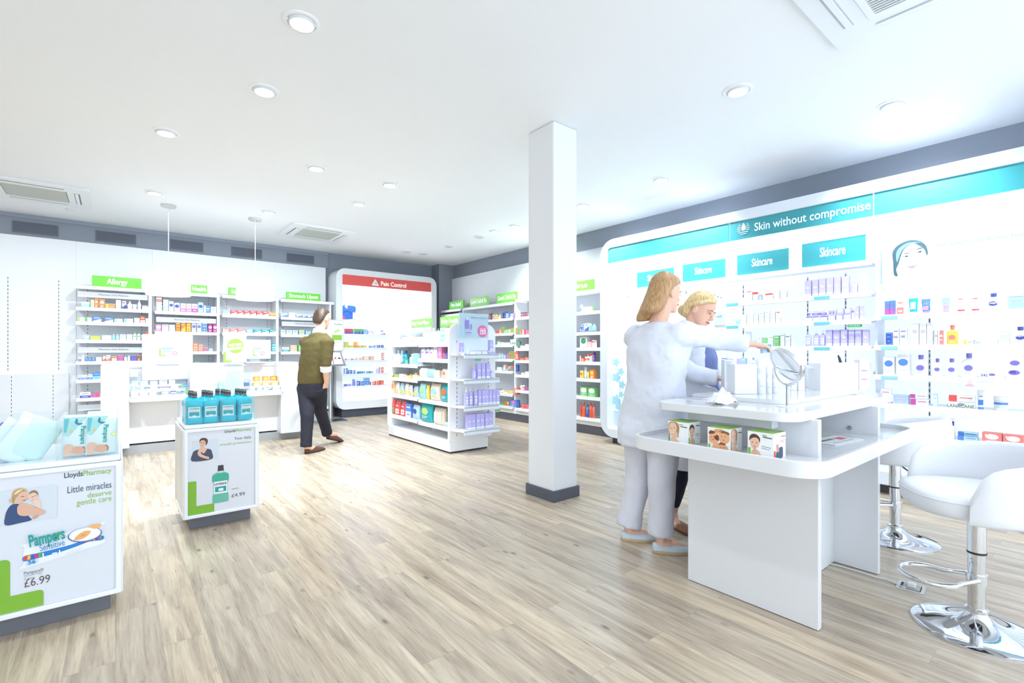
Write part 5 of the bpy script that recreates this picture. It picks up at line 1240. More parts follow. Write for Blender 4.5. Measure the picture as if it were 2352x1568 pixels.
text('the r', M((120, 165, 180), .5), t, .05, -.001, .085, h=.03, align='RIGHT')
t.children[-1].scale = (-1, 1, 1); t.children[-1].location = (-.05, -.001, .085)

# --- skincare unit, right section
R = 'on the top right skincare shelf'
GR = 'goods in the right section of the skincare unit'
shelf(R, 'X', XF2, 1.512, '2031 2042 32 b bP 2;2043 2055 33 b bP 2;2059 2076 36 b WR 2;2085 2108 36 t tW 5;2114 2136 33 t bp 2;2139 2155 28 t Wc 2;2162 2181 34 t Tp 2;2193 2219 40 t wr 6;2226 2253 40 t gr 6;2262 2300 39 l WB 3;2312 2356 48 p cW 1', GR, jit=.01)
R = 'on the second right skincare shelf'
shelf(R, 'X', XF2, 1.254, '2033 2048 29 b bB 5;2050 2064 38 b WV 6;2066 2082 38 b WV 6;2092 2110 50 b Wv 3;2111 2127 50 b Wv 3;2128 2142 49 b Wg 3;2143 2153 33 b WG 4;2154 2166 33 b RW 4;2173 2200 45 l yR 3;2212 2236 10 f wy 4;2237 2292 11 f Wg 4;2296 2319 31 b gW 1;2324 2362 40 l WB 3', GR, jit=.01)
R = 'on the third right skincare shelf'
shelf(R, 'X', XF2, 1.0, '2028 2054 42 b Wb 3;2059 2089 48 b Wb 3;2097 2130 48 l WV 3;2140 2163 41 l WV 3;2171 2199 42 l WV 3;2206 2242 55 l WV 3;2250 2308 12 f WV 3;2311 2347 22 b WV 3', GR, jit=.01)
shelf('stacked on third right skincare shelf', 'X', XF2, 1.0, '2315 2346 22 b WV 3 ^22', GR, jit=.01)
R = 'on the fourth right skincare shelf'
shelf(R, 'X', XF2, .756, '2022 2046 34 b Wp 2;2048 2086 21 b cv 5;2090 2132 14 f WP 4;2143 2153 29 b cW 5;2176 2240 14 f WG 3 =white_cream_carton;2242 2262 45 t Wb 2;2278 2316 32 j wb 6', GR, jit=.01)
shelf('stacked on fourth right skincare shelf', 'X', XF2, .756, '2089 2130 9 f WP 4 ^16;2177 2240 14 f Wr 4 ^15', GR, jit=.01)
R = 'on the fifth right skincare shelf'
shelf(R, 'X', XF2, .505, '2166 2192 46 b WB 1;2198 2246 10 f cb 4;2254 2302 24 b RW 3;2303 2352 24 b RW 3', GR, jit=.01)
shelf('stacked on fifth right skincare shelf', 'X', XF2, .505, '2198 2246 9 f cb 4 ^11', GR, jit=.01)


def letter(body, u, v, x, h, col, w=None):
    o = text(body, M(col, .5), None, x, ux(u, x), zx(u, v, x), w=w, h=h, rotz=-PI / 2, bold=.012, name='lettering')
    return o


def brand(body, u0, u1, v, hpx, col, plane=5.12, near=None):
    """lettering on the goods: child of the nearest product"""
    x = plane + .019
    y0, y1 = ux(u0, x), ux(u1, x)
    best = min((o for o in COL.objects if o.get('category') in ('box', 'bottle', 'tube', 'jar', 'pack') and abs(o.location.x - x) < .06 and abs(o.location.z - zx((u0 + u1) / 2, v, x)) < .25 and o.location.z <= zx(u0, v, x) + .005), key=lambda o: abs(o.location.y - (y0 + y1) / 2) + abs(o.location.z - zx(u0, v, x)) * .3, default=None)
    k = mpp(x, y0)
    o = text(body, M(col, .5), None, 0, 0, 0, w=abs(y1 - y0), h=hpx * k, bold=.015)
    m = Matrix.Translation((best.location.x - .0035, y0, zx(u0, v, x))) @ Matrix.Rotation(-PI / 2, 4, 'Z')
    o.parent = best
    bm = Matrix.Translation(best.location) @ best.rotation_euler.to_matrix().to_4x4()
    o.matrix_basis = bm.inverted() @ m
for (b_, u0, u1, v, h_, c_) in (('Cetaphil', 2270, 2291, 698, 5, (246, 250, 252)), ('Cetaphil', 2330, 2350, 773, 5, (246, 250, 252)), ('E45', 2052, 2062, 776, 5, (90, 80, 170)), ('E45', 2068, 2078, 775, 5, (90, 80, 170)), ('E45', 2106, 2120, 833, 7, (240, 242, 250)), ('E45', 2146, 2158, 838, 6, (240, 242, 250)), ('E45', 2178, 2190, 839, 6, (240, 242, 250)), ('E45', 2214, 2230, 838, 8, (240, 242, 250)), ('E45', 2254, 2268, 864, 6, (90, 80, 170)), ('E45', 2320, 2333, 857, 6, (90, 80, 170)),
                              ('Oilatum', 2030, 2048, 826, 5, (240, 246, 252)), ('Oilatum', 2062, 2084, 819, 6, (240, 246, 252)), ('LANACANE', 2176, 2238, 934, 8, (110, 130, 120)), ('Eumovate', 2203, 2244, 997, 5, (70, 110, 180)), ('Eurax', 2262, 2284, 1001, 5, (250, 250, 250)), ('Eurax', 2310, 2330, 1006, 5, (250, 250, 250)), ('Eurax', 2224, 2252, 788, 5, (170, 180, 196))):
    brand(b_, u0, u1, v, h_, c_)

# --- goods on the gondola's left face
XG = 3.06
def gond(row, zs, near, far):
    pass
G1 = 'on the far top gondola shelf'
shelf(G1, 'X', XG, 1.307, '901 907 16 b wG 6;908 914 16 b wG 6;916 923 15 b wk 6;924 932 15 b Ww 6;934 943 16 b we 5;944 951 15 b Ws 5')
shelf('on the near top gondola shelf', 'X', XG, 1.30, '957 966 16 b Ww 6;968 977 34 l Wc 6;978 985 32 l Ws 6;988 996 36 l We 6;998 1005 34 u WT 6;1010 1023 36 b WT 5')
shelf('on the far second gondola shelf', 'X', XG, 1.026, '897 905 22 b wc 3;906 914 31 l Wc 6;916 921 31 t cb 6;922 930 31 l tB 6;929 936 12 b NT 5;937 946 24 l cW 6;947 960 26 b cT 5')
shelf('on the near second gondola shelf', 'X', XG, 1.107, '965 974 31 l wp 1;975 984 31 l wV 1;985 993 30 l wp 1;994 1003 27 b wp 6;1004 1013 28 b pW 6;1015 1026 15 b BO 4')
shelf('on the far third gondola shelf', 'X', XG, .833, '893 903 6 t Nl 5;904 914 8 b Ny 5;916 924 9 b We 5;926 933 9 l eR 1;934 941 10 l ye 1;942 955 14 l ey 1')
shelf('on the near third gondola shelf', 'X', XG, .871, '958 976 20 p Wc 6;977 994 20 p cT 2;995 1008 18 b es 6;1010 1026 22 p eR 3')
shelf('on the far fourth gondola shelf', 'X', XG, .596, '897 905 28 b so 3;907 915 27 p wy 2;917 925 27 p cy 2;927 935 27 p Wy 2;937 945 26 p gy 2;947 957 25 p cy 2')
shelf('on the near fourth gondola shelf', 'X', XG, .588, '960 974 34 p Tl 3;976 983 33 p yW 3;984 1007 38 p eT 3;1009 1028 40 p tO 3')
shelf('on the far lowest gondola shelf', 'X', XG, .304, '896 905 34 p rn 2;907 917 33 p rW 2;919 929 34 p rW 2;931 943 32 b bW 2;945 959 32 p cB 3')
shelf('on the near lowest gondola shelf', 'X', XG, .295, '962 989 44 p tl 3;991 1017 38 p eW 5;1018 1030 10 p cW 1')
# --- goods on the gondola end
YG = GY0 - .19
E1 = 'on the gondola end top shelf'
shelf(E1, 'Y', YG, 1.17, '1055 1067 26 b vW 8;1080 1093 9 b Wv 1;1094 1106 9 b Wv 1;1108 1121 9 b Wv 1;1122 1138 8 f vW 1;1125 1133 24 b vW 8 ^8', 'lilac skincare goods on the gondola end')
shelf('on the gondola end second shelf', 'Y', YG, .877, '1087 1095 31 u vW 5;1097 1106 35 b vW 8;1107 1116 35 b vW 8;1117 1126 35 b vW 8;1127 1134 22 u vW 5', 'lilac skincare goods on the gondola end')
shelf('on the gondola end third shelf', 'Y', YG, .562, '1068 1077 42 u vW 5;1079 1088 43 u vW 5;1090 1098 43 u vW 5;1100 1149 34 b vW 8 *6', 'lilac skincare goods on the gondola end')
shelf('on the gondola end lowest shelf', 'Y', YG, .285, '1074 1134 35 b vW 8 *6', 'lilac skincare goods on the gondola end')
for (u, v, lab) in ((1098, 827, 'small green EXCLUSIVELY flag under the gondola end top shelf'), (1143, 943, 'small green EXCLUSIVELY flag under the gondola end third shelf')):
    yq = GY0 - .236
    t = thing('shelf_flag', (uy(u, yq), yq, zy(u, v, yq)), lab, 'sign', 'green shelf flags')
    MB().box((-.038, 0, -.004), (.038, .003, .014), M((0, 146, 110), .4)).box((-.034, 0, -.014), (.034, .003, -.004), M((160, 224, 160), .4)).build('flag', t)
    text('EXCLUSIVELY', M((225, 246, 236), .5), t, 0, -.001, .001, w=.062, h=.008, align='CENTER', bold=.02)

t = thing('shelf_card', (5.108, ux(2252, 5.108), zx(2252, 888, 5.108)), 'faint white card with a tiny portrait hanging below the cream bottle shelf', 'sign', rotz=-PI / 2)
MB().box((-.10, 0, 0), (.10, .002, .062), M((236, 242, 248), .4)).build('card', t)
art(t, [((232, 214, 216), ell(-.06, .036, .016, .02, 16)), ((226, 190, 200), spline([(-.09, 0), (-.07, .018), (-.05, .018), (-.03, 0)], 3)), ((206, 214, 224), [(-.02, .04), (.07, .04), (.07, .043), (-.02, .043)])], 'print', 0, -.0005, 0)
# ------------------------------------------------------------------ blue mouthwash bottles on their display
def liquid(rgb):
    m = bpy.data.materials.new('mouthwash'); m.use_nodes = True
    nt = m.node_tree; b = nt.nodes['Principled BSDF']
    b.inputs['Base Color'].default_value = (lin(rgb[0] / 255), lin(rgb[1] / 255), lin(rgb[2] / 255), 1)
    b.inputs['Roughness'].default_value = 0.06; b.inputs['Coat Weight'].default_value = .5
    b.inputs['Transmission Weight'].default_value = .12; b.inputs['IOR'].default_value = 1.2
    n = nt.nodes.new('ShaderNodeTexNoise'); n.inputs['Scale'].default_value = 14; n.inputs['Detail'].default_value = 1
    mx = nt.nodes.new('ShaderNodeMix'); mx.data_type = 'RGBA'
    mx.inputs[6].default_value = (lin(0), lin(176 / 255), lin(206 / 255), 1); mx.inputs[7].default_value = (lin(40 / 255), lin(222 / 255), lin(236 / 255), 1)
    nt.links.new(n.outputs[0], mx.inputs[0]); nt.links.new(mx.outputs[2], b.inputs['Base Color'])
    return m


LIQ = liquid((0, 178, 202))
def mouthwash():
    w, h = .100, .215
    rg = []
    for z, sx_, sy in ((0, .86, .8), (.01, .94, .92), (.04, 1, 1), (.16, 1, 1), (.19, .95, .94), (.21, .92, .92), (.50, .92, .92), (.53, .96, .95), (.56, 1, 1), (.66, 1, 1), (.72, .92, .9), (.765, .66, .66), (.79, .42, .5), (.83, .34, .42)):
        rg.append([(math.copysign(abs(math.cos(a)) ** .55, math.cos(a)) * w / 2 * sx_, math.copysign(abs(math.sin(a)) ** .6, math.sin(a)) * .030 * sy, z * h) for a in [2 * PI * i / 28 for i in range(28)]])
    t = MB().loft(rg, LIQ).build('mouthwash_bottle', smooth=45)
    mb = MB().lathe([(.0165, .82 * h), (.0165, .835 * h), (.0155, .84 * h), (.0148, 1.0 * h), (.0135, 1.01 * h), (.001, 1.01 * h)], M((60, 62, 66), .35), 24)
    for k in range(24):
        a = 2 * PI * k / 24; b = a + .14
        mb.add([((.0160) * math.cos(a + q * .9), (.0160) * math.sin(a + q * .9), (.85 + .14 * q) * h) for q in (0, 1)] + [((.0160) * math.cos(b + q * .9), (.0160) * math.sin(b + q * .9), (.85 + .14 * q) * h) for q in (1, 0)], [(0, 1, 2, 3)], M((226, 228, 230), .4))
    mb.build('cap', t, smooth=50)
    lb = MB()
    for yy, sg in ((-.0278, -1), (.0278, 1)):
        def q(x0, z0, x1, z1, c, e=0): lb.add([(x0 * w, yy + sg * (.0006 + e), z0 * h), (x1 * w, yy + sg * (.0006 + e), z0 * h), (x1 * w, yy + sg * (.0006 + e), z1 * h), (x0 * w, yy + sg * (.0006 + e), z1 * h)], [(0, 1, 2, 3)], M(c, .4))
        q(-.34, .20, .34, .53, (226, 238, 240)); q(-.29, .25, .29, .375, (20, 160, 172), .0003); q(-.29, .385, .29, .40, (226, 210, 120), .0003)
        lb.add([(p[0], yy + sg * .0012, p[1]) for p in ell(0, .245 * h, w * .13, h * .03, 14)], [tuple(range(14))], M((236, 244, 244), .4))
    l_ = lb.build('label', t)
    text('LISTERINE', M((36, 48, 70), .5), l_, 0, -.0291, .465 * h, w=w * .58, h=h * .034, align='CENTER', bold=.02)
    text('COOL MINT', M((90, 110, 120), .5), l_, 0, -.0291, .425 * h, w=w * .34, h=h * .018, align='CENTER')
    return t


def clone(src):
    c = src.copy(); COL.objects.link(c)
    for k in src.children:
        q = k.copy(); COL.objects.link(q); q.parent = c
        for g in k.children:
            r = g.copy(); COL.objects.link(r); r.parent = q
    return c


proto = mouthwash()
# cap pixel (u) and row depth y, with a little turn each
rows = [(447, 3.925, .0, 'front row, left of its pair'), (484, 3.93, .1, 'front row, right of its pair'), (525, 3.925, -.05, 'front row, first right of the clear divider'), (561, 3.93, .45, 'front row, furthest right, label turned away'),
        (441, 3.99, .1, 'second row, furthest left'), (477, 3.995, .2, 'second row, behind the pair of labels'), (519, 3.99, .1, 'second row, just right of the divider'), (554, 3.995, .1, 'second row, right of the divider near the end'),
        (434, 4.057, .0, 'third row at the left edge'), (469, 4.06, .0, 'third row behind the left pair'), (512, 4.058, .1, 'third row at the divider'), (545, 4.06, .0, 'third row on the right'), (500, 4.125, .0, 'back row beside the divider, seen through the gap')]
for i, (u, y, rz, lab) in enumerate(rows):
    b = proto if i == 0 else clone(proto)
    x = min(max(uy(u, y), UX0 + .058), UX1 - .06)
    b.location = (x, y + .006, UZ + .006); b.rotation_euler = (0, 0, rz - .15)
    tag(b, 'blue mouthwash bottle in the ' + lab, 'bottle', 'blue mouthwash bottles on the floor display')

# ------------------------------------------------------------------ packs of baby wipes on theirs
WP = M((232, 240, 240), .3); WT_ = M((218, 238, 234), .35)
def wipes(front=True, back=WP, stripe=None):
    w, h, d = .115, .19, .045
    rg = []
    for z, s_, t_ in ((0, .96, .05), (.03, .97, .3), (.08, .99, .8), (.2, 1, 1), (.8, 1, 1), (.92, .99, .7), (.965, .98, .2), (1, .96, .04)):
        rg.append([(math.copysign(abs(math.cos(a)) ** .5, math.cos(a)) * w / 2 * s_, math.copysign(abs(math.sin(a)) ** .7, math.sin(a)) * d / 2 * t_, z * h) for a in [2 * PI * i / 28 for i in range(28)]])
    t = MB().loft(rg, back).build('wipes_pack', smooth=60)
    if front:
        y = -d / 2 - .0008
        def r(pts): return [(p[0] * w - w / 2, p[1] * h) for p in pts]
        art(t, [((178, 224, 220), r([(.04, .95), (.04, .55), (.2, .5), (.42, .7), (.62, .88), (.7, .95)])), ((98, 196, 200), r([(.05, .92), (.05, .6), (.13, .6), (.2, .92)])), ((20, 130, 160), r(spline([(.40, .92), (.36, .82), (.48, .76), (.60, .80), (.46, .82), (.44, .90)]))), ((248, 200, 90), r(ell(.26, .62, .05, .03, 10))),
                ((244, 232, 120), r(ell(.86, .50, .09, .05, 14))), ((250, 246, 200), r(ell(.86, .50, .05, .028, 14))),
                ((240, 188, 160), r(spline([(.06, .20), (.08, .30), (.22, .33), (.34, .28), (.34, .20), (.22, .14), (.1, .12)], 4))), ((236, 170, 138), r(spline([(.30, .18), (.36, .25), (.52, .26), (.68, .22), (.70, .14), (.60, .08), (.42, .08), (.32, .12)], 4))), ((176, 118, 90), r(spline([(.60, .245), (.68, .24), (.73, .18), (.71, .11), (.67, .10), (.68, .18)], 4))), ((240, 192, 166), r(spline([(.08, .12), (.2, .15), (.3, .11), (.24, .05), (.12, .05)], 4)))],
            'front_print', 0, y, 0, step=.0001)
        text('Pampers', M((0, 164, 158), .5), t, .006, y - .002, .74 * h, w=.082, h=.018, bold=.03, roty=PI / 2)
    if stripe:
        mb = MB(); mb.box((-w / 2 - .002, -.006, .02), (-w / 2 + .003, .008, h - .03), M((146, 200, 232), .35)).box((-w / 2 - .0025, -.007, h - .06), (-w / 2 + .003, .009, h - .03), M((122, 110, 176), .4)); mb.build('side_print', t)
    return t
wy = WY0 + .07
data = [(180, wy, .155, 0, .0, .0, True, WP, None, 'wipes pack standing upright beside the clear divider, left of the front two'),
        (238, wy - .01, .16, 0, .05, .0, True, WP, None, 'wipes pack standing upright, boldest teal name, right of the front two'),
        (262, wy + .12, .12, 0, .0, .0, True, WP, None, 'wipes pack behind the two upright front packs')]
for (u, y, w_, a, rz, lean, fr, mt, st, lab) in data:
    t = wipes(fr, mt, st); t.location = (min(uy(u, y), WX1 - .075), y, WZ + .005); t.rotation_euler = (0, .03, rz + .02)
    tag(t, lab, 'wipes', 'baby wipes packs on the floor display')
for (u, y, lean, rz, mt, st, lab) in ((10, wy + .05, .62, .25, M((224, 232, 240), .3), True, 'leaning wipes pack at the left edge with a blue and purple side'), (48, wy + .03, .58, .15, WP, None, 'leaning pale wipes pack, second from the left edge'), (86, wy + .03, .54, .12, WT_, None, 'leaning pale wipes pack just left of the clear divider'), (60, wy + .24, .5, .1, WP, None, 'leaning wipes pack in the back row on the left')):
    t = wipes(False, mt, st)
    t.location = (uy(u, y) - .05, y, WZ + .012); t.rotation_euler = (0, lean, rz)
    tag(t, lab, 'wipes', 'baby wipes packs on the floor display')

# ------------------------------------------------------------------ goods on the service counters
def tray(x0, x1, y0, y1, z, n, lab, step=.055):
    t = thing('display_tray', ((x0 + x1) / 2, y0, z), lab, 'tray', 'clear stepped trays on the counters'); o = t.location
    for k in range(n):
        MB(o).box((x0, y0 + k * .10, z + k * step), (x1, y0 + k * .10 + .003, z + k * step + .05), ACRYL).box((x0, y0 + k * .10, z + k * step), (x1, y0 + k * .10 + .10, z + k * step + .003), ACRYL).box((x0, y0 + k * .10 - .001, z + k * step + .004), (x1, y0 + k * .10, z + k * step + .026), M((226, 232, 242), .4)).build('step', t)
yc = 7.02
L0, L1 = uy(299, yc), uy(430, yc)
tray(L0 + .01, L1 - .01, yc, 7.35, .667, 3, 'clear stepped tray of cream tubs on the left counter ledge')
R0, R1 = uy(562, yc), uy(663, yc)
tray(R0 + .01, R1 - .06, yc, 7.35, .667, 3, 'clear stepped tray of yellow and white goods on the right counter ledge')
G = 'goods in the left counter tray'
shelf('in the lowest left counter step', 'Y', yc, .671, '300 318 11 f We 2;321 340 11 f We 2;343 360 11 f We 2;371 388 13 j Wv 2;392 405 12 j WV 2', G, .02, .02)
shelf('in the middle left counter step', 'Y', yc + .1, .726, '300 312 14 j Wc 1;320 332 14 j Wc 1;345 362 12 f Ww 6;368 388 12 f WV 1;392 410 12 f Wv 1', G, .02, .02)
shelf('in the top left counter step', 'Y', yc + .2, .781, '302 318 13 b Wc 1;322 340 13 b wc 1;345 362 12 b Wg 6;366 384 13 b Wk 6;388 402 13 b WV 6', G, .02, .02)
shelf('at the right end of the left ledge', 'Y', 7.1, .70, '416 431 9 b nb 4;416 431 8 b bn 4 ^13', G, .02, .02)
G = 'goods in the right counter tray'
shelf('in the lowest right counter step', 'Y', yc, .671, '572 586 12 j Wg 1;592 604 12 j Wv 1;608 624 12 f Wb 7;628 644 12 f Wg 7', G, .02, .02)
shelf('in the middle right counter step', 'Y', yc + .1, .726, '562 574 12 f BV 5;582 598 11 b yW 3;603 619 11 b yW 3;624 640 11 b yW 3;645 656 11 b BR 7', G, .02, .02)
shelf('in the top right counter step', 'Y', yc + .2, .781, '548 561 10 f WB 7;563 577 10 f WB 7;583 598 14 b oy 3;604 618 14 b oy 3;622 636 14 b oy 3', G, .02, .02)
shelf('stacked above the left counter tray', 'Y', 7.3, .90, '298 317 15 b Ww 6;352 366 20 b gk 6;372 386 20 b gk 6', 'goods on the counters', .02, .02)
# middle of the counters: boxes, a sample bottle, acrylic bins
t = thing('acrylic_bin', (uy(500, 7.04), 7.04, .667), 'clear acrylic bin of toothpaste cartons behind the mouthwash display', 'bin'); o = t.location
x0, x1 = uy(462, 7.04), uy(576, 7.04)
for (a, b) in (((x0, 7.04), (x1, 7.044)), ((x0, 7.13), (x1, 7.134)), ((x0, 7.04), (x0 + .004, 7.134)), ((x1 - .004, 7.04), (x1, 7.134)), (((x0 + x1) / 2, 7.04), ((x0 + x1) / 2 + .004, 7.134))):
    MB(o).box((a[0], a[1], .667), (b[0], b[1], .96), ACRYL).build('pane', t)
MB(o).box((x0, 7.04, .80), (x1, 7.134, .804), ACRYL).build('pane', t)
shelf('in the clear bin behind the mouthwash display', 'Y', 7.045, .805, '471 482 24 b sR 6;484 495 22 b pW 6;511 521 26 b Rs 5;523 531 27 b sR 5;536 546 22 b vc 5;549 560 24 b Tt 5', 'cartons in the clear counter bin', .012, .02)
b = make_product('l', .055, .165, 'T', 'W', 3, (uy(508, 7.0), 7.0, .70), 0)
tag(b, 'small pale blue bottle with a white cap before the clear counter bin', 'bottle')
MB().box((-.07, -.015, -.033), (.07, .035, 0), M((240, 243, 246), .3)).build('plinth_block', b)
# ------------------------------------------------------------------ things on the consultation table
ZT = .9425
def on_top(name, u0, u1, vt, vb, depth, lab, cat, c=(240, 243, 246), bev=.002, rz=0.0, z=None):
    """upright box whose near bottom edge stands at vb"""
    z = ZT if z is None else z
    x, y = onz((u0 + u1) / 2, vb, z); k = mpp(x, y)
    w_, h_ = (u1 - u0) * k, (vb - vt) * k
    t = thing(name, (x, y, z), lab, cat, rotz=-TH + rz)
    MB().box((-w_ / 2, 0, 0), (w_ / 2, depth, h_), M(c, .4)).build('case', t, bevel=bev)
    return t, w_, h_
# raised white display platform with round corner
t = thing('display_platform', (2.95, 1.25, ZT), 'low white platform with a rounded corner on the table top', 'platform')
MB(t.location).prism(rrect(2.50, .99, 3.66, 1.50, [.0001, .0001, .03, .09], 8), ZT, ZT + .022, LT, 'z').build('board', t, smooth=40, bevel=.003)
ZP = ZT + .0225
t, w_, h_ = on_top('product_carton', 1664, 1683, 826, 893, .05, 'tall narrow white carton with small printed text beside the blue dress', 'box', z=ZP)
for k in range(12): art(t, [((150, 155, 165), [(-w_ * .36, 0), (w_ * (.36 - .06 * (k % 3)), 0), (w_ * (.36 - .06 * (k % 3)), .0022), (-w_ * .36, .0022)])], 'print', 0, -.001, h_ * (.92 - k * .055)) if k < 1 else None
mb = MB()
for k in range(13): mb.box((-w_ * .36, -.0012, h_ * (.92 - k * .055)), (w_ * (.36 - .07 * (k % 3)), -.0008, h_ * (.92 - k * .055) + .0025), M((150, 155, 165), .5))
mb.box((-w_ * .2, -.0012, h_ * .08), (w_ * .3, -.0008, h_ * .12), DARK); mb.build('print', t)
on_top('white_box', 1688, 1739, 837, 905, .10, 'plain white square box left of the mirror', 'box', (232, 236, 240), z=ZP)
t, w_, h_ = on_top('product_carton', 1690, 1722, 823, 893, .03, 'lilac and white carton peeping over the white box', 'box', (240, 240, 246), z=ZP)
t.location.x += ST * .12; t.location.y += CT * .12
MB().box((-w_ / 2, -.001, h_ * .1), (-w_ * .1, 0, h_ * .98), pm('v')).box((w_ * .2, -.001, h_ * .1), (w_ * .5, 0, h_ * .98), pm('v')).build('print', t)
for i, (a, b, vt) in enumerate(((1743, 1762, 824), (1763, 1776, 842), (1777, 1790, 846))):
    x, y = onz((a + b) / 2, 905 - i, ZP); k = mpp(x, y)
    b_ = make_product('j', (b - a) * k, (904 - vt) * k, 'w', 'W', 6, (x, y, ZP), -TH)
    tag(b_, ['tall white cylinder bottle left behind the mirror stem', 'middle slim white bottle behind the mirror stem', 'right slim white bottle behind the mirror stem'][i], 'bottle', 'white bottles beside the mirror')
t, w_, h_ = on_top('white_box', 1885, 1972, 833, 906, .13, 'large plain white box at the right of the table top', 'box', (244, 247, 250), bev=.006)
t, w_, h_ = on_top('white_box', 1852, 1890, 840, 890, .08, 'white open box behind the mirror, left of the large white box', 'box', (236, 242, 248), z=ZP)
for i, (a, b) in enumerate(((1818, 1832), (1834, 1848))):
    x, y = onz((a + b) / 2, 896, ZP); k = mpp(x, y)
    b_ = make_product('b' if i else 'l', (b - a) * k, 46 * k, 'W', 'w', 6, (x, y, ZP), -TH)
    tag(b_, ['small white tester bottle just right of the mirror', 'white tester carton between the mirror and the white boxes'][i], 'tester')
t, w_, h_ = on_top('product_carton', 1974, 1996, 826, 892, .05, 'white carton with faint pink print right of the large white box', 'box', (238, 236, 244), z=ZP)
MB().box((-w_ * .3, -.001, h_ * .3), (w_ * .3, 0, h_ * .34), pm('p')).box((-w_ * .3, -.001, h_ * .6), (w_ * .3, 0, h_ * .64), pm('G')).build('print', t)
# brushes and cable in the boxes
bx, by = onz(1944, 905, ZT); d0 = Vector((ST, CT, 0)); r0 = Vector((CT, -ST, 0))
t = thing('makeup_brush', (bx + ST * .045, by + CT * .045, ZT + .12), 'black and silver brush handle sticking out of the large white box', 'brush')
k = mpp(bx, by)
p = lambda a, b: tuple(r0 * (a * k) + Vector((0, 0, b * k)))
MB().tube([p(5, 5), p(-1, 24)], .0085, M((120, 124, 130), .3), 10).build('handle', t, smooth=50)
MB().tube([p(-1, 24), p(-5, 38), p(-8, 44)], [.0085, .007, .003], M((40, 52, 60), .3), 10).build('tip', t, smooth=50)
mb = MB(); q = []
for i in range(30):
    a = i / 29
    q.append((bx + r0.x * (-.02 - .17 * a) + d0.x * .05, by + r0.y * (-.02 - .17 * a) + d0.y * .05, ZT + .168 + .035 * math.sin(a * PI) * (1 - a) - .01 * a))
mb.tube(q, .0018, M((232, 236, 240), .4), 6)
tag(mb.build('charging_cable', smooth=60), 'thin white cable looping over the white boxes behind the mirror', 'cable')
mb = MB()
random.seed(4)
for j in range(3):
    q = [(bx - r0.x * (.16 + .02 * j) + d0.x * .06 + .022 * math.cos(i * .6 + j), by - r0.y * (.16 + .02 * j) + d0.y * .06 + .022 * math.sin(i * .6 + j), ZT + .163 + .01 * math.sin(i * .5 + j)) for i in range(14)]
    mb.tube(q, .004, M((240, 244, 248), .5), 6)
tag(mb.build('cotton_ties', smooth=60), 'tangle of white soft ties lying on the white open box', 'cotton')
# crumpled tissue
x, y = onz(1672, 928, ZT)
random.seed(11)
n = 18; R_ = .075; vs, fs = [], []
for i in range(n):
    for j in range(n):
        a, b = (i / (n - 1) - .5) * 2, (j / (n - 1) - .5) * 2
        r = math.hypot(a, b)
        h_ = max(0, .085 * (1 - r * .8)) * (0.75 + .35 * math.sin(a * 7 + b * 3) * math.cos(b * 6 - a * 2)) + .006 * random.random()
        vs.append((x + a * R_ * (1 - .25 * abs(b)), y + b * R_ * (1 - .25 * abs(a)) + .03, ZT + .001 + max(0, h_)))
for i in range(n - 1):
    for j in range(n - 1): fs.append((i * n + j, (i + 1) * n + j, (i + 1) * n + j + 1, i * n + j + 1))
mb = MB((x, y, ZT)); mb.add(vs, fs, M((240, 244, 248), .8))
q = mb.build('paper_tissue', loc=(x, y, ZT), smooth=0)
so = q.modifiers.new('solid', 'SOLIDIFY'); so.thickness = .0012
tag(q, 'crumpled white paper tissue near the left edge of the table top', 'tissue')
t = thing('notepad', (2.55, 1.45, ZT), 'flat dark-faced tablet lying at the far left of the table top', 'tablet', rotz=-.1)
MB().box((-.11, -.075, 0), (.11, .075, .006), M((214, 220, 232), .3)).box((-.10, -.065, .006), (.10, .065, .0064), M((150, 160, 190), .12)).build('slate', t)
# ------------------------------------------------------------------ people
RV, FV, UPV = Vector((CT, -ST, 0)), Vector((ST, CT, 0)), Vector((0, 0, 1))


def pt(u, v, d):
    return RV * ((u - 1176) / FPX * d) + FV * d + UPV * (EYE - (v - YH) / FPX * d)


SKINM = M((238, 188, 162), .5, noise=.04)


def body_ring(c, S, F, hw, hd, n=24, e=.8):
    return [tuple(c + S * (math.copysign(abs(math.cos(a)) ** e, math.cos(a)) * hw) + F * (math.copysign(abs(math.sin(a)) ** e, math.sin(a)) * hd)) for a in [2 * PI * i / n for i in range(n)]]


def torso(mb, st, S, F, mat):
    mb.loft([body_ring(c, S, F, hw, hd) for c, hw, hd in st], mat)


def basis(fwd, up=UPV):
    fwd = fwd.normalized(); s = fwd.cross(up).normalized(); u = s.cross(fwd).normalized()
    return s, fwd, u          # right, forward, up


HEADS = [(0.0, .020, .088, .035), (.012, .032, .094, .015), (.035, .046, .092, -.030), (.06, .056, .088, -.062), (.085, .063, .086, -.082), (.11, .068, .083, -.093), (.14, .072, .088, -.100), (.17, .071, .085, -.099), (.198, .060, .068, -.086), (.218, .040, .038, -.060), (.23, .012, .0, -.025)]


def put(mb, start, o, B, s=1.0):
    r, f, u = B
    for i in range(start, len(mb.v)):
        p = Vector(mb.v[i]) + mb.o
        mb.v[i] = tuple(o + r * p.x * s + f * p.y * s + u * p.z * s - mb.o)


def sec(z, hw, yf, yb, n=24, e=.97):
    cy = (yf + yb) / 2; h = (yf - yb) / 2
    return [(hw * math.copysign(abs(math.cos(a)) ** e, math.cos(a)), cy + h * math.copysign(abs(math.sin(a)) ** e, math.sin(a)), z) for a in [2 * PI * i / n for i in range(n)]]


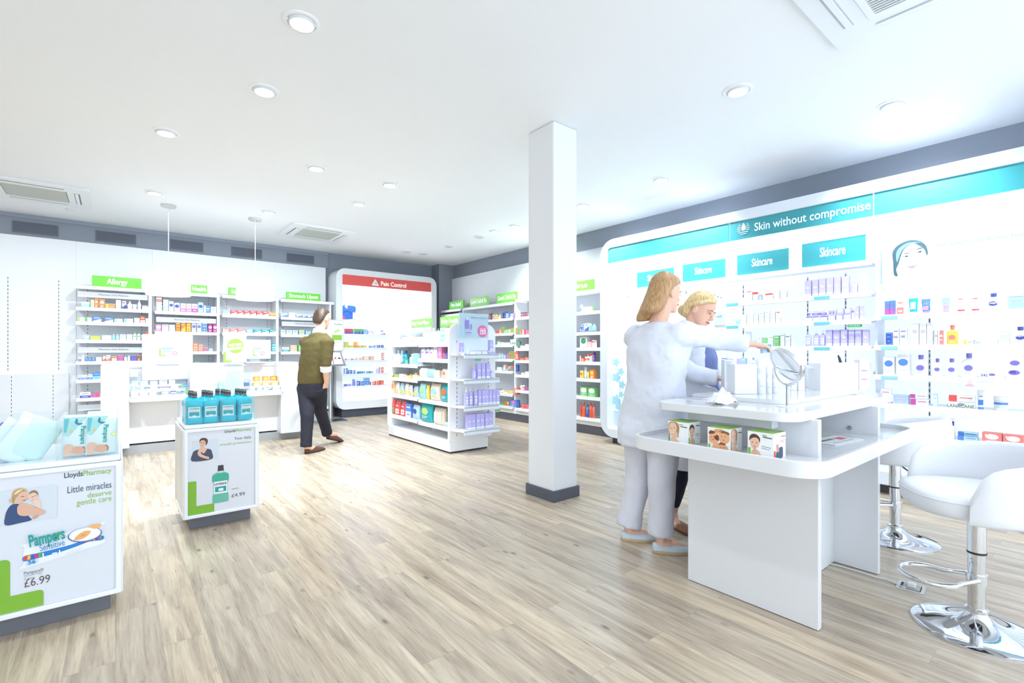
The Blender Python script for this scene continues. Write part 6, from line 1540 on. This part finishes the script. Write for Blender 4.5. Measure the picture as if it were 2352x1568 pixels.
def head_geo(mb, o, B, s, mat):
    k = len(mb.v)
    mb.loft([sec(z, a, b, c) for z, a, b, c in HEADS], mat)
    mb.tube([(0, .082, .130), (0, .096, .105), (0, .110, .086), (0, .096, .074)], [.007, .009, .0125, .008], mat, 10)
    for sx_ in (-1, 1):
        mb.sphere((sx_ * .010, .096, .078), (.008, .008, .006), mat, 10, 6)
        mb.sphere((sx_ * .072, -.008, .098), (.007, .017, .030), mat, 12, 8)
        mb.sphere((sx_ * .030, .079, .128), (.022, .010, .006), mat, 10, 6)
    mb.sphere((0, .088, .052), (.024, .010, .012), mat, 12, 6)
    put(mb, k, o, B, s)


def face_parts(t, o, B, s, lip=(206, 110, 104), brow=(120, 90, 66), eye=(70, 60, 60)):
    org = t.location
    for sx_ in (-1, 1):
        mb = MB(org); mb.sphere((sx_ * .030, .0805, .112), (.0125, .006, .006), M((244, 244, 244), .3), 12, 8); mb.sphere((sx_ * .030, .0855, .111), (.0055, .003, .0055), M(eye, .2), 10, 6)
        mb.tube([(sx_ * .017, .0855, .113), (sx_ * .030, .0885, .1185), (sx_ * .044, .083, .113)], .0018, M(brow, .6), 6); put(mb, 0, o, B, s); mb.build('eye', t, smooth=60)
        mb = MB(org); mb.tube([(sx_ * .014, .089, .131), (sx_ * .030, .091, .137), (sx_ * .048, .080, .131)], [.002, .003, .0015], M(brow, .7), 6); put(mb, 0, o, B, s); mb.build('eyebrow', t, smooth=60)
    mb = MB(org); mb.tube([(-.024, .090, .054), (-.012, .0975, .0515), (0, .099, .050), (.012, .0975, .0515), (.024, .090, .054)], [.002, .0045, .0055, .0045, .002], M(lip, .45), 8)
    mb.tube([(-.022, .091, .056), (-.008, .0985, .058), (0, .0985, .057), (.008, .0985, .058), (.022, .091, .056)], [.0015, .0035, .003, .0035, .0015], M(lip, .45), 8); put(mb, 0, o, B, s); mb.build('mouth', t, smooth=60)


def hand_geo(mb, wrist, fwd, palm, side, mat, curl=.5, s=1.0):
    """palm: the way the palm faces; side +1 when the thumb is on fwd x palm side"""
    fwd = fwd.normalized(); palm = (palm - fwd * palm.dot(fwd)).normalized(); lat = fwd.cross(palm).normalized() * side
    P = lambda a, b, c: wrist + fwd * a * s + lat * b * s + palm * c * s
    mb.loft([[tuple(P(a, w_ * math.cos(q), h_ * math.sin(q))) for q in [2 * PI * i / 14 for i in range(14)]] for a, w_, h_ in ((-.02, .026, .019), (.01, .028, .018), (.04, .038, .016), (.075, .041, .014), (.09, .036, .011))], mat)
    for i, (b, L) in enumerate(((.030, .070), (.010, .078), (-.011, .072), (-.030, .056))):
        pts = [P(.075, b, 0)]; a = 0
        p = P(.088, b * 1.08, 0)
        pts.append(p)
        for j, fr in enumerate((.45, .30, .25)):
            a += curl * (.7 + .12 * i) * (1 if j else .8)
            p = p + (fwd * math.cos(a) + palm * math.sin(a) + lat * b * .8) * (L * fr) * s
            pts.append(p)
        mb.tube([tuple(q) for q in pts], [.0085 * s, .009 * s, .0085 * s, .0078 * s, .006 * s], mat, 10)
    pts = [P(.015, .022, .004), P(.035, .045, .012), P(.058, .056, .022), P(.078, .056, .032)]
    mb.tube([tuple(q) for q in pts], [.013 * s, .0115 * s, .010 * s, .0075 * s], mat, 10)


def shoe(t, heel, d, L, cu, cs, name='shoe', H=.055, pitch=0.0):
    s, f, u = basis(d); org = t.location
    if pitch:
        f = (f * math.cos(pitch) - UPV * math.sin(pitch)).normalized(); u = s.cross(f).normalized()
    mb = MB(org)
    hw = lambda q: .034 + .012 * math.sin(min(1, max(0, (q - .15) / .7)) * PI) - (.018 * max(0, q - .85) / .15) - .006 * max(0, .1 - q) / .1
    out = [(hw(q) * 1.04, q * L) for q in [i / 12 for i in range(13)]]
    pts = [(a, b) for a, b in out] + [(0, L * 1.02)] + [(-a, b) for a, b in out[::-1]] + [(0, -.006)]
    mb.prism(pts, 0, .020, cs, 'z')
    put(mb, 0, heel, (s, f, u)); so = mb.build('sole', t, bevel=.004)
    mb = MB(org)
    rings = []
    for q, h_ in ((-.01, H * .75), (.0, H * .95), (.06, H * 1.05), (.2, H * .95), (.38, H * .92), (.55, H * .85), (.75, H * .66), (.92, H * .48), (1.0, H * .28), (1.01, .02)):
        w_ = hw(min(1, max(0, q))) * (1 if 0 <= q < 1 else .6)
        rings.append([(w_ * math.cos(a), q * L, .018 + max(0, (h_ - .018)) * max(0, math.sin(a)) ** .7) for a in [PI * 2 * i / 20 for i in range(20)]])
    mb.loft(rings, cu)
    put(mb, 0, heel, (s, f, u)); o = mb.build(name, t, smooth=60)
    so.parent = o
    return o


def cloth(mb, name, t, vox=.012, it=5, fold=.0):
    o = mb.build(name, t, remesh=vox, sm_iter=it)
    if fold:
        tx = bpy.data.textures.get('cloth_folds') or bpy.data.textures.new('cloth_folds', 'CLOUDS'); tx.noise_scale = .11
        m = o.modifiers.new('folds', 'DISPLACE'); m.texture = tx; m.strength = fold; m.mid_level = .5; m.texture_coords = 'LOCAL'
    return o


def hairmat(c1, c2):
    m = bpy.data.materials.new('hair'); m.use_nodes = True; nt = m.node_tree; b = nt.nodes['Principled BSDF']; b.inputs['Roughness'].default_value = .45
    tc = nt.nodes.new('ShaderNodeTexCoord'); mp = nt.nodes.new('ShaderNodeMapping'); mp.inputs['Scale'].default_value = (60, 60, 6)
    n = nt.nodes.new('ShaderNodeTexNoise'); n.inputs['Scale'].default_value = 1.6; n.inputs['Detail'].default_value = 4
    mx = nt.nodes.new('ShaderNodeMix'); mx.data_type = 'RGBA'
    mx.inputs[6].default_value = tuple(lin(c / 255) for c in c1) + (1,); mx.inputs[7].default_value = tuple(lin(c / 255) for c in c2) + (1,)
    mr = nt.nodes.new('ShaderNodeMapRange'); mr.inputs[1].default_value = .35; mr.inputs[2].default_value = .65
    nt.links.new(tc.outputs['Object'], mp.inputs[0]); nt.links.new(mp.outputs[0], n.inputs[0]); nt.links.new(n.outputs[0], mr.inputs[0]); nt.links.new(mr.outputs[0], mx.inputs[0]); nt.links.new(mx.outputs[2], b.inputs['Base Color'])
    return m


def V3(p): return tuple(p)


COATW = M((226, 230, 242), .75)
# ======== the long-haired woman in the white coat
hd0 = pt(1524, 712, 3.00)
Fd = (RV * .80 + FV * .60).normalized(); Sd = Fd.cross(UPV).normalized()
foot_a, foot_b = Vector((*onz(1428, 1238), 0)), Vector((*onz(1500, 1266), 0))
t = thing('person', ((foot_a.x + foot_b.x) / 2, (foot_a.y + foot_b.y) / 2, 0), 'woman with long fair hair in a white coat reaching over the table', 'person'); o = t.location
hF = (RV * .90 + FV * .42 - UPV * .18).normalized(); hB = basis(hF)
nb, ch, wa, hp_ = pt(1508, 740, 3.02), pt(1510, 800, 3.02), pt(1506, 880, 3.03), pt(1500, 950, 3.05)
shR, shL = ch + Sd * .165 + UPV * .105, ch - Sd * .165 + UPV * .105
elR, wrR = pt(1652, 782, 2.98), pt(1722, 790, 2.92)
elL, wrL = pt(1585, 856, 3.22), pt(1650, 868, 3.16)
an_a, an_b = foot_a + UPV * .085 + RV * .045, foot_b + UPV * .085 + RV * .045
kn_a, kn_b = pt(1466, 1095, 3.12), pt(1520, 1105, 2.92)
hj_a, hj_b = hp_ - Sd * .09 - UPV * .02, hp_ + Sd * .09 - UPV * .02
mb = MB(o)
torso(mb, [(hp_ - UPV * .10, .14, .10), (hp_, .165, .115), (wa, .13, .095), (ch, .155, .11), (ch + UPV * .10, .15, .085), (nb, .06, .055)], Sd, Fd, SKINM)
mb.tube([V3(nb - UPV * .03), V3(hd0 + hB[2] * .02 - hB[1] * .005), V3(hd0 + hB[2] * .07 - hB[1] * .01)], [.055, .050, .052], SKINM, 14)
head_geo(mb, hd0, hB, .98, SKINM)
for a, b, c in ((shR, elR, wrR), (shL, elL, wrL)): mb.tube([V3(a), V3((a + b) / 2), V3(b), V3((b + c) / 2), V3(c)], [.048, .043, .036, .033, .024], SKINM, 12)
hand_geo(mb, wrR, (wrR - elR).normalized() + RV * .4, -UPV + FV * .2, 1, SKINM, .55, .92)
hand_geo(mb, wrL, (wrL - elL).normalized(), -UPV, -1, SKINM, .4, .92)
for a, b, c, h_ in ((hj_a, kn_a, an_a, foot_a), (hj_b, kn_b, an_b, foot_b)):
    mb.tube([V3(a), V3((a + b) / 2), V3(b), V3((b + c) / 2 - Fd * .01), V3(c)], [.082, .070, .052, .048, .034], SKINM, 14)
    mb.tube([V3(c), V3(h_ + UPV * .045 + RV * .05), V3(h_ + UPV * .035 + RV * .14), V3(h_ + UPV * .028 + RV * .19)], [.034, .036, .03, .018], SKINM, 12)
mb.build('body', t, remesh=.0055, sm_iter=4)
face_parts(t, hd0, hB, .98)
mb = MB(o)
torso(mb, [(pt(1497, 1022, 3.04), .205, .185), (pt(1498, 985, 3.04), .205, .18), (hp_, .205, .165), (wa, .18, .14), (pt(1508, 840, 3.02), .185, .14), (ch, .20, .145), (ch + UPV * .09, .19, .125), (nb - UPV * .045, .13, .09), (nb, .075, .068)], Sd, Fd, COATW)
for a, b, c in ((shR, elR, wrR), (shL, elL, wrL)): mb.tube([V3(a - UPV * .01), V3((a + b) / 2 - UPV * .008), V3(b), V3((b + c) / 2), V3(c - (c - b) * .03)], [.078, .066, .060, .056, .055], COATW, 16)
for a in (shR, shL): mb.sphere(V3(a - UPV * .03), (.084, .084, .08), COATW)
cloth(mb, 'white_coat', t, .011, 8, .03)
TRW = M((222, 222, 232), .8)
mb = MB(o)
torso(mb, [(hp_ - UPV * .12, .15, .11), (hp_ - UPV * .02, .17, .12), (hp_ + UPV * .06, .15, .11)], Sd, Fd, TRW)
for a, b, c, hz in ((hj_a, kn_a, an_a, .03), (hj_b, kn_b, an_b, .01)): mb.tube([V3(a), V3((a + b) / 2), V3(b), V3((b + c) / 2), V3(c + UPV * .03 - UPV * hz)], [.105, .098, .082, .074, .078], TRW, 18)
cloth(mb, 'trousers', t, .010, 6, .015)
for h_ in (foot_a, foot_b): shoe(t, h_, RV * .97 - FV * .12, .245, M((205, 218, 226), .8), M((202, 178, 146), .9), 'espadrille')
HM = hairmat((166, 126, 84), (200, 162, 116))
mb = MB(o); r, f, u = hB
mb.loft([sec(z, a, b, c, 26) for z, a, b, c in ((-.045, .030, -.075, -.150), (-.03, .060, -.045, -.160), (.0, .076, -.025, -.150), (.04, .083, -.012, -.138), (.08, .084, -.002, -.128), (.11, .084, .010, -.122), (.14, .084, .035, -.120), (.165, .083, .068, -.118), (.19, .076, .092, -.110), (.215, .058, .078, -.090), (.235, .034, .040, -.062), (.243, .006, .0, -.03))], HM)
put(mb, 0, hd0, hB, .98)
q0 = hd0 - hB[1] * .06 * 1 + UPV * .12
# the fall of hair down the back, swinging to the left
mb.loft([body_ring(c, Sd, Fd, a, b, 20, .9) for c, a, b in ((pt(1516, 668, 3.02), .075, .075), (pt(1507, 690, 3.03), .08, .07), (pt(1497, 708, 3.04), .078, .06), (pt(1486, 724, 3.06), .07, .042), (pt(1478, 738, 3.08), .052, .03))], HM)
cloth(mb, 'hair', t, .008, 8, .012)
pk = bpy.data.objects
w_ = thing('skincare_pack', V3(wrR + RV * .095 + UPV * -.03), 'small blue and white pack held out by the woman reaching over the table', 'pack', rotz=-TH + .3)
MB().box((-.03, -.012, -.025), (.035, .012, .035), M((205, 222, 240), .35)).box((.0, -.013, -.018), (.03, -.012, .028), M((70, 170, 205), .35)).build('carton', w_, bevel=.001)

# ======== the blonde woman bending towards the table
t = thing('person', V3(Vector((*onz(1560, 1205), 0))), 'blonde woman in a blue top and open white coat looking down', 'person'); o = t.location
hd0 = pt(1590, 744, 3.40)
hF = (RV * .62 - FV * .66 - UPV * .46).normalized(); hB = basis(hF, (UPV + RV * .25).normalized())
Fd = (RV * .78 - FV * .55).normalized(); Sd = Fd.cross(UPV).normalized()
nb, ch, wa, hp_ = pt(1583, 772, 3.46), pt(1602, 822, 3.44), pt(1608, 895, 3.44), pt(1596, 958, 3.46)
shR, shL = ch + Sd * .155 + UPV * .10, ch - Sd * .155 + UPV * .10
elR, wrR = pt(1594, 895, 3.38), pt(1640, 905, 3.20)
elL, wrL = pt(1652, 890, 3.52), pt(1668, 900, 3.34)
f_a = Vector((*onz(1545, 1205), 0)) - FV * .0; f_b = Vector((*onz(1600, 1190), 0))
an_a, an_b = f_a + UPV * .09, f_b + UPV * .09
kn_a, kn_b = pt(1562, 1080, 3.38), pt(1612, 1080, 3.5)
hj_a, hj_b = hp_ + Sd * .085 - UPV * .02, hp_ - Sd * .085 - UPV * .02
mb = MB(o)
torso(mb, [(hp_ - UPV * .10, .13, .10), (hp_, .16, .11), (wa, .125, .09), (ch, .15, .105), (ch + UPV * .10, .14, .08), (nb, .055, .052)], Sd, Fd, SKINM)
mb.tube([V3(nb - UPV * .03), V3(hd0 - hB[1] * .01 + hB[2] * .03), V3(hd0 - hB[1] * .03 + hB[2] * .09)], [.052, .047, .050], SKINM, 14)
head_geo(mb, hd0, hB, 1.0, SKINM)
for a, b, c in ((shR, elR, wrR), (shL, elL, wrL)): mb.tube([V3(a), V3((a + b) / 2), V3(b), V3((b + c) / 2), V3(c)], [.046, .04, .034, .031, .023], SKINM, 12)
hand_geo(mb, wrR, (wrR - elR), -UPV, -1, SKINM, .3, .9); hand_geo(mb, wrL, (wrL - elL), -UPV, 1, SKINM, .3, .9)
for a, b, c, h_ in ((hj_a, kn_a, an_a, f_a), (hj_b, kn_b, an_b, f_b)):
    mb.tube([V3(a), V3((a + b) / 2), V3(b), V3((b + c) / 2), V3(c)], [.080, .066, .050, .044, .032], SKINM, 14)
    mb.tube([V3(c), V3(h_ + UPV * .04 - FV * .03), V3(h_ + UPV * .03 - FV * .12)], [.032, .034, .024], SKINM, 12)
mb.build('body', t, remesh=.0055, sm_iter=4)
face_parts(t, hd0, hB, 1.0, brow=(150, 116, 84))
BLU = M((112, 126, 178), .8)
mb = MB(o)
torso(mb, [(hp_ - UPV * .14, .175, .14), (hp_, .175, .13), (wa, .145, .115), (ch, .165, .125), (ch + UPV * .085, .15, .095), (nb - UPV * .035, .09, .07)], Sd, Fd, BLU)
cloth(mb, 'blue_top', t, .010, 6, .02)
# the coat hangs open: back and sides only
def open_ring(c, hw, hd, half, n=22, th=.012):
    a0 = -PI / 2 - half; r_ = []
    for i in range(n + 1):
        a = a0 + 2 * half * i / n; r_.append(c + Sd * math.cos(a) * hw + Fd * math.sin(a) * hd)
    for i in range(n, -1, -1):
        a = a0 + 2 * half * i / n; r_.append(c + Sd * math.cos(a) * (hw - th) + Fd * math.sin(a) * (hd - th))
    return [V3(p) for p in r_]
mb = MB(o)
mb.loft([open_ring(c, a, b, h_) for c, a, b, h_ in ((hp_ - UPV * .34, .235, .20, 2.0), (hp_ - UPV * .1, .215, .175, 2.05), (wa, .195, .155, 2.1), (ch, .205, .155, 2.25), (ch + UPV * .10, .185, .125, 2.4), (nb - UPV * .01, .09, .085, 2.5))], COATW)
for a, b, c in ((shR, elR, wrR), (shL, elL, wrL)): mb.tube([V3(a - UPV * .01), V3((a + b) / 2), V3(b), V3((b + c) / 2), V3(c)], [.078, .066, .058, .05, .044], COATW, 16)
for a in (shR, shL): mb.sphere(V3(a - UPV * .02), (.088, .088, .078), COATW)
cloth(mb, 'white_coat', t, .009, 5, .012)
NAV = M((26, 30, 52), .8)
mb = MB(o)
torso(mb, [(hp_ - UPV * .14, .14, .11), (hp_ - UPV * .02, .165, .12), (hp_ + UPV * .05, .15, .11)], Sd, Fd, NAV)
for a, b, c in ((hj_a, kn_a, an_a), (hj_b, kn_b, an_b)): mb.tube([V3(a), V3((a + b) / 2), V3(b), V3((b + c) / 2), V3(c + UPV * .04)], [.098, .085, .066, .054, .046], NAV, 16)
cloth(mb, 'trousers', t, .010, 5, .01)
for h_ in (f_a, f_b): shoe(t, h_, RV * .25 - FV * .9, .24, M((150, 104, 76), .6), M((110, 78, 60), .7), 'shoe')
HB = hairmat((206, 172, 122), (240, 214, 162))
mb = MB(o)
mb.loft([sec(z, a, b, c, 26) for z, a, b, c in ((.02, .040, -.06, -.105), (.05, .070, -.03, -.116), (.09, .080, -.02, -.118), (.12, .080, -.012, -.118), (.15, .080, .022, -.116), (.175, .077, .050, -.112), (.198, .068, .076, -.100), (.222, .050, .062, -.078), (.238, .028, .028, -.052), (.244, .005, .0, -.03))], HB)
mb.sphere((0, -.118, .060), (.040, .030, .036), HB, 16, 10)
mb.tube([(-.072, .030, .155), (-.078, -.03, .12), (-.06, -.09, .08)], [.010, .013, .010], HB, 10)
mb.tube([(.02, .086, .198), (.060, .058, .180), (.079, .0, .140), (.074, -.06, .09)], [.008, .012, .014, .010], HB, 10)
put(mb, 0, hd0, hB, 1.0)
cloth(mb, 'hair', t, .007, 5, .006)
MBE = MB(o); MBE.sphere((.078, .002, .078), (.004, .004, .004), M((240, 240, 245), .1, .6), 8, 6); put(MBE, 0, hd0, hB, 1.0); MBE.build('earring', t, smooth=60)

# ======== the man walking away
t = thing('person', V3(Vector((*onz(712, 1042), 0))), 'man in an olive sweater and dark trousers walking away from the camera', 'person'); o = t.location
Fd = (RV * .42 + FV * .9).normalized(); Sd = Fd.cross(UPV).normalized()
hd0 = pt(737, 752, 5.96)
hF = (RV * .30 + FV * .92 - UPV * .25).normalized(); hB = basis(hF)
nb, ch, wa, hp_ = pt(732, 764, 5.92), pt(727, 802, 5.90), pt(719, 852, 5.90), pt(716, 884, 5.92)
shR, shL = ch + Sd * .165 + UPV * .11, ch - Sd * .165 + UPV * .11
elR, wrR = pt(748, 842, 5.80), pt(750, 876, 5.86)
elL, wrL = pt(716, 832, 6.22), pt(748, 802, 6.30)
f_a = Vector((*onz(703, 1042), 0)); f_b = pt(752, 1000, 6.30); f_b.z = .07
an_a, an_b = f_a + UPV * .10, f_b + UPV * .09
kn_a, kn_b = pt(706, 956, 5.80), pt(736, 944, 6.08)
hj_a, hj_b = hp_ - Sd * .095 - UPV * .02, hp_ + Sd * .095 - UPV * .02
mb = MB(o)
torso(mb, [(hp_ - UPV * .10, .14, .10), (hp_, .165, .115), (wa, .15, .105), (ch, .18, .12), (ch + UPV * .09, .13, .075), (nb, .058, .052)], Sd, Fd, SKINM)
mb.tube([V3(nb - UPV * .03), V3(hd0 + hB[2] * .02 - hB[1] * .01), V3(hd0 + hB[2] * .07 - hB[1] * .015)], [.058, .058, .058], SKINM, 14)
head_geo(mb, hd0, hB, 1.05, SKINM)
for a, b, c in ((shR, elR, wrR), (shL, elL, wrL)): mb.tube([V3(a), V3((a + b) / 2), V3(b), V3((b + c) / 2), V3(c)], [.056, .050, .043, .038, .028], SKINM, 12)
hand_geo(mb, wrR, (wrR - elR) - RV * .05, -Sd, 1, SKINM, .6, 1.05); hand_geo(mb, wrL, wrL - elL, -UPV, -1, SKINM, .4, 1.05)
for a, b, c, h_ in ((hj_a, kn_a, an_a, f_a), (hj_b, kn_b, an_b, f_b)):
    mb.tube([V3(a), V3((a + b) / 2), V3(b), V3((b + c) / 2), V3(c)], [.088, .075, .058, .052, .038], SKINM, 14)
    mb.tube([V3(c), V3(h_ + UPV * .05 + Fd * .06), V3(h_ + UPV * .035 + Fd * .16)], [.038, .038, .026], SKINM, 12)
mb.build('body', t, remesh=.0065, sm_iter=4)
face_parts(t, hd0, hB, 1.05, brow=(70, 54, 44))
OLV = M((92, 82, 44), .9, noise=.06)
mb = MB(o)
torso(mb, [(hp_ + UPV * .01, .165, .132), (hp_ + UPV * .06, .172, .14), (wa + UPV * .02, .165, .138), (ch, .180, .15), (ch + UPV * .075, .175, .135), (nb - UPV * .07, .165, .125), (nb - UPV * .035, .125, .105), (nb - UPV * .0, .086, .084)], Sd, Fd, OLV)
for a, b, c in ((shR, elR, wrR), (shL, elL, wrL)): mb.tube([V3(a - UPV * .01), V3((a + b) / 2), V3(b)], [.088, .078, .066], OLV, 16)
for a in (shR, shL): mb.sphere(V3(a - UPV * .03), (.085, .085, .08), OLV)
cloth(mb, 'sweater', t, .012, 6, .022)
SHW = M((232, 234, 238), .75)
mb = MB(o)
for a, b, c in ((shR, elR, wrR), (shL, elL, wrL)): mb.tube([V3(b - (c - b) * .05), V3(b + (c - b) * .28)], [.066, .064], SHW, 16)
mb.build('shirt_cuffs', t, smooth=50)
mb = MB(o); mb.tube([V3(nb - UPV * .03), V3(nb + UPV * .045 + RV * .01)], [.082, .068], SHW, 20); mb.build('shirt_collar', t, smooth=50)
JN = M((34, 34, 48), .85)
mb = MB(o)
torso(mb, [(hp_ - UPV * .14, .15, .12), (hp_ - UPV * .02, .175, .13), (hp_ + UPV * .03, .172, .128)], Sd, Fd, JN)
for a, b, c in ((hj_a, kn_a, an_a), (hj_b, kn_b, an_b)): mb.tube([V3(a), V3((a + b) / 2), V3(b), V3((b + c) / 2), V3(c - UPV * .02)], [.110, .095, .078, .068, .068], JN, 16)
cloth(mb, 'trousers', t, .012, 5, .012)
shoe(t, f_a, Fd, .28, M((98, 62, 50), .5), M((60, 40, 34), .6), 'shoe', .075)
shoe(t, f_b, Fd, .28, M((98, 62, 50), .5), M((60, 40, 34), .6), 'shoe', .075, pitch=.30)
HD = hairmat((58, 42, 34), (92, 70, 56))
mb = MB(o)
mb.loft([sec(z, a, b, c, 26) for z, a, b, c in ((.025, .045, -.055, -.096), (.045, .060, -.05, -.104), (.075, .074, -.035, -.108), (.11, .076, -.020, -.108), (.14, .076, .01, -.110), (.17, .075, .055, -.108), (.20, .066, .078, -.096), (.222, .046, .050, -.070), (.237, .008, .0, -.03))], HD)
put(mb, 0, hd0, hB, 1.05)
cloth(mb, 'hair', t, .009, 4, .006)
